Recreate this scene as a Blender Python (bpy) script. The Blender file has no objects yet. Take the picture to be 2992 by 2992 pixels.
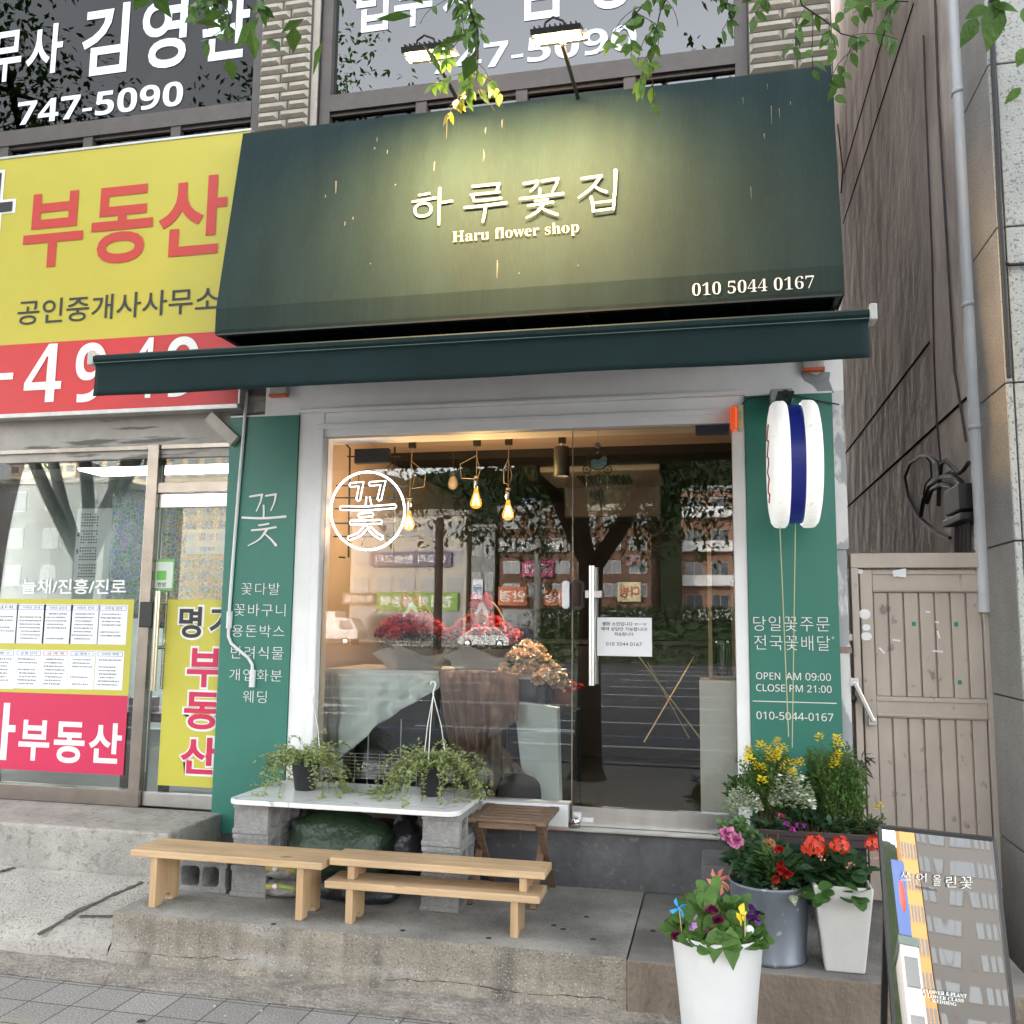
import bpy, bmesh, math, random
from mathutils import Vector, Matrix
random.seed(7)
D = bpy.data
sc = bpy.context.scene
col = sc.collection
PI = math.pi

# ------------------------------------------------------------------ camera, sky, sun, exposure
F_PX = 2660.0
YAW, PITCH, ROLL = math.radians(12.5957), math.radians(6.9601), math.radians(0.6427)
CAM = Vector((0.0, -5.0, 1.62))
_r = Vector((math.cos(YAW), math.sin(YAW), 0)); _f = Vector((-math.sin(YAW), math.cos(YAW), 0)); _u = Vector((0, 0, 1))
_f2 = _f*math.cos(PITCH) + _u*math.sin(PITCH); _u2 = _u*math.cos(PITCH) - _f*math.sin(PITCH)
CR = _r*math.cos(ROLL) + _u2*math.sin(ROLL); CU = _u2*math.cos(ROLL) - _r*math.sin(ROLL); CF = _f2
cd = D.cameras.new('camera'); cam = D.objects.new('camera', cd); col.objects.link(cam)
cd.sensor_width = 36; cd.lens = 36*F_PX/2992; cd.clip_end = 600; cd.clip_start = 0.05
M = Matrix((CR, CU, -CF)).transposed().to_4x4(); M.translation = CAM
cam.matrix_world = M
sc.camera = cam

SUN_EL, SUN_AZ = math.radians(17), math.radians(-24)      # sun stands behind the shop: facade in open shade
w = D.worlds.new('World'); sc.world = w; w.use_nodes = True
nt = w.node_tree; bg = nt.nodes['Background']
sky = nt.nodes.new('ShaderNodeTexSky'); sky.sky_type = 'NISHITA'; sky.sun_disc = False
sky.sun_elevation = SUN_EL; sky.sun_rotation = SUN_AZ; sky.air_density = 1.0; sky.dust_density = 1.0; sky.ozone_density = 1.0
hs = nt.nodes.new('ShaderNodeHueSaturation'); hs.inputs['Saturation'].default_value = 0.20
nt.links.new(sky.outputs[0], hs.inputs['Color']); nt.links.new(hs.outputs[0], bg.inputs[0])
bg.inputs[1].default_value = 0.15
sl = D.lights.new('sun', 'SUN'); so = D.objects.new('sun', sl); col.objects.link(so)
sl.energy = 1.0; sl.angle = math.radians(0.6); sl.color = (1.0, 0.9, 0.76)
sd = Vector((math.sin(SUN_AZ)*math.cos(SUN_EL), math.cos(SUN_AZ)*math.cos(SUN_EL), math.sin(SUN_EL)))
so.rotation_euler = sd.to_track_quat('Z', 'Y').to_euler()
sc.view_settings.view_transform = 'Standard'; sc.view_settings.look = 'None'
sc.view_settings.exposure = 3.2; sc.view_settings.gamma = 1.0
sc.cycles.max_bounces = 8; sc.cycles.transparent_max_bounces = 16; sc.cycles.diffuse_bounces = 3
sc.cycles.glossy_bounces = 4; sc.cycles.sample_clamp_indirect = 6.0; sc.cycles.caustics_reflective = False
sc.cycles.caustics_refractive = False

# ------------------------------------------------------------------ where a point of the photograph lies on a known plane
CROP = {0: (0, 0), 1: (0, 0), 2: (900, 0), 3: (1992, 0), 4: (0, 1000), 5: (900, 1000), 6: (1992, 1000), 7: (0, 1992), 8: (900, 1992), 9: (1992, 1992)}
def q(n, x, y):
    k = 2992/1932 if n == 0 else 1/1.932
    return (CROP[n][0] + x*k, CROP[n][1] + y*k)
def ray(p): return CR*((p[0]-1496)/F_PX) + CU*(-(p[1]-1496)/F_PX) + CF
def onY(p, Y): d = ray(p); return CAM + d*((Y-CAM.y)/d.y)
def onZ(p, Z): d = ray(p); return CAM + d*((Z-CAM.z)/d.z)
def onX(p, X): d = ray(p); return CAM + d*((X-CAM.x)/d.x)
def onP(p, o, n): d = ray(p); return CAM + d*((o-CAM).dot(n)/d.dot(n))

# ------------------------------------------------------------------ materials
_mats = {}
def mat(name, c, rough=0.6, metal=0.0, vary=0.0, vscale=8.0, c2=None, bump=0.0, bscale=60.0, stretch=(1, 1, 1), spec=0.5, emit=None, estr=0.0, coat=0.0, detail=6.0, subsurf=0.0):
    """principled material; c..c2 blended by a noise, noise bump"""
    if name in _mats: return _mats[name]
    m = D.materials.new(name); m.use_nodes = True; n = m.node_tree.nodes; L = m.node_tree.links
    b = n['Principled BSDF']
    b.inputs['Base Color'].default_value = (*c, 1); b.inputs['Roughness'].default_value = rough
    b.inputs['Metallic'].default_value = metal; b.inputs['Specular IOR Level'].default_value = spec
    b.inputs['Coat Weight'].default_value = coat
    if emit: b.inputs['Emission Color'].default_value = (*emit, 1); b.inputs['Emission Strength'].default_value = estr
    tc = n.new('ShaderNodeTexCoord'); mp = n.new('ShaderNodeMapping'); mp.inputs['Scale'].default_value = stretch
    L.new(tc.outputs['Object'], mp.inputs['Vector'])
    if vary > 0 or c2:
        t = n.new('ShaderNodeTexNoise'); t.inputs['Scale'].default_value = vscale; t.inputs['Detail'].default_value = detail
        t.inputs['Roughness'].default_value = 0.65
        L.new(mp.outputs[0], t.inputs['Vector'])
        r = n.new('ShaderNodeValToRGB')
        cc = c2 if c2 else tuple(max(0, x*(1-vary)) for x in c)
        r.color_ramp.elements[0].position = 0.32; r.color_ramp.elements[0].color = (*cc, 1)
        r.color_ramp.elements[1].position = 0.68; r.color_ramp.elements[1].color = (*(c if c2 else tuple(min(1, x*(1+vary*0.5)) for x in c)), 1)
        L.new(t.outputs['Fac'], r.inputs[0]); L.new(r.outputs[0], b.inputs['Base Color'])
    if bump > 0:
        t2 = n.new('ShaderNodeTexNoise'); t2.inputs['Scale'].default_value = bscale; t2.inputs['Detail'].default_value = 5
        L.new(mp.outputs[0], t2.inputs['Vector'])
        bp = n.new('ShaderNodeBump'); bp.inputs['Strength'].default_value = bump; bp.inputs['Distance'].default_value = 0.02
        L.new(t2.outputs['Fac'], bp.inputs['Height']); L.new(bp.outputs[0], b.inputs['Normal'])
    _mats[name] = m
    return m
def nodes(m): return m.node_tree.nodes, m.node_tree.links, m.node_tree.nodes['Principled BSDF']
def overlay(m, color, scale, stretch, lo, hi, amount=1.0, coord='Object', detail=4, fine=None):
    """lay stains / speckles of another colour over a material, masked by a noise"""
    n, L, b = nodes(m)
    tc = n.new('ShaderNodeTexCoord'); mp = n.new('ShaderNodeMapping'); mp.inputs['Scale'].default_value = stretch
    mp.inputs['Location'].default_value = (random.uniform(0, 9), random.uniform(0, 9), random.uniform(0, 9))
    t = n.new('ShaderNodeTexNoise'); t.inputs['Scale'].default_value = scale; t.inputs['Detail'].default_value = detail
    L.new(tc.outputs[coord], mp.inputs[0]); L.new(mp.outputs[0], t.inputs['Vector'])
    r = n.new('ShaderNodeMapRange'); r.inputs[1].default_value = lo; r.inputs[2].default_value = hi; r.inputs[4].default_value = amount
    L.new(t.outputs['Fac'], r.inputs[0])
    x = n.new('ShaderNodeMix'); x.data_type = 'RGBA'
    old = b.inputs['Base Color'].links[0].from_socket if b.inputs['Base Color'].links else None
    if old: L.new(old, x.inputs[6])
    else: x.inputs[6].default_value = b.inputs['Base Color'].default_value
    x.inputs[7].default_value = (*color, 1)
    L.new(r.outputs[0], x.inputs[0]); L.new(x.outputs[2], b.inputs['Base Color'])
    return m
def glass(name, tint=(0.93, 0.97, 0.96), ior=1.6, base=0.0, rough=0.0, refl=(1, 1, 1)):
    """thin pane: clear transmission plus a mirror-like reflection that grows at grazing angles"""
    m = D.materials.new(name); m.use_nodes = True; n = m.node_tree.nodes; L = m.node_tree.links; n.clear()
    o = n.new('ShaderNodeOutputMaterial'); mx = n.new('ShaderNodeMixShader'); t = n.new('ShaderNodeBsdfTransparent'); g = n.new('ShaderNodeBsdfGlossy')
    fr = n.new('ShaderNodeFresnel'); fr.inputs[0].default_value = ior
    ad = n.new('ShaderNodeMath'); ad.operation = 'ADD'; ad.inputs[1].default_value = base; ad.use_clamp = True
    t.inputs[0].default_value = (*tint, 1); g.inputs['Roughness'].default_value = rough; g.inputs[0].default_value = (*refl, 1)
    L.new(fr.outputs[0], ad.inputs[0]); L.new(ad.outputs[0], mx.inputs[0]); L.new(t.outputs[0], mx.inputs[1]); L.new(g.outputs[0], mx.inputs[2])
    L.new(mx.outputs[0], o.inputs[0]); _mats[name] = m
    return m
def emis(name, c, s):
    m = D.materials.new(name); m.use_nodes = True; n = m.node_tree.nodes; n.clear()
    o = n.new('ShaderNodeOutputMaterial'); e = n.new('ShaderNodeEmission'); e.inputs[0].default_value = (*c, 1); e.inputs[1].default_value = s
    m.node_tree.links.new(e.outputs[0], o.inputs[0]); return m
def sheer(name, c, alpha):
    m = D.materials.new(name); m.use_nodes = True; n = m.node_tree.nodes; L = m.node_tree.links; n.clear()
    o = n.new('ShaderNodeOutputMaterial'); mx = n.new('ShaderNodeMixShader'); t = n.new('ShaderNodeBsdfTransparent'); d = n.new('ShaderNodeBsdfDiffuse')
    tl = n.new('ShaderNodeBsdfTranslucent'); m2 = n.new('ShaderNodeMixShader'); m2.inputs[0].default_value = 0.35
    tl.inputs[0].default_value = (*c, 1)
    d.inputs[0].default_value = (*c, 1); mx.inputs[0].default_value = alpha
    L.new(d.outputs[0], m2.inputs[1]); L.new(tl.outputs[0], m2.inputs[2])
    L.new(t.outputs[0], mx.inputs[1]); L.new(m2.outputs[0], mx.inputs[2]); L.new(mx.outputs[0], o.inputs[0]); return m
def leafmat(name, c, c2, rough=0.45, scale=14):
    m = mat(name, c, rough, vary=0.4, vscale=scale, c2=c2, spec=0.35, bump=0.35, bscale=90)
    n, L, b = nodes(m)
    tl = n.new('ShaderNodeBsdfTranslucent'); mx = n.new('ShaderNodeMixShader'); mx.inputs[0].default_value = 0.28
    src = b.inputs['Base Color'].links[0].from_socket
    L.new(src, tl.inputs[0]); o = [x for x in n if x.type == 'OUTPUT_MATERIAL'][0]
    L.new(b.outputs[0], mx.inputs[1]); L.new(tl.outputs[0], mx.inputs[2]); L.new(mx.outputs[0], o.inputs[0])
    return m

# ------------------------------------------------------------------ mesh builder and object helpers
class MB:
    def __init__(s): s.v = []; s.f = []; s.sm = []
    def add(s, vs, fs, smooth=False):
        o = len(s.v); s.v += [tuple(x) for x in vs]; s.f += [tuple(i+o for i in f) for f in fs]; s.sm += [smooth]*len(fs); return s
    def box(s, x0, x1, y0, y1, z0, z1, T=None):
        vs = [Vector(p) for p in ((x0,y0,z0),(x1,y0,z0),(x1,y1,z0),(x0,y1,z0),(x0,y0,z1),(x1,y0,z1),(x1,y1,z1),(x0,y1,z1))]
        if T: vs = [T @ p for p in vs]
        return s.add(vs, [(0,3,2,1),(4,5,6,7),(0,1,5,4),(1,2,6,5),(2,3,7,6),(3,0,4,7)])
    def hexa(s, vs): return s.add(vs, [(0,3,2,1),(4,5,6,7),(0,1,5,4),(1,2,6,5),(2,3,7,6),(3,0,4,7)])
    def quad(s, a, b, c, d, smooth=False): return s.add([a,b,c,d], [(0,1,2,3)], smooth)
    def bar(s, a, b, wd, ht, up=(0,0,1)):
        a, b = Vector(a), Vector(b); d = (b-a).normalized(); u = Vector(up); r = d.cross(u)
        if r.length < 1e-4: r = d.cross(Vector((1,0,0)))
        r.normalize(); u = r.cross(d).normalized(); r *= wd/2; u *= ht/2
        return s.add([a-r-u,a+r-u,a+r+u,a-r+u,b-r-u,b+r-u,b+r+u,b-r+u], [(0,1,2,3),(7,6,5,4),(0,4,5,1),(1,5,6,2),(2,6,7,3),(3,7,4,0)])
    def tube(s, pts, r, n=8, cap=True):
        pts = [Vector(p) for p in pts]; rs = r if isinstance(r, (list, tuple)) else [r]*len(pts)
        rings = []; prev = None
        for i, p in enumerate(pts):
            d = (pts[min(i+1, len(pts)-1)] - pts[max(i-1, 0)])
            d = d.normalized() if d.length > 1e-9 else Vector((0,0,1))
            if prev is None:
                a = d.cross(Vector((0,0,1)));
                if a.length < 1e-3: a = d.cross(Vector((1,0,0)))
            else: a = prev - d*prev.dot(d)
            a.normalize(); prev = a; b = d.cross(a)
            rings.append([p + (a*math.cos(2*PI*k/n) + b*math.sin(2*PI*k/n))*rs[i] for k in range(n)])
        vs = [v for g in rings for v in g]; fs = []
        for i in range(len(pts)-1):
            for k in range(n): fs.append((i*n+k, i*n+(k+1)%n, (i+1)*n+(k+1)%n, (i+1)*n+k))
        s.add(vs, fs, True)
        if cap: s.add(rings[0], [tuple(range(n))[::-1]]); s.add(rings[-1], [tuple(range(n))])
        return s
    def lathe(s, prof, c=(0,0,0), n=24, axis='z', smooth=True):
        vs = []; c = Vector(c)
        for (r, h) in prof:
            for k in range(n):
                a = 2*PI*k/n; x, y = r*math.cos(a), r*math.sin(a)
                vs.append(c + (Vector((x,y,h)) if axis == 'z' else Vector((h,x,y)) if axis == 'x' else Vector((x,h,y))))
        fs = [(i*n+k, i*n+(k+1)%n, (i+1)*n+(k+1)%n, (i+1)*n+k) for i in range(len(prof)-1) for k in range(n)]
        return s.add(vs, fs, smooth)
    def prism(s, poly, vec):
        """closed polygon (list of points) pushed along vec"""
        p = [Vector(x) for x in poly]; n = len(p); t = [x+Vector(vec) for x in p]
        return s.add(p+t, [tuple(range(n))[::-1], tuple(range(n, 2*n))] + [(i, (i+1)%n, n+(i+1)%n, n+i) for i in range(n)])
    def ball(s, c, r, n=8, sq=(1,1,1)):
        c = Vector(c); pr = [(math.sin(PI*i/n), -math.cos(PI*i/n)) for i in range(n+1)]
        vs = [c + Vector((a*math.cos(2*PI*k/(n+2))*r*sq[0], a*math.sin(2*PI*k/(n+2))*r*sq[1], h*r*sq[2])) for a, h in pr for k in range(n+2)]
        w_ = n+2
        return s.add(vs, [(i*w_+k, i*w_+(k+1)%w_, (i+1)*w_+(k+1)%w_, (i+1)*w_+k) for i in range(n) for k in range(w_)], True)
    def leaf(s, p, d, nrm, ln, wd, fold=0.18, pts=1):
        d = Vector(d).normalized(); sd_ = d.cross(Vector(nrm))
        if sd_.length < 1e-3: sd_ = d.cross(Vector((0.3, 0.5, 0.8)))
        sd_.normalize(); up = sd_.cross(d); p = Vector(p)
        if pts == 1:
            return s.add([p, p+d*ln*0.45+sd_*wd/2+up*wd*fold, p+d*ln, p+d*ln*0.45-sd_*wd/2+up*wd*fold], [(0,1,2),(0,2,3)])
        f = [(0.0,0.02),(0.18,0.36),(0.42,0.5),(0.68,0.36),(0.86,0.15),(1,0.0)] if pts == 2 else [(0.0,0.05),(0.14,0.36),(0.42,0.56),(0.72,0.5),(0.92,0.30),(1,0.0)]
        vs = []
        for t, h in f:
            c_ = p + d*ln*t - up*ln*0.22*t*t
            vs += [c_ + sd_*wd*h + up*wd*fold*h*2, c_, c_ - sd_*wd*h + up*wd*fold*h*2]
        fs = []
        for i in range(len(f)-1):
            a = i*3; fs += [(a,a+1,a+4,a+3),(a+1,a+2,a+5,a+4)]
        return s.add(vs, fs, True)
    def mesh(s, name, m):
        me = D.meshes.new(name); me.from_pydata(s.v, [], s.f); me.polygons.foreach_set('use_smooth', s.sm)
        for x in (m if isinstance(m, (list, tuple)) else [m]): me.materials.append(x)
        me.update(); return me
    def build(s, name, m, parent=None, bevel=0.0, loc=None):
        if parent is not None:
            o_ = world_loc(parent)
            s.v = [(x-o_.x, y-o_.y, z-o_.z) for x, y, z in s.v]
        o = D.objects.new(name, s.mesh(name, m)); col.objects.link(o)
        if parent is not None: o.parent = parent
        if loc: o.location = loc
        if bevel:
            b = o.modifiers.new('bevel', 'BEVEL'); b.width = bevel; b.segments = 2; b.limit_method = 'ANGLE'; b.angle_limit = 0.7
            b.harden_normals = False
        return o
def world_loc(o):
    v = Vector(o.location)
    while o.parent: o = o.parent; v += Vector(o.location)
    return v
def tag(o, label, cat, group=None, kind=None):
    if label: o['label'] = label
    if cat: o['category'] = cat
    if group: o['group'] = group
    if kind: o['kind'] = kind
    return o
def thing(name, label, cat, loc=(0,0,0), group=None):
    o = D.objects.new(name, None); col.objects.link(o); o.location = loc; o.empty_display_size = 0.1
    return tag(o, label, cat, group)
def struct(name, b, m, **k):
    o = b.build(name, m, **k); o['kind'] = 'structure'; return o
def copy_tree(o, parent=None):
    c = o.copy(); col.objects.link(c); c.parent = parent
    for ch in list(o.children): copy_tree(ch, c)
    return c

# ------------------------------------------------------------------ writing
def text_mesh(s, offset=0.0, spacing=1.0, shear=0.0):
    cu = D.curves.new('writing', 'FONT'); cu.body = s; cu.size = 1; cu.offset = offset; cu.space_character = spacing; cu.shear = shear
    cu.resolution_u = 4; cu.align_x = 'LEFT'
    o = D.objects.new('writing', cu)
    me = D.meshes.new_from_object(o)
    vs = [tuple(v.co) for v in me.vertices]; fs = [tuple(p.vertices) for p in me.polygons]
    D.objects.remove(o); D.meshes.remove(me); D.curves.remove(cu)
    return vs, fs
def write(b, s, O, U, V, offset=0.0, spacing=1.0, shear=0.0, nrm=(0,-1,0), out=0.004, keep=False):
    """lay the words s into the box spanned by U (along the line) and V (up) from the corner O; keep: fit height only, keep letter shape"""
    vs, fs = text_mesh(s, offset, spacing, shear)
    if not vs: return b
    x0 = min(v[0] for v in vs); x1 = max(v[0] for v in vs); y0 = min(v[1] for v in vs); y1 = max(v[1] for v in vs)
    O, U, V, N = Vector(O), Vector(U), Vector(V), Vector(nrm).normalized()
    if keep:
        k = V.length/(y1-y0); U = U.normalized()*k*(x1-x0)
    return b.add([O + U*((v[0]-x0)/(x1-x0)) + V*((v[1]-y0)/(y1-y0)) + N*out for v in vs], fs)
def writeY(b, s, bl, br, tl, Y, **k):
    """words on an upright plane y = Y, their box given by three corners"""
    a, c, d = onY(bl, Y), onY(br, Y), onY(tl, Y)
    return write(b, s, a, (c.x-a.x, 0, 0), (0, 0, d.z-a.z), **k)
def serif(s):
    o = ''
    for ch in s:
        if '0' <= ch <= '9': o += chr(0x1D7CE+ord(ch)-48)
        elif 'a' <= ch <= 'z': o += chr(0x1D41A+ord(ch)-97)
        elif 'A' <= ch <= 'Z': o += chr(0x1D400+ord(ch)-65)
        else: o += ch
    return o
def sans(s, bold=False):
    o = ''
    for ch in s:
        if '0' <= ch <= '9': o += chr((0x1D7EC if bold else 0x1D7E2)+ord(ch)-48)
        elif 'a' <= ch <= 'z': o += chr((0x1D5EE if bold else 0x1D5BA)+ord(ch)-97)
        elif 'A' <= ch <= 'Z': o += chr((0x1D5D4 if bold else 0x1D5A0)+ord(ch)-65)
        else: o += ch
    return o
def brush(b, strokes, place, nrm, out=0.004, thin=1.0):
    """brush-written strokes [(half width start, half width end, points...)]; place turns a point of the photo into a point on the sign"""
    N = Vector(nrm).normalized()
    for si, st in enumerate(strokes):
        w0, w1 = st[0]*thin, st[1]*thin; P = [Vector((*p, 0)) for p in st[2:]]
        if len(P) > 2:      # smooth
            Q = []
            for i in range(len(P)-1):
                p0, p1, p2, p3 = P[max(i-1,0)], P[i], P[i+1], P[min(i+2,len(P)-1)]
                for k in range(6):
                    t = k/6; Q.append(0.5*((2*p1)+(p2-p0)*t+(2*p0-5*p1+4*p2-p3)*t*t+(3*p1-p0-3*p2+p3)*t**3))
            P = Q+[P[-1]]
        n = len(P); L_, R_ = [], []
        for i, p in enumerate(P):
            d = (P[min(i+1,n-1)]-P[max(i-1,0)]).normalized(); s_ = Vector((-d.y, d.x, 0)); t = i/(n-1); hw = w0+(w1-w0)*t
            L_.append(p+s_*hw); R_.append(p-s_*hw)
        d0 = (P[1]-P[0]).normalized(); d1 = (P[-1]-P[-2]).normalized()
        poly = L_ + [P[-1]+d1*w1*0.7] + R_[::-1] + [P[0]-d0*w0*0.7]
        vs = [place((p.x, p.y)) + N*(out + si*0.0004) for p in poly]; k = len(poly)
        fs = []
        for i in range(n-1): fs.append((i, i+1, 2*n-1-i, 2*n-i))      # quads across the stroke (right side stored backwards)
        b.add(vs, [tuple(range(k))] if n <= 2 else fs + [(n-1, n, n+1), (2*n, k-1, 0)])
    return b

# ------------------------------------------------------------------ palette
concrete = overlay(mat('concrete', (0.37,0.35,0.32), 0.85, vary=0.35, vscale=3, bump=0.6, bscale=90), (0.12,0.115,0.11), 2.2, (1,1,1), 0.5, 0.68, 0.6)
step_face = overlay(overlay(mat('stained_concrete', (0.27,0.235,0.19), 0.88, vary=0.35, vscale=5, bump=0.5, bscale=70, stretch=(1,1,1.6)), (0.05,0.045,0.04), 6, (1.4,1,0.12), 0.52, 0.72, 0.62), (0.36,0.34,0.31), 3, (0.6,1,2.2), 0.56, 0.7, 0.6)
paver_m = mat('granite_paver', (0.44,0.415,0.39), 0.85, vary=0.45, vscale=110, bump=0.6, bscale=150, detail=2)
dirt_m = overlay(mat('gutter_dirt', (0.30,0.265,0.225), 0.95, vary=0.45, vscale=7, bump=0.9, bscale=45), (0.32,0.30,0.27), 14, (1,1,1), 0.55, 0.66, 0.7)
block_m = overlay(mat('cinder_block', (0.33,0.325,0.315), 0.95, vary=0.25, vscale=20, bump=0.8, bscale=140, detail=3), (0.12,0.12,0.12), 110, (1,1,1), 0.60, 0.70, 0.7)
white_paint = overlay(mat('white_paint', (0.84,0.83,0.83), 0.5, vary=0.08, vscale=3), (0.42,0.40,0.38), 3, (1,1,0.4), 0.62, 0.8, 0.35)
peel_m = mat('bare_grey_render', (0.27,0.29,0.31), 0.8, vary=0.2, vscale=12)
panel_green = overlay(mat('green_panel', (0.030,0.175,0.130), 0.42, vary=0.10, vscale=2), (.07,.20,.165), 3, (2,1,.25), .58, .8, .5)
awn_green = mat('awning_canvas', (0.0115,0.029,0.030), 0.8, vary=0.22, vscale=2.2, stretch=(2.5,1,0.5), bump=0.12, bscale=350, spec=0.25)
overlay(awn_green, (0.045,0.055,0.045), 80, (1.5,1,0.012), 0.5, 0.8, 0.22)
awn_dark = mat('valance_canvas', (0.010,0.026,0.028), 0.8, vary=0.2, vscale=3, bump=0.1, bscale=350, spec=0.25)
white_ink = mat('white_lettering', (0.80,0.79,0.76), 0.5)
cream_ink = mat('cream_lettering', (0.60,0.53,0.37), 0.6)
yellow_m = mat('yellow_sheet', (0.50,0.43,0.045), 0.45, vary=0.05, vscale=2)
yellow_v = mat('yellow_vinyl', (0.53,0.48,0.06), 0.4, vary=0.04, vscale=3)
red_m = mat('red_sheet', (0.54,0.028,0.032), 0.45, vary=0.05, vscale=2)
red_ink = mat('red_lettering', (0.50,0.035,0.025), 0.5)
pink_m = mat('crimson_vinyl', (0.58,0.022,0.085), 0.4, vary=0.05, vscale=3)
black_ink = mat('black_lettering', (0.02,0.02,0.022), 0.5)
blue_ink = mat('blue_lettering', (0.05,0.15,0.45), 0.5)
brown_frame = mat('brown_aluminium', (0.085,0.068,0.062), 0.45, vary=0.25, vscale=6)
brick_m = overlay(mat('glazed_tile', (0.40,0.36,0.30), 0.5, vary=0.18, vscale=9, bump=0.08, bscale=60), (0.16,0.14,0.12), 5, (1,1,0.5), 0.6, 0.8, 0.45)
mortar_m = mat('mortar', (0.10,0.09,0.08), 0.9)
steel = mat('brushed_steel', (0.62,0.61,0.60), 0.28, 1.0, vary=0.12, vscale=8, stretch=(1,1,0.1))
chrome = mat('polished_steel', (0.75,0.74,0.72), 0.1, 1.0)
dull_steel = mat('worn_aluminium', (0.48,0.46,0.43), 0.42, 0.7, vary=0.25, vscale=5)
black_metal = mat('black_metal', (0.015,0.015,0.016), 0.45)
black_plastic = mat('black_plastic', (0.02,0.021,0.024), 0.4)
dark_rubber = mat('black_cable', (0.018,0.018,0.02), 0.55)
wood_pine = mat('pine_wood', (0.62,0.44,0.26), 0.6, c2=(0.44,0.285,0.15), vscale=6, stretch=(0.4,6,6), bump=0.12, bscale=30)
overlay(wood_pine, (0.14,0.075,0.03), 9, (0.5,1.6,1.6), 0.66, 0.72, 0.85); overlay(wood_pine, (0.30,0.21,0.13), 3, (0.7,1.5,1.5), 0.5, 0.7, 0.6)
wood_leg = mat('pine_leg', (0.58,0.40,0.225), 0.6, c2=(0.43,0.27,0.14), vscale=5, stretch=(5,5,0.4), bump=0.12, bscale=30)
overlay(wood_leg, (0.28,0.18,0.10), 4, (1.5,1.5,.6), 0.52, 0.7, 0.6)
wood_dark = mat('weathered_teak', (0.25,0.155,0.095), 0.6, c2=(0.13,0.08,0.052), vscale=6, stretch=(0.5,6,6), bump=0.2, bscale=30)
marble = mat('white_marble', (0.74,0.74,0.73), 0.22, vary=0.04, vscale=3)
granite_l = overlay(mat('pale_granite', (0.46,0.46,0.43), 0.75, vary=0.18, vscale=2, bump=0.4, bscale=120), (0.14,0.14,0.14), 75, (1,1,1), 0.56, 0.66, 0.8)
granite_d = overlay(mat('brown_granite', (0.27,0.255,0.24), 0.8, vary=0.2, vscale=3, bump=0.4, bscale=120), (0.12,0.11,0.105), 90, (1,1,1), 0.55, 0.66, 0.8)
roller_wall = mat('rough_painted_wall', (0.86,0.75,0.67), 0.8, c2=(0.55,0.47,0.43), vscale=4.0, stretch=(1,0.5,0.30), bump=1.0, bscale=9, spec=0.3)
gate_m = overlay(mat('beige_gate_aluminium', (0.47,0.405,0.345), 0.5, 0.15, vary=0.14, vscale=4, stretch=(1,1,0.5)), (0.13,0.10,0.085), 20, (1,1,0.7), 0.64, 0.72, 0.7)
stone_base = overlay(mat('grey_stone', (0.115,0.115,0.12), 0.6, vary=0.4, vscale=6, bump=0.15, bscale=60), (0.22,0.22,0.225), 28, (1,1,1), 0.6, 0.7, 0.5)
asphalt = mat('asphalt', (0.085,0.087,0.095), 0.85, vary=0.25, vscale=3, bump=0.3, bscale=120)
paper = mat('white_paper', (0.78,0.79,0.80), 0.6)
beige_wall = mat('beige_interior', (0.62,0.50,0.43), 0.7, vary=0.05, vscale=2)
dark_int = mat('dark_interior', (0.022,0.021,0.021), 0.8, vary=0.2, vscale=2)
floor_int = mat('interior_floor', (0.018,0.018,0.018), 0.4, vary=0.2, vscale=3)
shop_glass = glass('shop_glass', (0.95,0.975,0.965), 1.54)
side_glass = glass('office_glass', (0.95,0.98,0.96), 1.5)
tint_glass = glass('tinted_window_glass', (0.22,0.23,0.25), 1.85, 0.03, 0.004)
dark_glass = glass('dark_window_glass', (0.10,0.085,0.08), 1.4, 0.0, 0.004)

for m_ in (concrete, step_face, dirt_m): overlay(m_, (.56,.53,.49), 120, (1,1,1), .60, .68, .55, detail=2); overlay(m_, (.05,.045,.04), 95, (1,1,1), .61, .68, .6, detail=2)
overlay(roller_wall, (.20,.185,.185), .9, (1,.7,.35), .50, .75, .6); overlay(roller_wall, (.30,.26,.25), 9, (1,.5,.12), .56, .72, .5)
for x_ in nodes(roller_wall)[0]:
    if x_.type == 'BUMP': x_.inputs['Distance'].default_value = .045
# pavers: square grid 0.2 m with dark joints
n_, L_, b_ = nodes(paver_m)
bt = n_.new('ShaderNodeTexBrick'); bt.offset = 0.0; bt.inputs['Scale'].default_value = 1.0; bt.inputs['Brick Width'].default_value = 0.2
bt.inputs['Row Height'].default_value = 0.2; bt.inputs['Mortar Size'].default_value = 0.004; bt.inputs['Mortar Smooth'].default_value = 0.3
bt.inputs['Color1'].default_value = (0.9,0.9,0.9,1); bt.inputs['Color2'].default_value = (0.72,0.72,0.72,1); bt.inputs['Mortar'].default_value = (0.22,0.2,0.19,1); bt.inputs['Bias'].default_value = 0
tc_ = n_.new('ShaderNodeTexCoord'); mp_ = n_.new('ShaderNodeMapping'); mp_.inputs['Location'].default_value = (-0.122, 0.04, 0)
L_.new(tc_.outputs['Object'], mp_.inputs[0]); L_.new(mp_.outputs[0], bt.inputs['Vector'])
mx_ = n_.new('ShaderNodeMix'); mx_.data_type = 'RGBA'; mx_.blend_type = 'MULTIPLY'; mx_.inputs[0].default_value = 1.0
L_.new(b_.inputs['Base Color'].links[0].from_socket, mx_.inputs[6]); L_.new(bt.outputs['Color'], mx_.inputs[7]); L_.new(mx_.outputs[2], b_.inputs['Base Color'])
overlay(paver_m, (0.07,0.065,0.06), 2.5, (1,1,1), 0.6, 0.8, 0.5)
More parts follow.
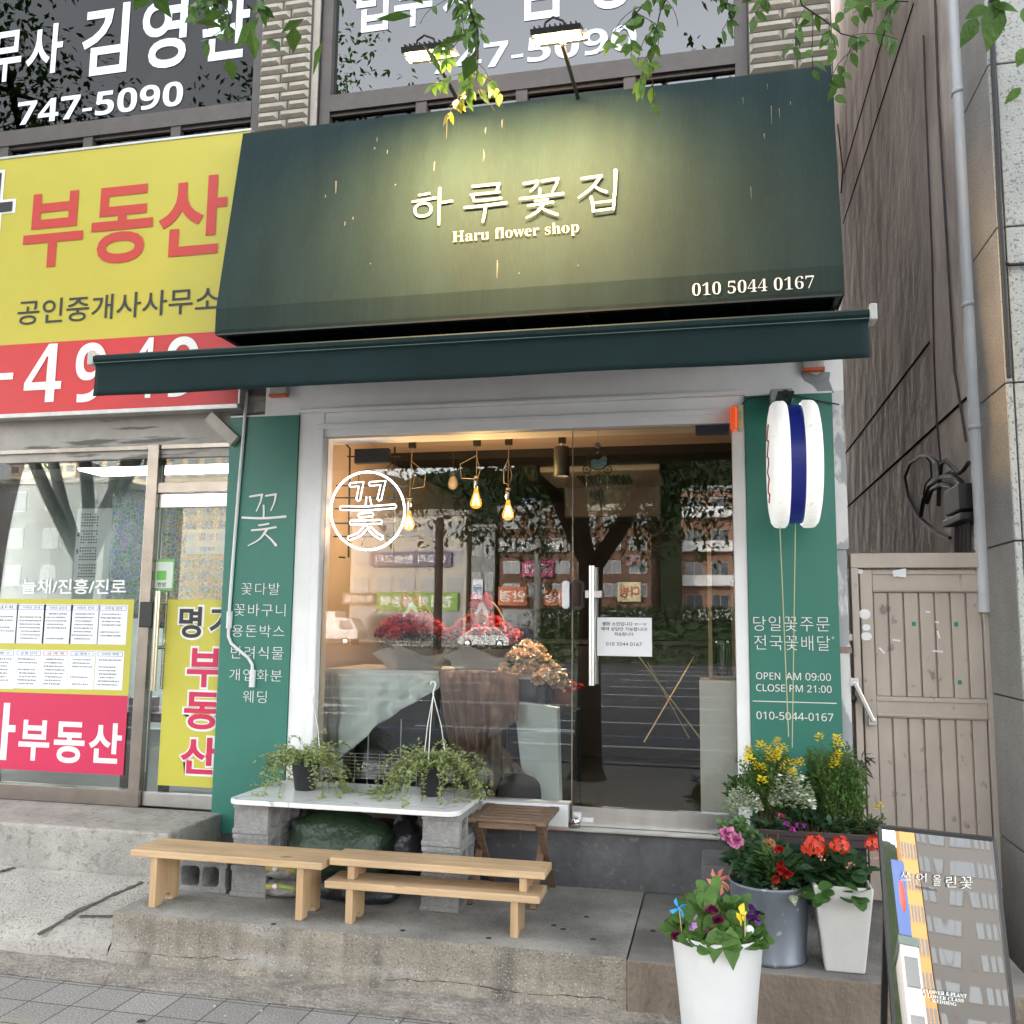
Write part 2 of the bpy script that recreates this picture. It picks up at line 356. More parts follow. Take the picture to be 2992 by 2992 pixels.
# marble veins: thin dark threads where a warped noise crosses one value
n_, L_, b_ = nodes(marble)
tc_ = n_.new('ShaderNodeTexCoord'); t_ = n_.new('ShaderNodeTexNoise'); t_.inputs['Scale'].default_value = 2.2; t_.inputs['Detail'].default_value = 5; t_.inputs['Distortion'].default_value = 0.6
mp_ = n_.new('ShaderNodeMapping'); mp_.inputs['Scale'].default_value = (0.8, 1.7, 1)
s_ = n_.new('ShaderNodeMath'); s_.operation = 'SUBTRACT'; s_.inputs[1].default_value = 0.5; a_ = n_.new('ShaderNodeMath'); a_.operation = 'ABSOLUTE'
r_ = n_.new('ShaderNodeMapRange'); r_.inputs[1].default_value = 0.0; r_.inputs[2].default_value = 0.018; r_.inputs[3].default_value = 0.75; r_.inputs[4].default_value = 0.0
x_ = n_.new('ShaderNodeMix'); x_.data_type = 'RGBA'; x_.inputs[7].default_value = (0.30,0.29,0.29,1)
L_.new(tc_.outputs['Object'], mp_.inputs[0]); L_.new(mp_.outputs[0], t_.inputs['Vector']); L_.new(t_.outputs['Fac'], s_.inputs[0]); L_.new(s_.outputs[0], a_.inputs[0]); L_.new(a_.outputs[0], r_.inputs[0])
L_.new(b_.inputs['Base Color'].links[0].from_socket, x_.inputs[6]); L_.new(r_.outputs[0], x_.inputs[0]); L_.new(x_.outputs[2], b_.inputs['Base Color'])

# ------------------------------------------------------------------ ground: sidewalk, gutter strip, road, far side
CURB = -5.75
struct('ground', MB().quad((-150,-160,-0.20),(150,-160,-0.20),(150,60,-0.20),(-150,60,-0.20)), asphalt)
struct('sidewalk', MB().box(-40, 40, CURB, -1.2, -0.19, 0.0), paver_m)
struct('road', MB().box(-120, 120, -60, CURB-0.15, -0.195, -0.16), asphalt)
struct('kerb', MB().box(-60, 60, CURB-0.15, CURB, -0.19, 0.02), concrete)
struct('opposite_sidewalk', MB().box(-120, 120, -66, -60, -0.19, 0.0), concrete)
line_m = mat('road_paint', (0.72,0.72,0.70), 0.7, vary=0.15, vscale=4)
blue_line = mat('blue_road_paint', (0.16,0.25,0.50), 0.7)
rb = MB()
for yy in (-8.6, -11.9, -18.5, -21.6, -24.8, -31, -35, -39, -47, -51): 
    for i in range(-7, 8): rb.box(i*9-3, i*9+2.5, yy-0.07, yy+0.07, -0.16, -0.156)
rb.box(-80, 80, -15.2, -15.08, -0.16, -0.156); rb.box(-80, 80, -28.4, -28.25, -0.16, -0.156)
for xx, yy in ((-3.5,-10.3),(1.6,-10.2),(-9,-13.4),(4,-13.5)):
    rb.prism([(xx-1.6,yy-.09,-.16),(xx+.6,yy-.09,-.16),(xx+.6,yy-.35,-.16),(xx+1.6,yy,-.16),(xx+.6,yy+.35,-.16),(xx+.6,yy+.09,-.16),(xx-1.6,yy+.09,-.16)], (0,0,.004))
struct('road_markings', rb, line_m)
struct('bus_lane_line', MB().box(-80, 80, -6.9, -6.8, -0.16, -0.156).box(-80, 80, -9.9, -9.82, -0.16, -0.156), blue_line)

# rough strip between pavers and step: an uneven sheet rising to the right
gb = MB(); NX, NY = 150, 10
import mathutils.noise as mn
for j in range(NY+1):
    for i in range(NX+1):
        x = -6 + 9.5*i/NX; y = -1.22 + 0.30*j/NY
        z = 0.004 + max(0, (y+1.2)/0.25)*(0.012 + 0.028*max(0, min(1, (x+3)/3.5))) + 0.012*(mn.noise(Vector((x*6,y*9,0)))+0.4)*min(1, j/3)
        gb.v.append((x, y, z))
for j in range(NY):
    for i in range(NX):
        a = j*(NX+1)+i; gb.f.append((a,a+1,a+NX+2,a+NX+1)); gb.sm.append(True)
struct('gutter', gb, dirt_m)
# fallen bits on the strip and pavers
bits = MB()
for i in range(170):
    x = random.uniform(-4.2, 0.4); y = random.uniform(-1.22, -0.97) if i < 120 else random.uniform(-1.75, -1.2); r = random.uniform(0.003, 0.010)
    bits.ball((x, y, 0.012 if y > -1.2 else 0.002), r, 4, (1, 1, 0.6))
struct('grit', bits, mat('grit', (0.36,0.33,0.29), 0.9)); D.objects['grit']['kind'] = 'stuff'

# step in front of the shop, with a chipped foot
DZ = 0.238
sb = MB()
NX = 120
def sx(i): return -2.815 + (2.43)*i/NX
top = []; 
rows = [(0.0, DZ), (0.0, DZ-0.004), (-0.003, 0.19), (0.0, 0.13), (0.0, 0.085), (-0.02, 0.055), (-0.03, -0.05)]
for i in range(NX+1):
    x = sx(i); nz = mn.noise(Vector((x*3.1, 1.7, 0))); n2 = mn.noise(Vector((x*9, 5.1, 0)))
    for k, (dy, z) in enumerate(rows):
        zz = z + (0.022*nz+0.012*n2 if k in (4,) else 0.02*nz-0.012*n2 if k == 5 else 0); yy = -0.99 + dy*(1 + n2*1.2)
        sb.v.append((x, yy - (0.0 if k < 5 else 0.01*abs(n2)), zz))
K = len(rows)
for i in range(NX):
    for k in range(K-1): a = i*K+k; sb.f.append((a, a+1, a+K+1, a+K)); sb.sm.append(k not in (0,))
o_ = len(sb.v); sb.v += [(-2.815, 0.0, DZ), (-0.385, 0.0, DZ), (-2.815,-0.99,-0.05), (-2.815,0,-0.05)]
sb.f.append(tuple([o_] + [i*K for i in range(NX+1)] + [o_+1])); sb.sm.append(False)
sb.f.append((o_, o_+3, o_+2, 0)); sb.sm.append(False)
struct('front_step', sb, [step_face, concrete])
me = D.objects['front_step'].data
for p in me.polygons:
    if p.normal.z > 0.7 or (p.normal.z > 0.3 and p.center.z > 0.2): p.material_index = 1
cr = MB()
def crack(x0, x1, zb, amp, w0):
    x = x0; P = []
    while x < x1:
        z = zb + amp*mn.noise(Vector((x*2.6,2.2,zb*9))) + amp*.45*mn.noise(Vector((x*13,7,zb))); P.append((x, -0.9925 if z > .08 else -1.004-.012*(1-z/.08), z)); x += random.uniform(.012,.03)
    cr.tube(P, [w0*random.uniform(.3,1.3) for _ in P], 5)
crack(-2.76, -2.1, .078, .02, .0013); crack(-1.5, -0.42, .070, .02, .0016)
struct('step_crack', cr, mat('crack_dark', (.035,.03,.026), 1.0))
struct('side_step', MB().box(-0.383, 1.2, -1.005, 0.4, -0.05, 0.234), [mat('brown_step', (0.27,0.215,0.165), 0.85, c2=(0.14,0.11,0.085), vscale=4, stretch=(1,1,.6), bump=0.6, bscale=60), overlay(mat('step_top', (0.27,0.25,0.23), 0.85, vary=.35, vscale=3, bump=.6, bscale=90), (.10,.09,.085), 2.5, (1,1,1), .5, .7, .6)], bevel=0.008)
for p in D.objects['side_step'].data.polygons:
    if p.normal.z > .7: p.material_index = 1
gum = MB()
for (x, y) in [(-2.0,-0.965),(-0.62,-0.5),(-0.55,-0.8),(-0.3,-0.62),(-1.0,-0.9),(-0.2,-0.4),(-1.4,-0.9),(-0.75,-0.66),(-0.7,-0.7)]:
    gum.lathe([(0.0,0.002),(0.011,0.0018),(0.014,0.0)], (x,y,DZ+0.0005), 10)
for (x, y) in [(-0.9,-1.3),(-0.8,-1.33),(-1.1,-1.28),(-2.3,-1.5),(-1.6,-1.45)]: gum.lathe([(0.0,0.002),(0.014,0.0018),(0.018,0.0)], (x,y,0.0015), 10)
struct('gum_spots', gum, mat('old_gum', (0.03,0.03,0.032), 0.8)); D.objects['gum_spots']['kind'] = 'stuff'

# neighbour's ledge and sloping apron
lb = MB().box(-9, -2.82, -0.56, -0.002, -0.05, 0.505)
struct('ledge', lb, overlay(mat('ledge_concrete', (0.42,0.395,0.36), 0.85, vary=0.3, vscale=4, bump=0.8, bscale=90), (0.16,0.145,0.125), 26, (1,1,1), 0.55, 0.7, 0.6), bevel=0.012)
ab = MB(); NX, NY = 90, 24
for j in range(NY+1):
    for i in range(NX+1):
        x = -9 + (9-2.825)*i/NX; t = j/NY; y = -1.0 + 0.43*t
        z = 0.105 + 0.175*t + 0.006*mn.noise(Vector((x*5,y*5,2))) - (0.03*(1-t*8) if t < 0.125 else 0)*(1+mn.noise(Vector((x*7,0,3))))
        # the dark joint running across the slab
        ab.v.append((x, y + (0.02*mn.noise(Vector((x*6,1,1))) if j == 0 else 0), z))
for j in range(NY):
    for i in range(NX): a = j*(NX+1)+i; ab.f.append((a,a+1,a+NX+2,a+NX+1)); ab.sm.append(True)
o_ = len(ab.v)
for i in range(NX+1): ab.v.append((ab.v[i][0], ab.v[i][1]-0.01, -0.03))
for i in range(NX): ab.f.append((o_+i, o_+i+1, i+1, i)); ab.sm.append(False)
struct('sloping_apron', ab, overlay(mat('apron_concrete', (0.44,0.41,0.37), 0.9, vary=0.2, vscale=4, bump=0.9, bscale=80), (0.17,0.15,0.13), 60, (1,1,1), 0.57, 0.68, 0.7))
jt = MB()
def apron(p):       # point of the photo on the sloping apron
    return onP(p, Vector((0,-1.0,0.105)), Vector((0,-0.175,0.43)).normalized())
for line in ([(7,810,1130),(7,640,1205),(7,450,1290),(7,215,1430)], [(7,450,1325),(7,640,1325)], [(7,0,1075),(7,80,1050)]):
    P = [apron(q(*a)) + Vector((0,-0.001,0.003)) for a in line]; Q = []
    for a, b in zip(P[:-1], P[1:]):
        for k in range(6): t = k/6; Q.append(a.lerp(b, t) + Vector((random.uniform(-.006,.006), random.uniform(-.006,.006), 0)))
    Q.append(P[-1])
    for a, b in zip(Q[:-1], Q[1:]): jt.bar(a, b, random.uniform(.018,.042), 0.004)
struct('apron_joint', jt, mat('dirty_joint', (0.10,0.09,0.08), 0.95, vary=.5, vscale=30))

# ------------------------------------------------------------------ the shop building
H = 9.0
bld = thing('shop_building', 'tiled commercial building with the flower shop and the estate office on its ground floor', 'building', (0,0,0))
XR = 0.68
# piers of bevelled tiles
p1a, p1b = onY(q(1,1452,600), -0.06).x, onY(q(1,1738,600), -0.06).x
p2a, p2b = onY(q(3,378,300), -0.06).x, XR
def tile_pier(x0, x1, z0, z1, yf):
    t = MB(); back = MB().box(x0, x1, yf+0.012, 0.25, z0, z1)
    h = 0.062; z = z0; k = 0
    while z < z1:
        spl = x0 + (x1-x0)*(0.42 if k % 2 else 0.58)
        for a, b in ((x0, spl), (spl, x1)):
            a += 0.004; b -= 0.004; zb, zt = z+0.004, min(z+h-0.003, z1); m_ = 0.022; e = 0.016
            jx = random.uniform(-.002,.002)
            vs = [(a,yf+.014,zb),(b,yf+.014,zb),(b,yf+.014,zt),(a,yf+.014,zt),(a+m_,yf-.012+jx,zb+e),(b-m_,yf-.012+jx,zb+e),(b-m_,yf-.012-jx,zt-e),(a+m_,yf-.012-jx,zt-e)]
            t.add(vs, [(4,5,6,7),(0,1,5,4),(1,2,6,5),(2,3,7,6),(3,0,4,7)])
        z += h; k += 1
    p = back.build('pier', mortar_m, bld); t.build('tile_facing', brick_m, p)
tile_pier(p1a, p1b, 4.2, 8.0, -0.06)
tile_pier(p2a, p2b, 4.2, 8.0, -0.06)
MB().box(p1b+0.001, p1b+0.045, -0.03, 0.2, 4.2, 8.0).build('pier_return', brick_m, bld)
# upper storeys above the picture and the side wall towards the alley
MB().box(-9, XR, 0.0, 10, 8.001, H).build('upper_wall', brick_m, bld)
MB().box(XR-0.2, XR-0.001, 0.26, 10, 0, 8.0).build('alley_wall', mat('alley_render', (0.62,0.58,0.54), 0.9, vary=0.2), bld)
MB().box(-9, XR-0.21, 3.2, 3.4, 3.5, 8.0).box(-9, XR-0.21, 0.1, 3.2, 7.9, 7.99).box(-9,XR-.21,0.02,3.4,3.18,3.3).build('upper_room', dark_int, bld)
MB().box(-9, -8.8, 0.001, 10, 0, 8.0).box(-8.799, XR-0.201, 9.8, 10, 0, 8.0).build('rear_wall', _mats['alley_render'], bld)
MB().box(-7.1, -7.0, 0.06, 3.6, 0.5, 3.15).build('office_side_wall', mat('office_wall', (0.40,0.46,0.45), 0.7), bld)
# upper windows
def window(x0, x1, zr, mull, glassm, zlow=4.0, zt=7.8):
    f = MB(); y0, y1 = 0.0, 0.07
    f.box(x0, x0+0.07, y0, y1, zlow, zt); f.box(x1-0.07, x1, y0, y1, zlow, zt)
    f.box(x0+0.07, x1-0.07, y0-0.004, y1, zr-0.055, zr+0.055)
    xs = [x0+0.07] + mull + [x1-0.07]
    for m_ in mull: f.box(m_-0.035, m_+0.035, y0+0.003, y1, zlow, zr-0.055)
    for i, (a, b) in enumerate(zip(xs[:-1], xs[1:])):      # inner sash frames
        s0 = 0.022
        a2 = a + (0.035 if i else 0); b2 = b - (0.035 if i < len(xs)-2 else 0)
        f.box(a2, b2, y0+0.02, y1-0.01, zr-0.055-s0, zr-0.0551)
    w_ = f.build('window_frame', brown_frame, bld)
    MB().box(x0+0.07, x1-0.07, 0.045, 0.053, zr+0.055, zt).build('pane', glassm, w_)
    for a, b in zip(xs[:-1], xs[1:]): MB().box(a, b, 0.045, 0.053, zlow, zr-0.055).build('pane', dark_glass if random.random() < .4 else glassm, w_)
    return w_
zr1 = onY(q(1,720,700), 0.0).z; zr2 = onY(q(2,1000,480), 0.0).z
W1 = window(-7.0, p1a-0.004, zr1, [onY(q(1,20,850),0).x, onY(q(1,495,780),0).x, onY(q(1,990,730),0).x], dark_glass)
W2 = window(p1b+0.05, p2a-0.003, zr2, [onY(q(2,638,590),0).x, onY(q(2,1205,520),0).x, onY(q(2,1815,440),0).x], tint_glass)
MB().box(p1b+0.047, p1b+0.0495, -0.02, 0.0, 4.0, 7.8).build('seal', black_ink, W2)
YG = 0.044
decal = mat('window_lettering', (0.80,0.84,0.92), 0.5)
t = MB()
writeY(t, '무', q(1,-62,475), q(1,112,455), q(1,-62,195), YG, offset=0.02)
writeY(t, '사', q(1,140,435), q(1,345,415), q(1,140,160), YG, offset=0.02)
t.build('window_lettering', decal, W1); t = MB()
writeY(t, '김', q(1,452,440), q(1,712,425), q(1,452,55), YG, offset=0.02)
writeY(t, '영', q(1,790,405), q(1,1045,385), q(1,790,5), YG, offset=0.02)
writeY(t, '완', q(1,1135,355), q(1,1400,335), q(1,1135,-35), YG, offset=0.02)
t.build('window_lettering', decal, W1); t = MB()
writeY(t, sans('747-5090', True), q(1,95,712), q(1,1030,612), q(1,95,580), YG)
t.build('window_lettering', decal, W1)
t = MB()
writeY(t, '법', q(2,270,192), q(2,452,178), q(2,270,-110), YG, offset=0.02)
writeY(t, '무', q(2,485,165), q(2,700,140), q(2,485,-110), YG, offset=0.02)
writeY(t, '사', q(2,760,120), q(2,960,100), q(2,760,-130), YG, offset=0.02)
t.build('window_lettering', decal, W2); t = MB()
writeY(t, '김', q(2,1172,128), q(2,1420,100), q(2,1172,-240), YG, offset=0.02)
writeY(t, '영', q(2,1570,70), q(2,1810,40), q(2,1570,-300), YG, offset=0.02)
t.build('window_lettering', decal, W2); t = MB()
writeY(t, sans('747-5090', True), q(2,690,425), q(2,1855,305), q(2,690,285), YG)
t.build('window_lettering', decal, W2)

# fascia over the shopfront, wall behind the signs
MB().box(-9, -2.66, 0.0, 0.25, 2.62, 4.0).build('office_lintel', overlay(mat('dirty_lintel', (0.42,0.39,0.35), 0.85, vary=0.25, vscale=3), (0.06,0.055,0.05), 3.0, (0.6,1,6), 0.56, 0.62, 0.75), bld)
MB().box(-2.657, XR, -0.03, 0.02, 2.862, 4.0).build('fascia', white_paint, bld)
MB().box(-2.66, XR, 0.021, 0.25, 2.72, 3.17).build('shop_lintel', white_paint, bld)
lm = MB(); lm.box(-2.43, 0.17, -0.045, -0.031, 2.866, 2.885); lm.build('fascia_moulding', white_paint, bld, bevel=0.004)
MB().box(0.621, XR, -0.028, 0.25, 2.02, 2.8615).box(0.621, XR-0.012, -0.02, 0.25, 0.24, 2.019).build('corner_strip', overlay(mat('peeling_white', (0.66,0.65,0.64), 0.6, vary=0.1), (0.30,0.31,0.33), 4, (2,1,0.8), 0.5, 0.54, 0.9), bld)
# peeled paint on the fascia end
pp = [q(6,668,175), q(6,700,165), q(6,760,185), q(6,800,165), q(6,838,170), q(6,832,215), q(6,858,285), q(6,770,280), q(6,738,240), q(6,690,215)]
MB().prism([onY(p, -0.0305) for p in pp], (0,-0.002,0)).build('peeled_patch', peel_m, bld)
# storefront: white frame, window, door, base
SF = MB()
GX0, DX, DX1 = -2.27, -0.775, 0.098
ZB, ZG0, ZT = 0.53, 0.655, 2.715
SF.box(-2.43, GX0, -0.022, 0.12, 0.40, 2.862)                      # left jamb
SF.box(GX0, 0.171, -0.018, 0.12, ZT, 2.861)                         # head
SF.box(DX1+0.004, 0.17, -0.022, 0.12, ZB, ZT-0.001)                # right jamb
SF.box(GX0+0.001, DX-0.012, -0.02, 0.11, ZB, ZG0)                   # bottom rail under the window
SF.box(GX0-0.05, GX0-0.001, -0.030, -0.0225, 0.6, 2.76)
SF.box(GX0-0.05, DX1+0.06, -0.030, -0.0225, 2.7605, 2.79)
sfo = SF.build('shopfront_frame', white_paint, bld, bevel=0.004)
MB().box(-2.885, XR, -0.02, 0.2, DZ, ZB-0.001).build('plinth', stone_base, bld)
MB().box(DX-0.4, DX1+0.06, -0.06, 0.10, ZB-0.0005, ZB+0.012).build('threshold', dull_steel, bld, bevel=0.003)
MB().box(GX0, DX-0.004, 0.035, 0.043, ZG0, ZT).build('display_window', shop_glass, bld)
MB().box(-2.43, -0.8, -0.026, -0.0205, ZB-0.012, ZB-0.004).build('pink_cable', mat('pink_cable', (0.5,0.09,0.12), 0.5), bld)
door = MB().box(DX+0.003, DX1, 0.03, 0.042, ZB+0.115, ZT-0.006).build('glass_door', shop_glass, bld)
MB().box(DX+0.003, DX1, 0.018, 0.054, ZB+0.013, ZB+0.114).build('bottom_rail', steel, door, bevel=0.002)
MB().box(DX1-0.19, DX1-0.01, 0.014, 0.056, ZT-0.055, ZT-0.004).build('top_patch', mat('dark_steel', (0.06,0.07,0.09), 0.35, 0.6), door, bevel=0.003)
lk = onY(q(8,1510,790), 0.0)
lo = MB().lathe([(0,-0.030),(0.018,-0.028),(0.024,-0.02),(0.026,0.0),(0.026,0.017)], (lk.x+0.004,0,lk.z), 24, 'y').build('lock', chrome, door)
MB().box(lk.x-0.012, lk.x+0.03, 0.006, 0.0175, lk.z+0.031, lk.z+0.047).box(lk.x+0.036, lk.x+0.095, 0.006, 0.0175, lk.z+0.0, lk.z+0.022).build('lock_plate', paper, lo)
h0, h1 = onY(q(5,1602,1262), -0.04), onY((1728,2003), -0.04)
hb = MB().tube([(h0.x,-0.04,h0.z),(h0.x,-0.04,h1.z)], 0.0165, 16)
bz = onY(q(5,1620,1422), -0.04).z
hb.box(h0.x-0.035, h0.x-0.017, -0.045, 0.03, bz-0.02, bz+0.02).box(h0.x+0.017, h0.x+0.055, -0.045, 0.03, bz-0.018, bz+0.018)
hb.tube([(h0.x,-0.04,h1.z+0.1),(h0.x,0.03,h1.z+0.1)], 0.01).build('handle', steel, door)
inh = MB().tube([(h0.x+0.004,0.10,h0.z),(h0.x+0.004,0.10,h1.z)], 0.0165, 16).tube([(h0.x,0.10,bz),(h0.x,0.042,bz)],0.012).build('handle', steel, door)
MB().box(DX+0.0005, DX+0.0028, 0.029, 0.043, ZB+.115, ZT-.006).build('glass_edge', mat('tan_glass_edge', (.30,.26,.17), .3), door)
MB().box(DX-0.0038, DX-0.0012, 0.034, 0.044, ZG0, ZT).build('glass_edge', _mats['tan_glass_edge'], bld)
s0 = onY(q(5,1522,1428), 0); s1 = onY(q(5,1455,1425), 0)
def rbox(b, cx, cz, w_, h_, y0, y1, r, n=6):
    pl = []
    for (sx_, sz_, a0) in ((1,1,0),(-1,1,90),(-1,-1,180),(1,-1,270)):
        for k in range(n+1):
            a = math.radians(a0+90*k/n); pl.append((cx+sx_*(w_/2-r)+r*math.cos(a), y1, cz+sz_*(h_/2-r)+r*math.sin(a)))
    return b.prism(pl, (0, y0-y1, 0))
lk2 = rbox(MB(), s0.x, s0.z, 0.062, 0.165, -0.018, 0.0299, 0.022).build('smart_lock', black_metal, door, bevel=0.003)
rbox(MB(), s0.x, s0.z+0.004, 0.046, 0.13, -0.020, -0.0181, 0.015).build('keypad', mat('black_gloss', (0.02,0.015,0.012), 0.06), lk2)
rbox(MB(), s1.x, s1.z, 0.042, 0.155, -0.004, 0.034, 0.018).build('lock_keeper', mat('white_plastic', (0.7,0.7,0.7), 0.35), door, bevel=0.003)
# interior of the flower shop
CE = 2.90
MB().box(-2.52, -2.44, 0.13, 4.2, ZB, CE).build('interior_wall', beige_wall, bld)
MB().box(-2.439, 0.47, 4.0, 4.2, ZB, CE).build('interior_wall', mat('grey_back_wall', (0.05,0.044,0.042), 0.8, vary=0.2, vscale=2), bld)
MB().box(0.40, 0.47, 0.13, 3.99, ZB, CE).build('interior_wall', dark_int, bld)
MB().box(-2.52, 0.47, 0.125, 4.2, 0.30, ZB-0.002).build('interior_floor', floor_int, bld)
MB().box(-2.52, 0.47, 0.26, 1.50, CE+0.001, CE+0.05).build('interior_ceiling', beige_wall, bld)
MB().box(-2.52, 0.47, 1.501, 4.2, CE-0.06, CE+0.05).build('interior_ceiling', dark_int, bld)
# estate office front, left
OX = -2.885
zl = onY(q(4,400,598), 0).z
p_l, p_r = onY(q(4,824,1000), -0.01).x, onY(q(4,885,1000), -0.01).x
of = MB(); of.box(p_l, p_r, -0.03, 0.05, 0.508, zl); of.box(-7, p_l-0.001, -0.02, 0.05, 0.508, 0.60); of.box(-7, p_l-0.001, -0.015, 0.05, zl-0.03, zl)
of.box(p_r+0.001, OX, -0.015, 0.05, zl-0.03, zl)
tb0, tb1 = onY(q(4,1000,848), -0.02).z, onY(q(4,1000,790), -0.02).z
of.box(p_r+0.001, OX, -0.02, 0.05, tb0, tb1)
ofo = of.build('office_front_frame', mat('bronze_steel', (0.36,0.32,0.28), 0.25, 0.9, vary=0.2, vscale=6), bld, bevel=0.003)
MB().box(-7, OX, 0.051, 0.25, zl-0.002, 2.619).build('office_head', dark_int, bld)
MB().box(-7, p_l-0.001, 0.012, 0.020, 0.60, zl-0.03).build('office_window', side_glass, bld)
MB().box(p_r+0.001, OX, 0.012, 0.020, tb1, zl-0.03).build('transom_window', side_glass, bld)
db = onY(q(7,980,632), 0).z; dtp = onY(q(4,1000,932), 0).z
od = MB().box(p_r+0.003, OX, 0.012, 0.020, db, dtp).build('office_door', side_glass, bld)
MB().box(p_r+0.003, OX, 0.0, 0.034, 0.515, db).build('door_rail', steel, od, bevel=0.002); MB().box(p_r+0.003, OX, 0.0, 0.034, dtp, tb0-0.005).build('door_rail', steel, od, bevel=0.002)
hx = onY(q(4,885,1600), -0.05); hx2 = onY(q(4,935,1600), 0.06)
MB().tube([(hx.x,-0.05,onY(q(4,885,1405),-0.05).z),(hx.x,-0.05,onY(q(7,860,50),-0.05).z)], 0.016, 14).tube([(hx2.x,0.06,onY(q(4,885,1405),0.06).z),(hx2.x,0.06,onY(q(7,905,40),0.06).z)], 0.014, 14).tube([(hx.x,-0.05,1.72),(hx2.x,0.06,1.72)],.012).tube([(hx.x,-0.05,1.45),(hx2.x,0.06,1.45)],.012).build('handle', mat('brass_steel', (0.62,0.55,0.42), 0.2, 1.0), od)
a, c_ = onY(q(4,800,1465), -0.03), onY(q(4,865,1610), -0.03)
MB().box(a.x, c_.x, -0.05, -0.0301, c_.z, a.z).build('door_lock', black_metal, od, bevel=0.006)
# office interior
oi = mat('office_wall', (0.40,0.46,0.45), 0.7)
MB().box(-7, -2.53, 3.5, 3.6, 0.5, 3.15).box(-2.60, -2.53, 0.3, 3.5, 0.5, 3.15).build('office_wall', oi, bld)
MB().box(-7, -2.53, 0.26, 3.5, 3.10, 3.15).build('office_ceiling', mat('office_ceiling', (0.6,0.62,0.62), 0.8), bld)
MB().box(-7, -2.53, 0.06, 3.6, 0.45, 0.5).build('office_floor', floor_int, bld)
# bracket of the old sign and conduit
a, c_ = onY(q(4,1185,420), -0.05), onY(q(4,1330,560), -0.05)
MB().bar((a.x,-0.05,a.z), (c_.x-0.0,-0.05,c_.z), 0.04, 0.07).build('tiled_brace', brick_m, bld)
for p in (q(4,1570,288), q(6,745,140)):
    c0 = onY(p, -0.06); bo = MB().box(c0.x-0.055, c0.x+0.055, -0.07, -0.0305, c0.z-0.005, c0.z+0.09).build('awning_bracket', dull_steel, bld, bevel=0.003)
    MB().box(c0.x-0.055, c0.x+0.055, -0.075, -0.0305, c0.z-0.020, c0.z-0.0051).build('bracket_foot', mat('orange_plastic', (0.55,0.10,0.03), 0.5), bo)
pv = [q(4,1392,285), q(4,1375,520), q(4,1350,800), q(4,1322,1150), q(4,1297,1480), q(4,1290,1640), q(4,1290,1660), q(4,1305,1700), q(4,1345,1735), q(4,1400,1780), q(4,1425,1820), q(4,1425,1850), q(7,1422,20)]
cdt = MB().tube([onY(p, -0.045) for p in pv], 0.010, 8)
for a, b in ((q(4,1297,1520), q(4,1292,1615)), (q(4,1428,1850), q(7,1422,30))): cdt.tube([onY(a,-0.045), onY(b,-0.045)], 0.018, 10)
tag(cdt.build('conduit', mat('white_conduit', (0.70,0.70,0.70), 0.4)), 'white plastic conduit bending down over the left green panel', 'conduit')

# ------------------------------------------------------------------ right neighbour: roller-textured side wall, granite front
gb_ = thing('granite_building', 'grey granite faced building with a rough painted side wall beyond the alley gate', 'building', (1.4,0,0))
WX = 1.37
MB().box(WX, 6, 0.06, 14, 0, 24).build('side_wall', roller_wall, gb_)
for l in ([(6,905,655),(6,1400,0)], [(6,930,935),(6,1610,315)], [(3,1190,30),(3,905,1010)], [(3,1310,20),(3,912,1260)]):
    a, b = onX(q(*l[0]), WX), onX(q(*l[1]), WX); a.y = min(a.y, 13.9)
    jb = MB().bar((WX-0.002,a.y,a.z), (WX-0.002,max(b.y,0.1),b.z), 0.017, 0.004, up=(1,0,0)); jb.build('wall_joint', mat('dark_joint', (.02,.018,.018), 1.0, spec=0.0), gb_)
gr = MB()
hz = [0.0, 0.62, 1.30, 2.02, 2.76, 3.52, 4.35, 5.3, 6.4, 8]
for a, b in zip(hz[:-1], hz[1:]): gr.box(WX-0.03, WX+0.25, -0.435, 0.055, a+0.004, b-0.004)
gr.build('granite_return', granite_d, gb_, bevel=0.004)
gf = MB()
for a, b in zip(hz[:-1], hz[1:]):
    gf.box(WX-0.028, WX+0.0, -0.455, -0.4361, a+0.004, b-0.004)
    for i in range(5): gf.box(WX+0.008+i*0.8, WX+0.8+i*0.8, -0.455, -0.43, a+0.004, b-0.004)
gf.build('granite_front', granite_l, gb_, bevel=0.004)
MB().box(WX-0.02, 6, -0.43, 0.058, 0.0, 24).build('backing', black_ink, gb_)
# cracks and streaks as cables on the wall
dp = MB(); px_ = [q(3,1558,0), q(3,1580,600), q(3,1605,1200), q(3,1630,1760), q(6,1650,500), q(6,1690,1190)]
PXX = 1.30; PY = 0.02
xs = [onY(p, PY) for p in px_]; xm = sum(p.x for p in xs)/len(xs)
dp.tube([(xm, PY, 1.7), (xm, PY, 8)], 0.036, 16)
for p in (q(3,1580,520), q(3,1620,1720), q(6,1655,480)): z = onY(p, PY).z; dp.lathe([(0.037,-0.012),(0.042,-0.012),(0.042,0.012),(0.037,0.012)], (xm,PY,z), 16)
tag(dp.build('drain_pipe', mat('grey_pvc', (0.47,0.48,0.50), 0.4, vary=0.08, vscale=3)), 'grey vertical drain pipe in the corner beside the granite front', 'drain pipe')

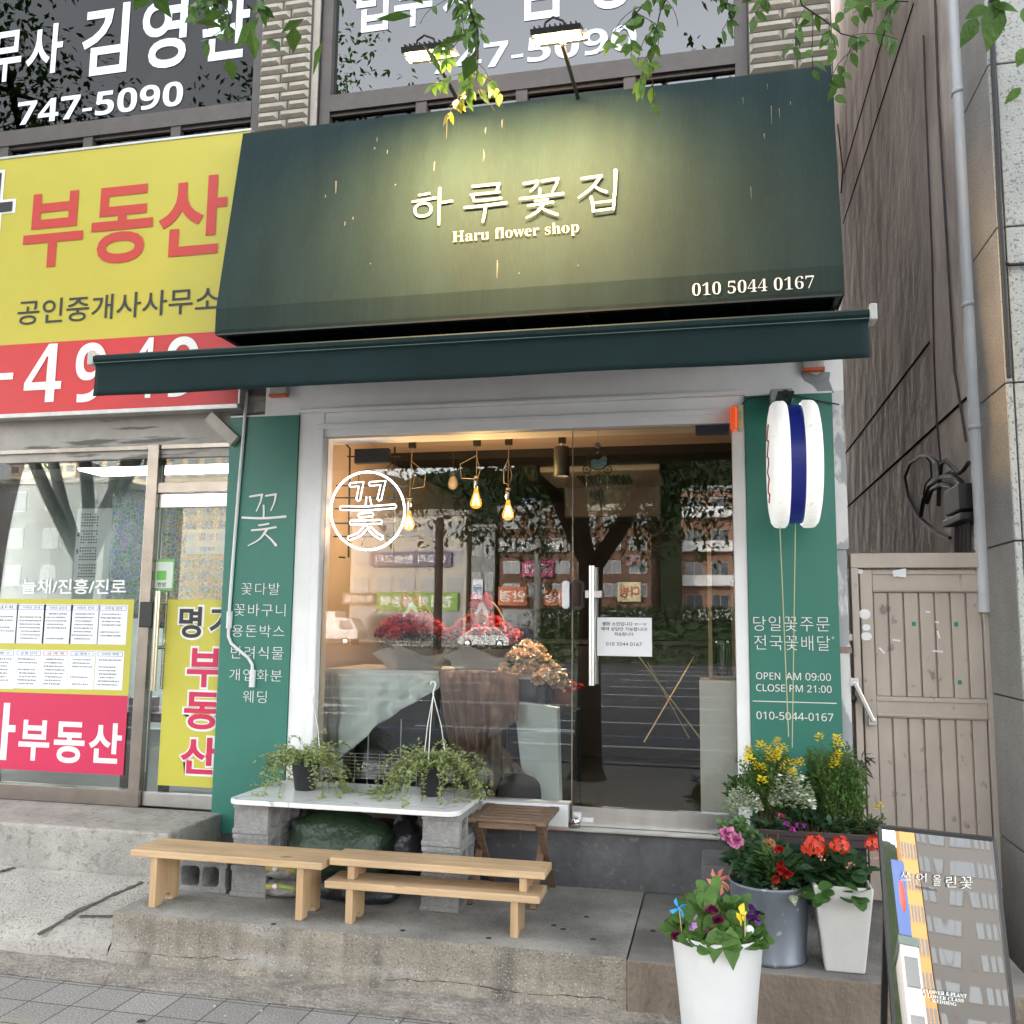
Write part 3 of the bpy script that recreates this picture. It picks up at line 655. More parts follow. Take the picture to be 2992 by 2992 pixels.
# ------------------------------------------------------------------ alley gate
gx0 = 0.69; gx1 = onY(q(6,1765,1300), 0.02).x; gzt = 2.0; YGt = 0.03
gt = thing('alley_gate', 'worn beige aluminium gate of vertical boards closing the alley', 'gate', (1.0,0,0.234))
fr = MB().box(gx0, gx1+0.045, YGt-0.03, YGt+0.05, gzt-0.075, gzt).box(gx0, gx0+0.035, YGt-0.03, YGt+0.05, 0.25, gzt-0.0755).box(gx1, gx1+0.045, YGt-0.028, YGt+0.05, 0.25, gzt-0.0755)
fr.build('gate_frame', gate_m, gt, bevel=0.003)
lf = MB(); a0, a1 = gx0+0.045, gx1-0.012
lf.box(a0, a0+0.06, YGt-0.012, YGt+0.03, 0.27, gzt-0.085); lf.box(a1-0.05, a1, YGt-0.012, YGt+0.03, 0.27, gzt-0.085)
for z0, z1 in ((gzt-0.20, gzt-0.085), (1.165, 1.27), (0.27, 0.40)):
    lf.box(a0+0.061, a1-0.051, YGt-0.008, YGt+0.03, z0, z1)
    for zz in (z0+0.012, z1-0.018): lf.box(a0+0.061, a1-0.051, YGt-0.016, YGt-0.0081, zz-0.005, zz+0.008)
lf.build('leaf_frame', gate_m, gt, bevel=0.0025)
sl_ = MB(); nb = 7; wd = (a1-0.051-a0-0.061)/nb
for z0, z1 in ((1.271, gzt-0.201), (0.401, 1.164)):
    for i in range(nb): sl_.box(a0+0.061+i*wd+0.004, a0+0.061+(i+1)*wd-0.004, YGt+0.004, YGt+0.02, z0, z1)
    sl_.box(a0+0.061, a1-0.051, YGt+0.0205, YGt+0.028, z0, z1)
sl_.build('boards', gate_m, gt, bevel=0.003)
ha, hb_ = onY(q(6,975,1920), -0.03), onY(q(9,1080,225), -0.03)
hg = MB().bar((ha.x,-0.035,ha.z), (hb_.x,-0.035,hb_.z), 0.02, 0.035, up=(0,1,0)).box(ha.x-0.02,ha.x+0.02,-0.03,YGt-0.012,ha.z-0.02,ha.z+0.02).box(hb_.x-0.02,hb_.x+0.02,-0.03,YGt-0.012,hb_.z-0.02,hb_.z+0.02)
hg.build('handle', steel, gt, bevel=0.003)
k0 = onY(q(9,965,95), 0.0)
MB().lathe([(0,-0.02),(0.014,-0.018),(0.02,-0.012),(0.022,0.017)], (k0.x,0,k0.z), 16, 'y').build('lock', black_metal, gt)
k0 = onY(q(6,925,1735), -0.02); MB().box(k0.x-0.035, k0.x+0.03, -0.025, YGt-0.013, k0.z-0.018, k0.z+0.014).build('hasp', mat('rusty_iron', (0.20,0.09,0.045), 0.75, c2=(0.3,0.27,0.24), vscale=40), gt)
for p in (q(6,1742,1330), q(9,1795,235), q(9,1825,950)):
    c0 = onY(p, 0.0); MB().tube([(gx1-0.006,-0.002,c0.z-0.06),(gx1-0.006,-0.002,c0.z+0.06)], 0.012, 10).box(gx1-0.005,gx1+0.03,-0.004,0.0015,c0.z-0.045,c0.z+0.045).build('hinge', dull_steel, gt)
for p, w_, h_ in ((q(6,1030,1535),.028,.026),(q(6,1040,1610),.02,.016),(q(6,1040,1660),.026,.02),(q(6,1000,1295),.018,.012),(q(6,955,1665),.017,.017)):
    c0 = onY(p, YGt); rbox(MB(), c0.x, c0.z, w_*2, h_*2, YGt-0.0135, YGt-0.010, min(w_,h_)*0.95).build('sticker', paper, gt)
st = MB(); c0 = [onY(q(6,x,y), YGt-0.018) for x, y in ((1190,1290),(1265,1275),(1268,1330),(1215,1322),(1195,1325))]; st.prism(c0, (0,-0.002,0))
st.build('sticker', paper, gt)
for x, y in ((1310,1590),(1550,1592),(1570,1920)): c0 = onY(q(6,x,y), YGt); MB().box(c0.x-.009,c0.x+.009,YGt+0.001,YGt+0.0035,c0.z-.011,c0.z+.011).build('sticker', mat('teal_sticker', (0.01,0.22,0.2), 0.4), gt)
for x, y, dx, dy in ((1445,1745,30,3),(1213,1683,22,3),(1440,1580,12,2),(1390,1522,14,2),(1130,1740,14,16),(1450,1650,6,22)):
    c0, c1 = onY(q(6,x-dx,y-dy),YGt), onY(q(6,x+dx,y+dy),YGt); MB().bar((c0.x,YGt+.002,c0.z),(c1.x,YGt+.002,c1.z),.004,.009).build('torn_sticker', paper, gt)

# ------------------------------------------------------------------ signs on the front
SX0, SX1 = -2.80, 0.65
so_ = thing('fabric_sign', 'dark green sloping canvas sign box with cream brush lettering above the awning', 'shop sign', (-1.07,-0.2,3.3))
sb = MB(); NX, NZ = 70, 30
for j in range(NZ+1):
    for i in range(NX+1):
        t = j/NZ; x = SX0 + (SX1-SX0)*i/NX; e = math.sin(PI*i/NX)*math.sin(PI*t)
        n = mn.noise(Vector((x*1.5, t*2, 3)))
        sb.v.append((x, -0.4+0.2*t + 0.006*n*e, 3.41+1.19*t))
for j in range(NZ):
    for i in range(NX): a = j*(NX+1)+i; sb.f.append((a,a+1,a+NX+2,a+NX+1)); sb.sm.append(True)
sb.quad((SX0,-0.4,3.26),(SX1,-0.4,3.26),(SX1,-0.4,3.41),(SX0,-0.4,3.41))
for x, r in ((SX0,1),(SX1,-1)):
    pl = [(x,-0.4,3.26),(x,-0.4,3.41),(x,-0.2,4.60),(x,-0.062,4.60),(x,-0.062,3.26)]; sb.add(pl, [(0,1,2,3,4) if r > 0 else (4,3,2,1,0)])
sb.quad((SX0,-0.2,4.60),(SX1,-0.2,4.60),(SX1,-0.062,4.60),(SX0,-0.062,4.60))
sb.build('canvas', awn_green, so_)
fb = MB()
for z, y in ((3.265,-0.385),(3.265,-0.08)): fb.bar((SX0+0.01,y,z),(SX1-0.01,y,z),0.03,0.03)
for i in range(9): x = SX0+0.03+i*(SX1-SX0-0.06)/8; fb.bar((x,-0.38,3.266),(x,-0.08,3.266),0.025,0.025)
fb.build('frame', black_metal, so_)
MB().box(SX0+.012, SX1-.012, -0.392, -0.066, 3.284, 3.29).box(SX0+.012, SX1-.012, -0.17, -0.066, 3.20, 3.2485).build('underside', mat('underside_shade', (.008,.012,.012), .9, spec=.1), so_)  # panels closing the sign bottom; the gap's shade is put into their near-black colour
PO, PN = Vector((0,-0.2,4.60)), Vector((0,-1.19,0.2)).normalized()
pl2 = lambda p: onP(q(2,*p), PO, PN)
t = MB()
brush(t, [
 (6,7,(628,1108),(660,1103),(690,1097)), (6,8,(590,1146),(660,1134),(728,1122)),
 (8,8,(660,1152),(625,1162),(606,1190),(618,1220),(652,1226),(688,1212),(698,1182),(682,1158),(655,1152)),
 (10,7,(748,1068),(744,1160),(741,1275)), (7,7,(752,1152),(785,1146),(818,1140)),
 (7,8,(930,1060),(1010,1052),(1086,1044)), (9,8,(1078,1046),(1074,1068),(1068,1096)), (6,7,(920,1107),(1000,1099),(1085,1090)),
 (8,7,(932,1108),(936,1126),(942,1142)), (6,7,(938,1143),(1020,1136),(1095,1126)), (7,8,(886,1180),(1000,1168),(1124,1152)), (10,7,(1005,1166),(1000,1215),(990,1262)),
 (7,7,(1218,1046),(1262,1038),(1302,1030)), (9,5,(1298,1032),(1290,1058),(1258,1090)),
 (7,7,(1322,1032),(1368,1024),(1418,1016)), (9,5,(1412,1018),(1404,1050),(1380,1096)),
 (8,7,(1312,1074),(1311,1094),(1309,1116)), (7,8,(1198,1132),(1320,1118),(1445,1102)),
 (6,7,(1282,1146),(1320,1141),(1358,1136)), (7,7,(1245,1172),(1315,1162),(1388,1150)),
 (10,5,(1330,1164),(1296,1205),(1236,1240)), (6,9,(1322,1186),(1365,1206),(1412,1222)),
 (7,7,(1546,1020),(1600,1012),(1662,1003)), (10,5,(1655,1006),(1605,1070),(1530,1128)), (6,9,(1618,1062),(1650,1082),(1690,1096)),
 (12,8,(1738,972),(1737,1040),(1734,1118)), (9,8,(1600,1122),(1608,1160),(1614,1208)), (9,8,(1732,1104),(1730,1150),(1726,1196)),
 (6,6,(1612,1158),(1670,1152),(1728,1145)), (7,7,(1614,1204),(1670,1197),(1728,1189))], pl2, PN, 0.010, thin=0.9)
t.build('lettering', cream_ink, so_); t = MB()
a, c_, d_ = pl2((818,1390)), pl2((1532,1338)), pl2((818,1328))
write(t, serif('Haru flower shop'), a, (c_.x-a.x,0,0), (d_-a)*1.25, offset=-0.012, nrm=PN, out=0.010)
t.build('lettering', cream_ink, so_)
t = MB(); writeY(t, serif('010 5044 0167'), q(3,60,1672), q(3,748,1632), q(3,60,1602), -0.4, offset=-0.014, out=0.005)
t.build('phone_number', white_ink, so_)
random.seed(77)
mk = MB()
for x, y, h_ in ((390,790,16),(378,840,8),(715,940,36),(160,1060,40),(210,1265,14),(255,1235,9),(785,730,55),(1068,1520,60),(1002,740,20),(1098,700,30),(995,880,34),(100,1110,10),(355,1490,5),(495,1045,4),(450,860,12),(1190,1545,5),(1525,1500,4)):
    for k in range(3):
        xx = x+random.uniform(-3,3); a_ = h_*random.uniform(.5,1); brush(mk, [(random.uniform(1,2.6), .6, (xx, y-a_), (xx-1, y+a_*.2), (xx-2.5, y+a_))], pl2, PN, 0.0022+.0005*k)
for x, y, h_ in ((505,650,52),(390,1090,34),(465,770,14),(345,570,20),(550,640,26),(613,585,9),(482,490,15)):
    brush(mk, [(random.uniform(1.5,4), .7, (x, y-h_), (x+1, y), (x+2, y+h_))], lambda p: onP(q(3,*p), PO, PN), PN, 0.0022)
mk.build('droppings', mat('dried_droppings', (.16,.16,.135), .8), so_)
# retractable awning
AX0, AX1, AY = -3.055, 0.672, -1.10
aw = thing('retractable_awning', 'dark green retractable awning with a straight valance over the shopfront', 'awning', (-1.19,-0.5,2.9))
ZBAR = 2.935
MB().prism([(AX0+.03,AY-0.012,ZBAR-.05),(AX0+.03,AY-0.03,ZBAR-.03),(AX0+.03,AY-0.03,ZBAR-.012),(AX0+.03,AY-0.012,ZBAR),(AX0+.03,AY+0.05,ZBAR+.012),(AX0+.03,AY+0.06,ZBAR-.02),(AX0+.03,AY+0.03,ZBAR-.05)], (AX1-AX0-.06,0,0)).build('front_bar', awn_green, aw)
for x in (AX0, AX1-0.0295): MB().box(x, x+0.0295, AY-0.034, AY+0.065, ZBAR-0.054, ZBAR+0.016).build('end_cap', mat('grey_cap', (0.5,0.5,0.5), 0.4), aw, bevel=0.005)
vb = MB(); NX = 120
for j in range(7):
    for i in range(NX+1):
        x = AX0+0.035 + (AX1-AX0-0.07)*i/NX; t = j/6
        vb.v.append((x, AY-0.012 + 0.006*math.sin(x*5+1)*t + 0.008*t*mn.noise(Vector((x*2,t,0))), ZBAR-0.05-0.162*t - 0.006*t*mn.noise(Vector((x*1.3,9,0)))))
for j in range(6):
    for i in range(NX): a = j*(NX+1)+i; vb.f.append((a,a+NX+1,a+NX+2,a+1)); vb.sm.append(True)
vo = vb.build('valance', awn_dark, aw); sm = vo.modifiers.new('thickness','SOLIDIFY'); sm.thickness = 0.002
MB().tube([(AX0+.035,AY-0.0315,ZBAR-.047),(AX1-.035,AY-0.0315,ZBAR-.047)], 0.002, 6).build('seam', mat('seam_green', (0.10,0.16,0.15), 0.6), aw)
MB().add([(AX0+.05,AY+.05,ZBAR+.004),(AX1-.05,AY+.05,ZBAR+.004),(AX1-.05,-0.17,3.20),(AX0+.05,-0.17,3.20),(AX0+.05,AY+.05,ZBAR),(AX1-.05,AY+.05,ZBAR),(AX1-.05,-0.17,3.196),(AX0+.05,-0.17,3.196)], [(0,1,2,3),(7,6,5,4),(0,4,5,1),(1,5,6,2),(2,6,7,3),(3,7,4,0)]).build('canopy', awn_dark, aw)
MB().tube([(AX0+.06,-0.11,3.17),(AX1-.06,-0.11,3.17)], 0.055, 16).build('roller', black_metal, aw)
for sx_, x in ((1,-2.5),(-1,0.1)):
    MB().bar((x,-0.12,3.06),(x+sx_*0.45,-0.62,2.99),0.03,0.05).bar((x+sx_*0.45,-0.62,2.99),(x,AY+0.03,ZBAR-.03),0.025,0.04).build('arm', dull_steel, aw)
# yellow estate office sign
ys = thing('estate_sign', 'yellow and red sign box of the estate office with big red syllables', 'shop sign', (-4.5,-0.1,2.92))
yz0, yz1 = 2.921, 4.673; ym = onY(q(1,1200,1873), -0.1).z
MB().box(-7, -2.805, -0.1, -0.001, ym, yz1).build('yellow_face', yellow_m, ys)
MB().box(-7, -2.805, -0.1, -0.001, yz0, ym-0.0005).build('red_face', red_m, ys)
alu = mat('sign_aluminium', (0.55,0.54,0.52), 0.45, 0.6, vary=0.2, vscale=6)
MB().box(-7, -2.801, -0.106, -0.004, yz0-0.028, yz0-0.0005).box(-7, -2.801, -0.106, -0.004, yz1+0.0005, yz1+0.018).box(-2.8045,-2.79,-0.1,-0.004,yz0,3.25).build('rim', alu, ys, bevel=0.003)
t = MB()
for ch, x0, x1, yb, yt in (('부',120,458,1522,1108),('동',503,850,1500,1072),('산',885,1268,1458,1022)):
    sl2 = -0.045; writeY(t, ch, q(1,x0,yb), q(1,x1,yb+sl2*(x1-x0)), q(1,x0,yt), -0.1, offset=0.022)
t.build('red_lettering', red_ink, ys)
t = MB(); writeY(t, '가', q(1,-430,1470), q(1,68,1440), q(1,-430,1010), -0.1, offset=0.05, out=0.003); t.build('outline', white_ink, ys)
t = MB(); writeY(t, '가', q(1,-412,1455), q(1,52,1428), q(1,-412,1025), -0.1, offset=0.026, out=0.006)
t.build('black_lettering', black_ink, ys); t = MB()
writeY(t, '공인중개사사무소', q(1,95,1838), q(1,1238,1752), q(1,95,1700), -0.1, offset=0.006, out=0.004)
t.build('black_lettering', black_ink, ys)
t = MB()
for ch, x0, x1, yb, yt in (('-',-20,75,215,178),('4',130,340,345,20),('9',415,590,342,10),('1',770,850,318,-20),('9',930,1115,312,-25)):
    t = MB(); writeY(t, sans(ch,True), q(4,x0,yb), q(4,x1,yb-0.05*(x1-x0)), q(4,x0,yt), -0.1, offset=-0.012); t.build('phone_number', white_ink, ys)
# green panels
gp = thing('green_panel_sign', 'green vertical panel listing flower goods left of the shop window', 'panel sign', (-2.65,-0.03,0.4))
PL0, PL1 = -2.885, -2.432
MB().box(PL0, PL1, -0.032, -0.001, 0.393, 2.852).build('board', panel_green, gp)
MB().box(PL0, PL1, -0.0335, -0.001, 2.8525, 2.862).build('top_trim', white_paint, gp)
t = MB(); pY = lambda Y, n: (lambda p: onY(q(n,*p), Y)); N0 = (0,-1,0)
brush(t, [(5,6,(1410,872),(1445,866),(1484,860)),(6,3,(1480,862),(1472,900),(1448,955)),(5,6,(1500,868),(1530,863),(1562,858)),(6,3,(1558,860),(1552,900),(1530,952)),
 (5,5,(1490,920),(1491,955),(1490,992)),(6,7,(1368,990),(1490,994),(1616,984)),(5,5,(1462,1034),(1492,1030),(1520,1024)),(5,6,(1422,1062),(1490,1056),(1562,1044)),
 (7,3,(1512,1052),(1470,1110),(1402,1150)),(3,8,(1490,1076),(1530,1110),(1562,1148))], pY(-0.032,4), N0, 0.003)
t.build('lettering', white_ink, gp)
for s_, n, x0, x1, yb, yt in (('꽃다발',4,1362,1580,1425,1358),('꽃바구니',4,1322,1612,1545,1476),('용돈박스',4,1310,1606,1662,1594),('반려식물',4,1304,1600,1785,1714),('개업화분',4,1295,1592,1908,1842),('웨딩',7,1372,1505,116,48)):
    t = MB(); writeY(t, s_, q(n,x0,yb), q(n,x1,yb), q(n,x0,yt), -0.032, offset=-0.012, spacing=1.1); t.build('lettering', white_ink, gp)
gp2 = thing('green_panel_sign', 'green vertical panel with opening hours between the glass door and the gate', 'panel sign', (0.4,-0.03,0.3))
MB().box(0.1715, 0.620, -0.032, -0.001, 0.26, 2.852).build('board', panel_green, gp2)
MB().box(0.1715, 0.620, -0.0335, -0.001, 2.8525, 2.862).build('top_trim', white_paint, gp2)
t = MB()
for s_, n, x0, x1, yb, yt, dy in (('당일꽃주문',6,405,835,1628,1545,-8),('전국꽃배달',6,410,838,1735,1652,-2)):
    t = MB(); writeY(t, s_, q(n,x0,yb), q(n,x1,yb+dy), q(n,x0,yt), -0.032, offset=-0.012, spacing=1.1); t.build('lettering', white_ink, gp2)
for s_, p0, p1, p2 in (('OPEN', q(6,420,1902), q(6,556,1902), q(6,420,1862)), ('AM 09:00', q(6,588,1906), q(6,842,1906), q(6,588,1864)), ('CLOSE PM 21:00', q(9,420,52), q(9,846,58), q(9,420,12)), ('010-5044-0167', q(9,422,210), q(9,856,222), q(9,422,166))):
    t = MB(); writeY(t, sans(s_), p0, p1, p2, -0.032); t.build('lettering', white_ink, gp2)
t = MB(); a, c_ = onY(q(9,400,106),-0.032), onY(q(9,875,122),-0.032); t.box(a.x, c_.x, -0.034, -0.0325, c_.z-0.002, c_.z+0.002)
c0 = onY(q(6,853,1668),-0.032); t.build('rule_line', white_ink, gp2); MB().lathe([(0.004,-0.035),(0.006,-0.035)], (c0.x,0,c0.z), 12, 'y').build('dot', white_ink, gp2)

# projecting round light box
lc = onY(q(6,630,690), -0.36)
lb = thing('round_light_sign', 'round double faced light box sign with white drums and a blue band', 'light sign', lc)
glow = mat('lit_acrylic', (0.82,0.82,0.80), 0.4, vary=0.05, vscale=30, emit=(1.0,0.99,0.94), estr=0.055)
overlay(glow, (0.55,0.48,0.36), 30, (1,1,1), 0.62, 0.7, 0.6)
R0 = 0.315
for s_ in (-1, 1):
    pr = [(0.0,0.118),(R0-0.06,0.116),(R0-0.02,0.108),(R0-0.004,0.095),(R0,0.08),(R0,0.045),(R0-0.012,0.034)]
    MB().lathe([(r, h*s_) for r, h in pr], lc, 56, 'x').build('drum', glow, lb)
MB().lathe([(R0-0.022,-0.036),(R0-0.022,0.036)], lc, 56, 'x').build('blue_band', mat('blue_band', (0.008,0.014,0.13), 0.4, emit=(0.02,0.04,0.5), estr=0.015), lb)
t = MB(); pp = []
for i in range(15): a_ = -0.75+1.5*i/14; pp.append((lc.x-0.1185, lc.y-0.12*math.sin(i*1.9)*0.6, lc.z+0.25*a_))
t.tube(pp, 0.005, 6); t.build('lettering', red_ink, lb)
c0 = onY(q(6,562,310), -0.05)
MB().box(c0.x-0.06, c0.x+0.055, -0.12, -0.0335, c0.z-0.035, c0.z+0.03).build('junction_box', mat('grey_box', (0.35,0.36,0.33), 0.5), lb, bevel=0.006)
MB().tube([(c0.x,-0.33,c0.z-0.05),(c0.x,-0.1,c0.z-0.05)], 0.02, 12).box(c0.x-0.04,c0.x+0.04,-0.36,-0.09,c0.z-0.06,c0.z-0.045).build('wall_arm', black_metal, lb)
ct = MB(); 
e1 = Vector((0.33,-0.40,1.10)); e2 = Vector((0.345,-0.40,1.05))
for (a, b) in (((lc.x-0.075, lc.y-0.05, lc.z-R0), e1), ((lc.x+0.0, lc.y-0.03, lc.z-R0+0.02), e2)): ct.tube([a, tuple(b)], 0.0022, 6)
tag(ct.build('hanging_cord', mat('gold_cord', (0.50,0.44,0.24), 0.5)), 'thin golden cords hanging from the round light sign down to the flower box', 'cord')
# alarm beacon
c0, c1 = onY(q(6,272,368), -0.06), onY(q(6,316,498), -0.06)
ab_ = thing('alarm_beacon', 'small orange alarm beacon above the corner of the glass door', 'alarm', (c0.x,-0.05,c1.z))
MB().box(c0.x, c1.x, -0.10, -0.034, c1.z, c0.z).build('lens', mat('orange_lens', (0.75,0.09,0.02), 0.25, emit=(1,0.1,0.02), estr=0.05), ab_, bevel=0.012)
bx = MB().box(c1.x+0.001, c1.x+0.026, -0.10, -0.034, c1.z-0.003, c0.z+0.003).build('base', mat('cream_plastic', (0.62,0.55,0.30), 0.5), ab_, bevel=0.004)
t = MB(); write(t, 'kt telecop', (c1.x+0.017,-0.1,c1.z+0.02), (0,0,0.075), (-0.009,0,0)); t.build('lettering', black_ink, bx)
cb = MB()
for pts, r in (([(6,335,355),(6,370,320),(6,500,300)], .004), ([(6,620,300),(6,740,325),(6,890,352)], .004)): cb.tube([onY(q(*p),-0.045) for p in pts], r, 6)
tag(cb.build('wire', dark_rubber), 'black wire strung from the beacon past the light sign', 'wire')

# floodlights on arms
warm = (1.0, 0.62, 0.26)
def floodlight(base, piv, head_dx, label):
    B = onY(q(2,*base), -0.19); B.z = 4.605; P = onY(q(2,*piv), -0.82)
    f = thing('floodlight', label, 'floodlight', B, 'floodlights on arms over the green sign')
    MB().tube([B+Vector((0,0.03,-0.02)), P], 0.011, 10).build('arm', black_metal, f)
    n = Vector((0, 0.40, -0.92)).normalized(); u = Vector((1,0,0)); v = n.cross(u)
    C = P + Vector((head_dx, -0.015, 0.055))
    W_, D_, T_ = 0.125, 0.085, 0.014
    b = MB(); b.hexa([C+u*(sx_*W_)+v*(sy*D_)+n*(sn*T_) for sn in (-1,1) for sx_, sy in ((-1,-1),(1,-1),(1,1),(-1,1))])
    for i in range(9): b.bar(C+u*(-W_+0.02+i*0.026)+v*(-D_)-n*(T_+.006), C+u*(-W_+0.02+i*0.026)+v*D_-n*(T_+.006), 0.005, 0.012, up=n)
    hd = b.build('head', black_metal, f)
    b = MB(); b.hexa([C+u*(sx_*(W_-.015))+v*(sy*(D_-.015))+n*(T_+0.001+0.002*k) for k in (0,1) for sx_, sy in ((-1,-1),(1,-1),(1,1),(-1,1))])
    b.build('lens', emis('warm_lens', warm, 5), hd)
    br = MB(); dn = Vector((0.03,0.0,-0.055))
    for s_ in (-1, 1): br.bar(C+u*(s_*(W_+.006)), C+u*(s_*(W_+.006)*0.92)+dn, 0.004, 0.022)
    br.bar(C-u*(W_+.006)*0.92+dn, C+u*(W_+.006)*0.92+dn, 0.022, 0.008); br.tube([C+dn+Vector((-.004,-.014,0)), C+dn+Vector((-.004,.012,0))], 0.016, 12)
    br.build('bracket', mat('bracket_metal', (0.45,0.43,0.40), 0.4, 0.3), f)
    MB().tube([C-u*0.07-n*0.02, C-u*0.06-n*0.045+Vector((0,0,.01)), C-u*0.02-n*0.06+Vector((0,0,.015)), C+u*0.03-n*0.05, C+u*0.04-n*0.0, C+dn*0.8], 0.006, 8).build('cable', dark_rubber, f)
    l = D.lights.new('floodlight_lamp', 'AREA'); l.shape = 'RECTANGLE'; l.size = 0.24; l.size_y = 0.16; l.energy = FLOOD_W; l.color = warm; l.spread = math.radians(150)
    lo_ = D.objects.new('floodlight_lamp', l); col.objects.link(lo_); lo_.parent = f
    lo_.location = C + n*(T_+0.008) - B; lo_.rotation_euler = (-n).to_track_quat('Z','Y').to_euler()
FLOOD_W = 11
floodlight((880,620), (725,345), -0.035, 'black floodlight over the green sign, left one beside the hanging branch')
floodlight((1525,545), (1435,250), -0.02, 'black floodlight over the green sign, right one set higher')

# ------------------------------------------------------------------ notices and vinyl on glass
def notice(name, label, cat, Y, p0, p1, m, lines, group=None, thick=0.0012):
    a, c_ = onY(p0, Y), onY(p1, Y)
    o = thing(name, label, cat, (a.x, Y, c_.z), group)
    MB().box(a.x, c_.x, Y-thick, Y, c_.z, a.z).build('sheet', m, o)
    for (s_, mm, p_bl, p_br, p_tl, off) in lines:
        t = MB(); writeY(t, s_, p_bl, p_br, p_tl, Y-thick, offset=off, out=0.0008); t.build('lettering', mm, o)
    return o
notice('door_notice', 'white paper notice with black text taped inside the glass door', 'notice', 0.0295, q(5,1632,1553), q(5,1942,1775), paper, [
 ('생화 소진입니다 ㅠㅡㅠ', black_ink, q(5,1660,1600), q(5,1912,1600), q(5,1660,1578), 0.012), ('예약 상담만 가능합니다!', black_ink, q(5,1655,1628), q(5,1915,1628), q(5,1655,1607), 0.012),
 ('죄송합니다', black_ink, q(5,1730,1657), q(5,1838,1658), q(5,1730,1637), 0.012), ('010 5044 0167', black_ink, q(5,1682,1712), q(5,1885,1714), q(5,1682,1692), 0.0)])
GY = 0.0115
yv = onY(q(4,760,1452), GY); yb = onY(q(7,724,80), GY); cb_ = onY(q(7,694,528), GY)
lv = thing('yellow_vinyl_board', 'yellow vinyl sheet across the office window behind the property listings', 'window vinyl', (-4.5,GY,yb.z))
MB().box(-6.9, (yv.x+yb.x)/2, GY-0.001, GY, yb.z+0.0005, yv.z).build('sheet', yellow_v, lv)
cv = thing('crimson_vinyl_banner', 'crimson vinyl banner with white syllables low on the office window', 'window vinyl', (-4.5,GY,cb_.z))
MB().box(-6.9, (cb_.x+yb.x)/2, GY-0.001, GY, cb_.z, yb.z).build('sheet', pink_m, cv)
t = MB()
for ch, x0, x1, yb2, yt in (('가',-170,75,432,112),('부',98,272,440,212),('동',297,470,455,222),('산',495,680,455,228)): writeY(t, ch, q(7,x0,yb2), q(7,x1,yb2+4), q(7,x0,yt), GY-0.001, offset=0.024, out=0.001)
t.build('lettering', white_ink, cv)
d0, d1 = onY(q(4,952,1452), GY), onY(q(7,886,582), GY)
dv = thing('yellow_door_banner', 'tall yellow vinyl banner with vertical syllables on the office door', 'window vinyl', (-3.1,GY,d1.z))
MB().box((d0.x+d1.x)/2, OX-0.001, GY-0.001, GY, d1.z, d0.z).build('sheet', yellow_v, dv)
for off, mm, out in ((0.062, white_ink, 0.001), (0.026, None, 0.003)):
    tb, tr = MB(), MB(); g = 12 if mm else 0
    writeY(tb, '명', q(4,1008-g,1668+g), q(4,1135+g,1672+g), q(4,1008-g,1492-g), GY-0.001, offset=off, out=out)
    writeY(tb, '가', q(4,1180-g,1660+g), q(4,1335+g,1664+g), q(4,1180-g,1490-g), GY-0.001, offset=off, out=out)
    writeY(tr, '부', q(4,1052-g,1945+g), q(4,1250+g,1948+g), q(4,1052-g,1725-g), GY-0.001, offset=off, out=out)
    writeY(tr, '동', q(7,1035-g,265+g), q(7,1238+g,268+g), q(7,1035-g,55-g), GY-0.001, offset=off, out=out)
    writeY(tr, '산', q(7,1015-g,515+g), q(7,1222+g,518+g), q(7,1015-g,308-g), GY-0.001, offset=off, out=out)
    tb.build('outline' if mm else 'black_lettering', mm or black_ink, dv); tr.build('outline' if mm else 'crimson_lettering', mm or pink_m, dv)
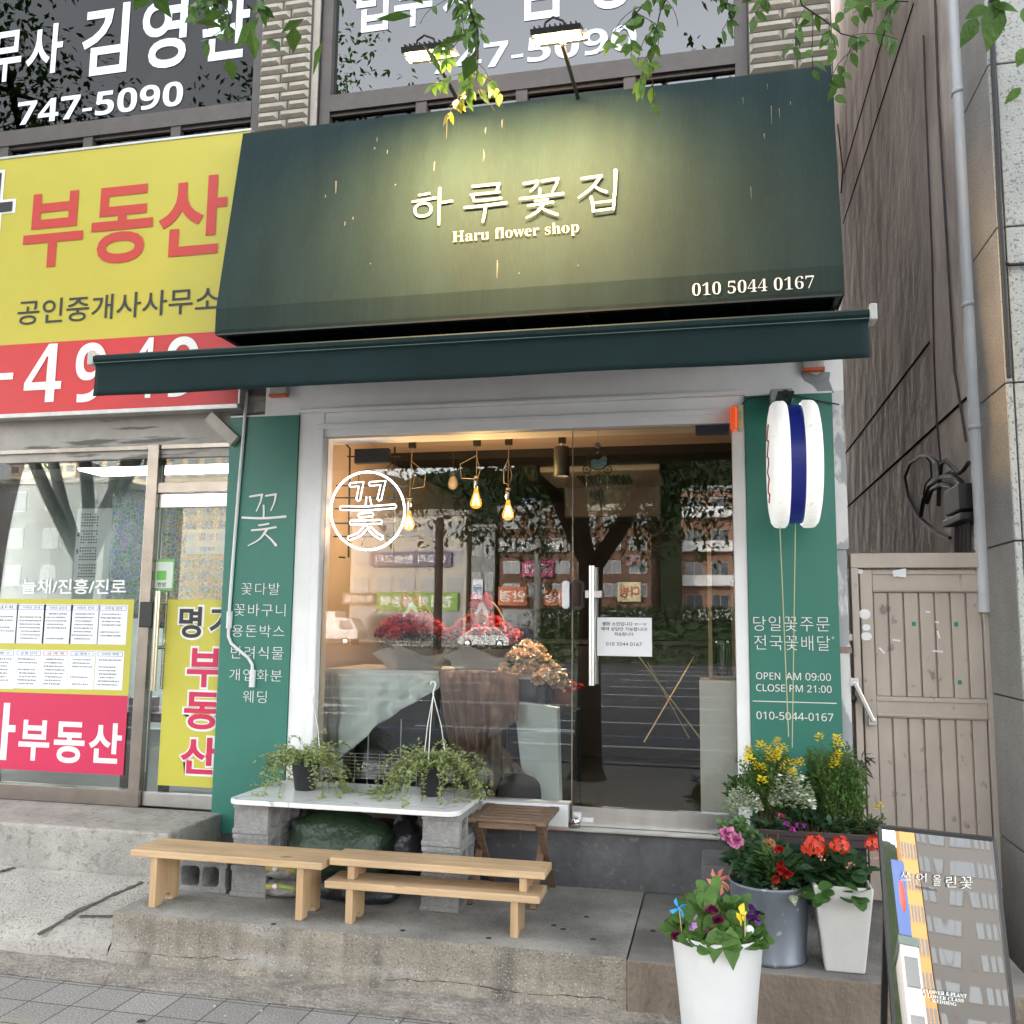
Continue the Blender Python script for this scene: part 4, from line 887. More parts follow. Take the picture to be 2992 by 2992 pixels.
# property listing sheets
pos_word = ['left edge', 'second from the left', 'third from the left', 'fourth from the left', 'right end']
heads = [['임대','아파트 전세','아파트 급전세','아파트 전세','사무실 임대'], ['매매 !!','은행 단지','급 매 매','급 매매 !!','아파트 매매']]
rows_ = [[(-55,88,1475,1700),(98,243,1478,1702),(250,396,1480,1703),(403,549,1480,1705),(559,709,1482,1708)], [(-80,72,1733,1958),(88,223,1735,1958),(238,375,1736,1960),(392,525,1738,1962),(543,688,1740,1965)]]
pen = mat('pen_writing', (0.08,0.09,0.13), 0.6); red_pen = mat('red_pen', (0.5,0.08,0.06), 0.6)
for r in range(2):
    for k in range(5):
        x0, x1, y0, y1 = rows_[r][k]; a, c_ = onY(q(4,x0,y0), GY-0.004), onY(q(4,x1,y1), GY-0.004); w_, h_ = c_.x-a.x, a.z-c_.z
        o = thing('listing_sheet', 'white property listing in the %s row of the yellow board, %s' % (('upper','lower')[r], pos_word[k]), 'listing sheet', (a.x,GY,c_.z), 'property listings on the office window')
        Y = GY-0.003
        MB().box(a.x, c_.x, Y, GY-0.0012, c_.z, a.z).build('sheet', paper, o)
        hb2 = MB().box(a.x+w_*.06, c_.x-w_*.06, Y-0.0006, Y-0.0001, a.z-h_*.145, a.z-h_*.135).box(a.x+w_*.06, c_.x-w_*.06, Y-0.0006, Y-0.0001, a.z-h_*.035, a.z-h_*.025)
        hb2.box(a.x+w_*.055,a.x+w_*.07,Y-0.0006,Y-0.0001,a.z-h_*.134,a.z-h_*.036).box(c_.x-w_*.07,c_.x-w_*.055,Y-0.0006,Y-0.0001,a.z-h_*.134,a.z-h_*.036)
        hb2.build('heading_box', red_pen if (r, k) == (1, 2) else blue_ink, o)
        t = MB(); write(t, heads[r][k], (a.x+w_*.2,Y,a.z-h_*.12), (w_*.6,0,0), (0,0,h_*.07), offset=0.01, out=0.0006)
        for li in range(8):
            zz = a.z-h_*(0.24+0.09*li); xx = a.x+w_*random.uniform(.08,.2)
            if random.random() < .12: continue
            while xx < c_.x-w_*random.uniform(.1,.3):
                lw = w_*random.uniform(.02,.05)
                t.box(xx, xx+lw, Y-0.0006, Y-0.0001, zz-h_*random.uniform(.012,.02), zz+h_*random.uniform(.012,.02)); xx += lw+w_*random.uniform(.012,.035)
        t.build('writing', pen, o)
a = MB(); writeY(a, '늘채/진흥/진로', q(4,120,1420), q(4,710,1412), q(4,120,1335), GY, offset=0.015, out=0.001)
tag(a.build('glass_lettering', white_ink), 'white syllables stuck along the office window above the listings', 'lettering')
o = notice('open_sheet', 'white plastic open sheet hung in the office door', 'notice', 0.06, q(4,1055,1058), q(4,1278,1195), mat('milky_plastic', (0.55,0.60,0.60), 0.3), [
 ('열 림', red_ink, q(4,1115,1118), q(4,1225,1116), q(4,1115,1078), 0.0), ('open', blue_ink, q(4,1127,1186), q(4,1212,1186), q(4,1127,1156), 0.01)])
c0 = onY(q(4,1187,945), 0.06); c1 = onY(q(4,1185,1058), 0.06)
MB().tube([c0, c1], 0.0015, 6).lathe([(0,-0.006),(0.012,-0.004),(0.013,0.0)], c0, 14, 'y').build('hook', steel, o)
o = notice('green_tag', 'small green and white agency tag on the office door edge', 'notice', GY, q(4,850,1225), q(4,978,1400), mat('green_tag', (0.16,0.42,0.10), 0.4), [('한방', black_ink, q(4,888,1382), q(4,937,1384), q(4,888,1355), 0.02)])
a, c_ = onY(q(4,858,1240), GY-.0015), onY(q(4,970,1388), GY-.0015)
MB().box(a.x, c_.x, GY-0.0018, GY-0.0013, c_.z, a.z).build('inner_sheet', mat('tag_white', (0.6,0.66,0.58), 0.4), o)
a, c_ = onY(q(4,888,1290), GY), onY(q(4,938,1342), GY); rbox(MB(), (a.x+c_.x)/2, (a.z+c_.z)/2, c_.x-a.x, a.z-c_.z, GY-0.0026, GY-0.0019, 0.006).build('emblem', mat('tag_green', (0.12,0.45,0.06), 0.4), o)
# office things: light, maps, calendar, desk
c0 = onY(q(4,510,720), 1.3); c1 = onY(q(4,1322,725), 1.3); c0.z = c1.z = min(c0.z, 3.02)
ol = thing('ceiling_light', 'long bright ceiling light inside the estate office', 'ceiling light', (c0.x,1.3,c0.z))
rbox(MB(), (c0.x+c1.x)/2+0.1, c0.z, c1.x-c0.x+0.2, 0.07, 1.15, 1.42, 0.03).build('diffuser', emis('office_tube', (0.97,1.0,1.0), 2.0), ol)
l = D.lights.new('office_lamp','AREA'); l.shape = 'RECTANGLE'; l.size = 1.2; l.size_y = 0.25; l.energy = 11; lo_ = D.objects.new('office_lamp', l); col.objects.link(lo_); lo_.parent = ol; lo_.location = (0.2,0.9,-0.08)
MB().box(c0.x, c1.x+0.2, 1.2, 1.37, c0.z+0.0355, 3.0995).build('housing', paper, ol)
def mapmat(name, cs, scale):
    m = mat(name, cs[0], 0.35); n, L, b = nodes(m); tc = n.new('ShaderNodeTexCoord'); v = n.new('ShaderNodeTexVoronoi'); v.inputs['Scale'].default_value = scale
    r = n.new('ShaderNodeValToRGB'); r.color_ramp.interpolation = 'CONSTANT'
    r.color_ramp.elements[0].color = (*cs[0],1); r.color_ramp.elements[1].position = 0.85; r.color_ramp.elements[1].color = (*cs[-1],1)
    for i, c_ in enumerate(cs[1:-1]): e = r.color_ramp.elements.new((i+1)/len(cs)); e.color = (*c_,1)
    sp = n.new('ShaderNodeSeparateColor'); L.new(tc.outputs['Object'], v.inputs['Vector']); L.new(v.outputs['Color'], sp.inputs[0]); L.new(sp.outputs[0], r.inputs[0])
    v2 = n.new('ShaderNodeTexVoronoi'); v2.feature = 'DISTANCE_TO_EDGE'; v2.inputs['Scale'].default_value = scale; L.new(tc.outputs['Object'], v2.inputs['Vector'])
    mr = n.new('ShaderNodeMapRange'); mr.inputs[1].default_value = 0.02; mr.inputs[2].default_value = 0.06
    x = n.new('ShaderNodeMix'); x.data_type = 'RGBA'; x.inputs[6].default_value = (0.6,0.6,0.58,1)
    L.new(v2.outputs['Distance'], mr.inputs[0]); L.new(mr.outputs[0], x.inputs[0]); L.new(r.outputs[0], x.inputs[7]); L.new(x.outputs[2], b.inputs['Base Color'])
    return m
for nm, lab, cs, sc_, x0, x1, y0, y1, Y in (('wall_map', 'coloured district map hanging behind the office door', [(0.17,0.24,0.11),(0.12,0.20,0.08),(0.28,0.26,0.15),(0.22,0.17,0.30),(0.26,0.31,0.28),(0.5,0.25,0.12)], 36, 925, 1345, 930, 1620, 0.7),
                                   ('wall_map', 'bluish wrinkled map hanging beside the calendar in the office', [(0.25,0.33,0.50),(0.35,0.40,0.42),(0.20,0.36,0.26),(0.40,0.30,0.48)], 32, 640, 830, 840, 1560, 0.6)):
    a, c_ = onY(q(4,x0,y0), Y), onY(q(4,x1,y1), Y)
    b = MB(); NX = 24
    for j in range(NX+1):
        for i in range(13): x = a.x+(c_.x-a.x)*i/12; z = a.z+(c_.z-a.z)*j/NX; b.v.append((x, Y+0.012*mn.noise(Vector((x*7,z*5,0))), z))
    for j in range(NX):
        for i in range(12): k = j*13+i; b.f.append((k,k+13,k+14,k+1)); b.sm.append(True)
    o = b.build(nm, mapmat(nm+'_print'+str(x0), cs, sc_)); tag(o, lab, 'map'); o.modifiers.new('thickness','SOLIDIFY').thickness = 0.002
a, c_ = onY(q(4,440,940), 0.5), onY(q(4,612,1345), 0.5)
cl = thing('wall_calendar', 'long white paper calendar hanging in the office window', 'calendar', (a.x,0.5,c_.z))
MB().box(a.x, c_.x, 0.498, 0.5, c_.z, a.z).build('sheet', paper, cl)
t = MB()
for blk in range(4):
    zt_ = a.z - (a.z-c_.z)*(0.06+0.235*blk); 
    if blk in (1,2): write(t, sans(str(3+blk),True), (a.x+.01,0.498,zt_-0.05), (.02,0,0), (0,0,.03), out=0.0012)
    for r in range(5):
        for k in range(7):
            if random.random() < .9: t.box(a.x+.04+k*.02, a.x+.05+k*.02, 0.4965, 0.4978, zt_-.015-r*.02, zt_-.006-r*.02)
t.build('printing', black_ink, cl)
a = onY(q(7,820,150), 0.6)
dk = thing('office_desk', 'dark red desk with a tissue box inside the office', 'desk', (a.x,0.6,0.5))
MB().box(a.x-0.02, a.x+0.35, 0.35, 0.9, a.z-0.06, a.z).build('top', mat('red_lacquer', (0.16,0.03,0.02), 0.3), dk, bevel=0.006)
MB().box(a.x+0.0, a.x+0.05, 0.37, 0.42, 0.501, a.z-0.0605).build('leg', black_metal, dk); MB().box(a.x+0.28, a.x+0.33, 0.37, 0.42, 0.501, a.z-0.0605).build('leg', black_metal, dk)
tb_ = MB().box(a.x+0.01, a.x+0.16, 0.4, 0.52, a.z+0.001, a.z+0.09).build('tissue_box', mat('blue_flower_box', (0.25,0.42,0.50), 0.5, c2=(0.55,0.25,0.25), vscale=18), bevel=0.004)
tag(tb_, 'pale blue flowered tissue box on the red office desk', 'tissue box')

# ------------------------------------------------------------------ interior of the flower shop
IZ = 0.53
tr = thing('light_track', 'black ceiling light track running above the pendant bulbs', 'light track', (-1.4,0.55,2.83))
ta, tb2 = onY(q(5,180,548), 0.55), onY(q(5,1548,516), 0.55)
MB().box(ta.x, tb2.x, 0.535, 0.565, ta.z-0.012, ta.z+0.02).build('rail', black_metal, tr)
for xx in (590, 955, 1133, 1435): c0 = onY(q(5,xx,560),0.55); MB().box(c0.x-0.022,c0.x+0.022,0.532,0.568,ta.z-0.075,ta.z-0.0125).build('adapter', black_metal, tr, bevel=0.003)
for xx in (-2.2, -0.9, -0.35): MB().box(xx-0.008,xx+0.008,0.545,0.555,ta.z+0.0201,CE).build('hanger', black_metal, tr)
fil = emis('glowing_filament', (1.0,0.55,0.16), 12); bulb_g = mat('amber_glass', (1.0,0.62,0.22), 0.1)
n_, L_, b_ = nodes(bulb_g); n_.remove(b_); o_n = [x for x in n_ if x.type == 'OUTPUT_MATERIAL'][0]
tr_ = n_.new('ShaderNodeBsdfTransparent'); tr_.inputs[0].default_value = (1.0,0.72,0.36,1); em_ = n_.new('ShaderNodeEmission'); em_.inputs[0].default_value = (1.0,0.42,0.07,1); em_.inputs[1].default_value = 0.30
mx_ = n_.new('ShaderNodeMixShader'); mx_.inputs[0].default_value = 0.45; L_.new(tr_.outputs[0], mx_.inputs[1]); L_.new(em_.outputs[0], mx_.inputs[2]); L_.new(mx_.outputs[0], o_n.inputs[0])
cord_m = mat('braided_cord', (0.42,0.33,0.26), 0.8)
def pendant(xt, bx, by0, by1, knot, label):
    T = onY(q(5,xt,595), 0.55); B = onY(q(5,bx,by1), 0.55); S = onY(q(5,bx,by0), 0.55)
    p = thing('pendant_bulb', label, 'pendant lamp', (T.x,0.55,T.z), 'pendant filament bulbs in the shop window')
    k = T.lerp(S, 0.42); kw = knot
    MB().tube([(T.x,0.55,ta.z-0.075), T.lerp(S,.25), S], 0.0028, 6).tube([T.lerp(S,.25), k+Vector((-kw,0,-.02)), k+Vector((-kw*0.9,0,-.11)), k+Vector((0.01,0,-.12)), k+Vector((.02,.01,-.06)), T.lerp(S,.3)], 0.0028, 6).build('cord', cord_m, p)
    MB().lathe([(0.0,0.075),(0.015,0.072),(0.018,0.055),(0.017,0.0),(0.014,-0.005)], S+Vector((0,0,-0.055)), 16).build('socket', chrome, p)
    h = S.z-0.06-B.z
    MB().lathe([(0.012,0),(0.014,-h*.15),(0.026,-h*.45),(0.038,-h*.72),(0.034,-h*.88),(0.018,-h*.97),(0.0,-h)], S+Vector((0,0,-0.06)), 18).build('bulb', bulb_g, p)
    f = MB()
    for i in range(6): a = 2*PI*i/6; b0 = S+Vector((0.006*math.cos(a),0.006*math.sin(a),-0.06-h*.3)); f.tube([b0, S+Vector((0.02*math.cos(a+.3),0.02*math.sin(a+.3),-0.06-h*.82))], 0.0016, 5)
    f.build('filament', fil, p)
    l = D.lights.new('bulb_lamp','POINT'); l.energy = 2.3; l.color = (1.0,0.84,0.66); l.shadow_soft_size = 0.03
    lo_ = D.objects.new('bulb_lamp', l); col.objects.link(lo_); lo_.parent = p; lo_.location = S+Vector((0,-0.0,-0.06-h*.55))-Vector((T.x,0.55,T.z))
pendant(588, 572, 900, 1062, -0.10, 'lit amber pendant bulb hanging lowest beside the neon ring')
pendant(953, 950, 770, 940, 0.11, 'lit amber pendant bulb, middle one with a wide loop in its cord')
pendant(1133, 1130, 838, 1005, 0.03, 'lit amber pendant bulb nearest to the glass door')
S = onY(q(5,820,700), 1.2); B = onY(q(5,815,792), 1.2)
p = thing('unlit_bulb', 'unlit white bulb on a black cable deeper in the shop', 'light bulb', (S.x,1.2,CE-.06))
MB().tube([(S.x,1.2,CE-.06),(S.x,1.2,S.z)], 0.006, 6).lathe([(0.0,0.0),(0.024,-0.004),(0.026,-0.07),(0.02,-0.075)], S, 14).build('socket', black_plastic, p)
MB().lathe([(0.018,-.075),(0.03,-.10),(0.036,-.13),(0.028,-.16),(0.0,-.172)], S, 16).build('bulb', mat('frosted_bulb', (0.55,0.47,0.40), 0.3), p)
S = onY(q(5,1432,590), 0.55); B = onY(q(5,1432,758), 0.55)
p = thing('can_spotlight', 'black cylindrical spotlight hanging at the right end of the track', 'spotlight', (S.x,0.55,ta.z))
MB().lathe([(0,0),(0.045,-0.001),(0.05,-0.01),(0.05,B.z-S.z),(0.044,B.z-S.z),(0.044,B.z-S.z+.03)], S, 24).build('can', mat('grey_can', (0.06,0.058,0.056), 0.45), p)
MB().tube([(S.x,0.55,ta.z-0.06),(S.x,0.55,S.z)], 0.012, 8).build('stem', chrome, p)
MB().lathe([(0,B.z-S.z+.02),(0.043,B.z-S.z+.02)], S, 20).build('lamp_face', emis('spot_face', (1.0,0.72,0.38), 5), p)
l = D.lights.new('spot_lamp','SPOT'); l.energy = 15; l.spot_size = math.radians(70); l.color = (1.0,0.86,0.68); l.shadow_soft_size = 0.03
lo_ = D.objects.new('spot_lamp', l); col.objects.link(lo_); lo_.parent = p; lo_.location = (0,0,B.z-ta.z+0.01)
for i, (xx, yy, tilt) in enumerate([(1150,640,.3),(1235,690,.05),(1275,725,0),(1800,600,.2)]):
    c0 = onY(q(5,xx,yy), 1.9)
    p = thing('can_spotlight', ['dark track spotlight at the back of the ceiling, tilted leftmost','dark track spotlight hanging second at the back of the shop','dark track spotlight hanging lowest of the back group','dark track spotlight far right above the air conditioner'][i], 'spotlight', (c0.x,1.9,CE-.06), 'dark ceiling spotlights')
    MB().tube([(c0.x-tilt*.1,1.9,CE-.061),(c0.x,1.9,c0.z+.06)], 0.01, 6).build('stem', black_metal, p)
    MB().tube([c0+Vector((-tilt*.12,0,.08)), c0+Vector((tilt*.12,0,-.09))], 0.048, 16).build('can', black_plastic, p)
# ceiling cassette air conditioner
a, c_ = onZ(q(5,1340,770), CE-0.10), onZ(q(5,1800,845), CE-0.10)
ax = onY(q(5,1680,800), 2.2)
ac = thing('ceiling_air_conditioner', 'square ceiling air conditioner behind the glass door', 'air conditioner', (ax.x,2.3,CE-.06))
MB().box(ax.x-0.5, ax.x+0.45, 1.9, 2.75, CE-0.11, CE-0.0605).build('panel', mat('ac_panel', (0.45,0.41,0.37), 0.5), ac, bevel=0.015)
g = MB()
for i in range(12): g.box(ax.x-0.22+i*.035, ax.x-0.2+i*.035, 2.1, 2.55, CE-0.118, CE-0.1105)
g.build('grille', black_plastic, ac)
MB().box(ax.x-0.45, ax.x+0.4, 2.9, 3.3, CE-0.35, CE-0.0605).build('duct', mat('grey_duct', (0.2,0.19,0.18), 0.5), ac, bevel=.02)
# neon sign
NY_ = 0.22
nz = thing('neon_sign', 'white ring shaped neon sign with one outlined syllable in the window corner', 'neon sign', onY(q(5,335,950), NY_))
nr = MB()
for x, y0, y1 in ((237,600,1215),(490,590,1205)): nr.tube([onY(q(5,x,y0),NY_+.04), onY(q(5,x-8,y1),NY_+.04)], 0.006, 6)
for y, x0, x1 in ((645,222,520),(810,160,552),(878,150,590),(940,150,500),(1022,120,545),(1097,145,540)): nr.tube([onY(q(5,x0,y),NY_+.035), onY(q(5,x1,y),NY_+.035)], 0.005, 6)
nr.tube([onY(q(5,185,545),.5), onY(q(5,237,600),NY_+.04)], 0.006, 6).tube([onY(q(5,175,1213),NY_+.04), onY(q(5,210,1216),NY_+.04)], 0.006, 6)
nr.build('grid_frame', black_metal, nz)
neon = emis('neon_white', (0.95,0.93,1.0), 1.0)
t = MB(); cxy = (337, 952); pts = []
for i in range(65): a_ = -PI/2-0.03 - (2*PI-0.06)*i/64; pts.append(onY(q(5,cxy[0]+208*math.cos(a_), cxy[1]-220*math.sin(a_)), NY_))
t.tube(pts, 0.006, 10)
def capsule(P, hw):
    P = [Vector((*p,0)) for p in P]; L_, R_ = [], []
    for i, p in enumerate(P):
        d0 = (P[i]-P[i-1]).normalized() if i else (P[1]-P[0]).normalized(); d1 = (P[i+1]-P[i]).normalized() if i < len(P)-1 else d0
        d = (d0+d1).normalized(); k = hw/max(0.55, d.dot(d0)); n = Vector((-d.y,d.x,0)); L_.append(p+n*k); R_.append(p-n*k)
    e = (P[-1]-P[-2]).normalized(); s_ = (P[1]-P[0]).normalized()
    return [L_[0]]+L_[1:]+[P[-1]+e*hw*.6]+R_[::-1]+[P[0]-s_*hw*.6]+[L_[0]]
for st in ([(240,806),(300,800),(283,890)], [(350,800),(424,794),(402,888)], [(186,936),(330,938),(492,926)], [(290,978),(362,972)], [(242,1018),(330,1016),(412,1014)], [(330,1042),(290,1085),(230,1108)], [(350,1052),(382,1085),(418,1104)]):
    t.tube([onY(q(5,p.x,p.y), NY_) for p in capsule(st, 11)], 0.0038, 8)
t.tube([onY(q(5,x,y), NY_) for x, y in ((330,872),(324,925))], 0.0038, 8).tube([onY(q(5,x,y), NY_) for x, y in ((348,872),(360,925))], 0.0038, 8)
t.build('neon_tube', neon, nz)
a, c_ = onY(q(5,272,607), NY_+.05), onY(q(5,460,683), NY_+.05)
dr = MB().box(a.x, c_.x, NY_+.02, NY_+.07, c_.z, a.z).build('driver_box', black_plastic, nz, bevel=.004)
wr = MB()
for pts in ([(460,640),(470,690),(430,720),(330,718),(290,735),(275,860)], [(440,720),(400,900),(300,1150)]): wr.tube([onY(q(5,*p), NY_+.045) for p in pts], 0.003, 6)
wr.build('wire', dark_rubber, nz)
# dream catcher
dcx = onY(q(5,1636,660), 0.075)
dc = thing('dream_catcher', 'stained glass dream catcher with feathers hanging inside the glass door', 'ornament', (dcx.x,0.075,dcx.z+.1))
b = MB(); ring = lambda cx, cy, r, w_: b.tube([onY(q(5,cx+r*math.cos(2*PI*i/24),cy+r*math.sin(2*PI*i/24)), 0.075) for i in range(25)], w_, 6, cap=False)
ring(1637,662,58,.004); ring(1574,718,22,.0035); ring(1692,718,22,.0035); ring(1634,772,24,.003); ring(1632,830,20,.003)
for k in range(5):
    for cx, cy in ((1574,718),(1692,718)): a_ = PI*k/5; b.tube([onY(q(5,cx+20*math.cos(a_),cy+20*math.sin(a_)),.075), onY(q(5,cx-20*math.cos(a_),cy-20*math.sin(a_)),.075)], .001, 4)
b.build('ring', black_metal, dc)
b = MB(); b.tube([onY(q(5,1637,495),.06), onY(q(5,1637,605),.075)], .0015, 5); b.tube([onY(q(5,1636,720),.075), onY(q(5,1632,860),.075)], .0015, 5)
for xx in (1572, 1690): b.tube([onY(q(5,xx,745),.075), onY(q(5,xx,830),.075)], .001, 5)
for cx, cy in ((1637,620),(1574,800),(1690,820),(1636,740),(1650,790),(1666,720)): b.ball(onY(q(5,cx,cy),.075), .006, 6)
b.ball(onY(q(5,1635,582),.06), .018, 8, (1,.35,1)); b.build('string', mat('pale_string', (0.6,0.55,0.48), 0.6), dc)
b = MB()
poly = [(1595,670),(1615,660),(1640,665),(1670,640),(1688,650),(1684,690),(1650,712),(1620,715),(1600,700)]
b.prism([onY(q(5,*p), .077) for p in poly], (0,-.004,0)); b.build('glass_shoe', mapmat('stained_glass', [(0.25,0.55,0.6),(0.5,0.7,0.65),(0.6,0.6,0.2),(0.3,0.6,0.5)], 60), dc)
b = MB()
for i in range(26): s_ = onY(q(5,1632+random.uniform(-30,30),840+random.uniform(-20,30)), .075); b.leaf(s_, (random.uniform(-.4,.4),random.uniform(-.3,.3),-1), (0,-1,0.2), random.uniform(.04,.08), .014)
b.build('feather', mat('brown_feather', (0.09,0.06,0.045), 0.7), dc)

# display table with cloths
ctop = 1.33
tp = thing('display_table', 'draped display table behind the window carrying flower baskets', 'table', (-1.6,0.5,IZ))
MB().box(-2.35, -0.95, 0.28, 0.95, ctop-0.035, ctop).build('tabletop', white_paint, tp)
for x in (-2.3,-1.0):
    for y in (0.34,0.9): MB().box(x-.02,x+.02,y-.02,y+.02,IZ,ctop-.0355).build('leg', black_metal, tp)
cr_ = MB().box(-2.25,-1.05,.5,.85,IZ+.001,1.22); tag(cr_.build('dark_infill', mat('infill_dark', (.03,.03,.034), .7, vary=.3), bevel=.006), 'added dark crate in the shade under the display table', 'infill')  # dark box added to dim the view under the table
def cloth(name, m, label, pts_top, pts_bot, Y0, amp, freq, group=None, cat='cloth', bulge=0.0, NX=60, NZ=26, seed=0):
    """hanging cloth between a top and a bottom polyline given as points of the photo"""
    def along(P, t):
        k = t*(len(P)-1); i = min(int(k), len(P)-2); f = k-i; return (P[i][0]+(P[i+1][0]-P[i][0])*f, P[i][1]+(P[i+1][1]-P[i][1])*f)
    b = MB()
    for j in range(NZ+1):
        for i in range(NX+1):
            u, v = i/NX, j/NZ; A = onY(q(8,*along(pts_top,u)), Y0); B = onY(q(8,*along(pts_bot,u)), Y0); p = A.lerp(B, v)
            p.y += -bulge*math.sin(v*PI/2) + amp*(0.25+v)*math.sin(freq*u*2*PI + 2.5*mn.noise(Vector((u*4,v*1.5,seed)))) + amp*0.8*mn.noise(Vector((u*9,v*5,seed+3)))
            b.v.append(tuple(p))
    for j in range(NZ):
        for i in range(NX): k = j*(NX+1)+i; b.f.append((k,k+NX+1,k+NX+2,k+1)); b.sm.append(True)
    o = b.build(name, m); tag(o, label, cat, group); s_ = o.modifiers.new('thickness','SOLIDIFY'); s_.thickness = 0.0015; return o
mint = mat('mint_cloth', (0.84,0.90,0.86), 0.85, bump=0.15, bscale=200)
cloth('draped_cloth', mint, 'pale mint cloth hanging in a slanted drape from the display table', [(100,-40),(500,-45),(780,-50)], [(140,470),(260,370),(400,240),(560,140),(700,60),(780,0)], 0.26, 0.026, 5)
cloth('draped_cloth', mat('grey_cloth', (0.42,0.40,0.36), 0.85), 'grey beige cloth hanging at the left edge of the window', [(10,-60),(170,-50)], [(20,600),(150,560)], 0.22, 0.02, 2, seed=5)
tulle = sheer('brown_tulle', (0.50,0.33,0.27), 0.78)
cloth('tulle_drape', tulle, 'tan tulle fabric gathered and falling from the display table', [(735,-60),(960,-65),(1190,-50)], [(830,560),(920,600),(980,480),(1010,330),(1190,215)], 0.20, 0.035, 6, cat='fabric', seed=2)
cloth('tulle_drape', sheer('brown_tulle_dense', (0.42,0.31,0.26), 0.8), 'tan tulle fabric heaped on the floor behind the window', [(960,300),(1030,260),(1140,420),(1230,520)], [(900,640),(1060,660),(1180,640),(1280,620)], 0.24, 0.04, 5, cat='fabric', bulge=0.05, seed=8)
# white board, posts, dark bag, wire rack
bd = [q(8,1160,105), q(8,1405,145), q(8,1420,700), q(8,1225,690)]
b = MB(); P = [onY(bd[0],0.34), onY(bd[1],0.17), onY(bd[2],0.09), onY(bd[3],0.26)]; b.prism(P, (0.012,0.035,0))
tag(b.build('leaning_board', mat('white_board', (0.78,0.83,0.81), 0.5), bevel=.003), 'white board leaning behind the window right of the tulle', 'board')
for i, (x0, x1, y0, y1) in enumerate(((1030,1086,250,560),(1120,1158,250,500))):
    a, c_ = onY(q(8,x0,y0), 0.42), onY(q(8,x1,y1), 0.42)
    tag(MB().box(a.x, c_.x, 0.42, 0.45, IZ, a.z).build('wooden_post', mat('yellow_wood', (0.50,0.36,0.16), 0.6, vary=.2), bevel=.003), ['wider yellow wooden post behind the tulle', 'narrower yellow wooden post beside the white board'][i], 'post')
c0 = onY(q(8,1190,640), 0.19); b = MB(); b.ball((c0.x,0.20,IZ+0.10), 0.14, 14, (1.0,0.75,1.1))
b.v = [(x+.02*mn.noise(Vector((x*9,y*9,z*9))), y, max(IZ+.002,z+.02*mn.noise(Vector((x*7,z*7,4))))) for x,y,z in b.v]
tag(b.build('dark_bag', mat('charcoal_cloth', (0.06,0.062,0.068), 0.75, vary=.3, vscale=9)), 'dark grey bag slumped on the floor under the tulle', 'bag')
wr = MB()
a, c_ = onY(q(8,60,395), 0.20), onY(q(8,610,560), 0.20)
for i in range(8): z = c_.z+(a.z-c_.z)*i/7; wr.tube([(a.x,.20,z),(c_.x,.20,z)], .002, 5)
for i in range(9): x = a.x+(c_.x-a.x)*i/8; wr.tube([(x,.204,IZ+.002),(x,.204,a.z)], .0025, 5)
for xx, y0 in ((345,300),(530,210)): p_ = onY(q(8,xx,y0),.22); wr.tube([(p_.x,.21,IZ),(p_.x,.21,p_.z)], .004, 6)
tag(wr.build('wire_rack', mat('white_wire', (0.62,0.64,0.64), 0.4)), 'white wire rack standing behind the marble table', 'rack')
# plinth, frame box and vase at the right of the door
a, c_ = onY(q(9,100,45), 0.16), onY(q(9,320,745), 0.16); ptop = onY(q(6,220,1900), 0.3).z
tag(MB().box(a.x, c_.x, 0.14, 0.44, IZ, ptop).build('plinth_box', mat('cream_plinth', (0.78,0.74,0.67), 0.6, vary=.06), bevel=.004), 'tall cream display plinth behind the right edge of the door', 'plinth')
fx0, fx1 = onY(q(6,150,1700), 0.25).x, onY(q(6,305,1700), 0.25).x; fzt = onY(q(6,220,1145), 0.25).z
fbx = MB(); fbx.box(fx0,fx0+.022,.22,.36,ptop+.001,fzt).box(fx1-.02,fx1,.22,.36,ptop+.001,fzt-.2).box(fx0+.0221,fx1-.0201,.22,.36,ptop+.001,ptop+.02)
tag(fbx.build('wooden_stand', mat('tan_wood', (0.36,0.25,0.13), 0.5, vary=.2), bevel=.002), 'tan wooden stand around a glass vase on the cream plinth', 'stand')
vz = MB(); vz.lathe([(0.0,0.022),(0.035,0.023),(0.043,0.09),(0.037,0.18),(0.04,0.215)], ((fx0+fx1)/2,.28,ptop), 20)
tag(vz.build('glass_vase', glass('vase_glass', (0.80,0.86,0.84), 1.5, 0.02)), 'clear glass vase standing inside the tan wooden stand', 'vase')
xl = MB()
for p0, p1 in (((1205,1238),(1328,1402)), ((1310,1238),(1215,1400)), ((1222,1250),(1300,1392))): xl.tube([onY((p0[0]*1.5487,p0[1]*1.5487),.75), onY((p1[0]*1.5487,p1[1]*1.5487),.55)], .004, 6)
k = onY((1200*1.5487,1238*1.5487), .75); xl.tube([(k.x-.02,.75,k.z),(k.x+.005,.75,k.z)], .003, 6)
tag(xl.build('side_table', mat('gold_metal', (0.55,0.42,0.2), 0.3, 1.0)), 'small table on thin crossed golden legs inside the door', 'side table')
# counter at the back and shelf masses so the room is not empty
bc = thing('back_counter', 'dark wooden counter at the back of the shop', 'counter', (-0.6,3.0,IZ))
MB().box(-1.6, 0.35, 2.7, 3.2, IZ, 1.45).build('body', mat('dark_wood_counter', (0.02,0.018,0.017), 0.5, vary=.3), bc, bevel=.004)
MB().box(-1.65, 0.38, 2.65, 3.25, 1.4505, 1.49).build('top', mat('counter_top', (0.05,0.04,0.033), 0.35), bc, bevel=.004)

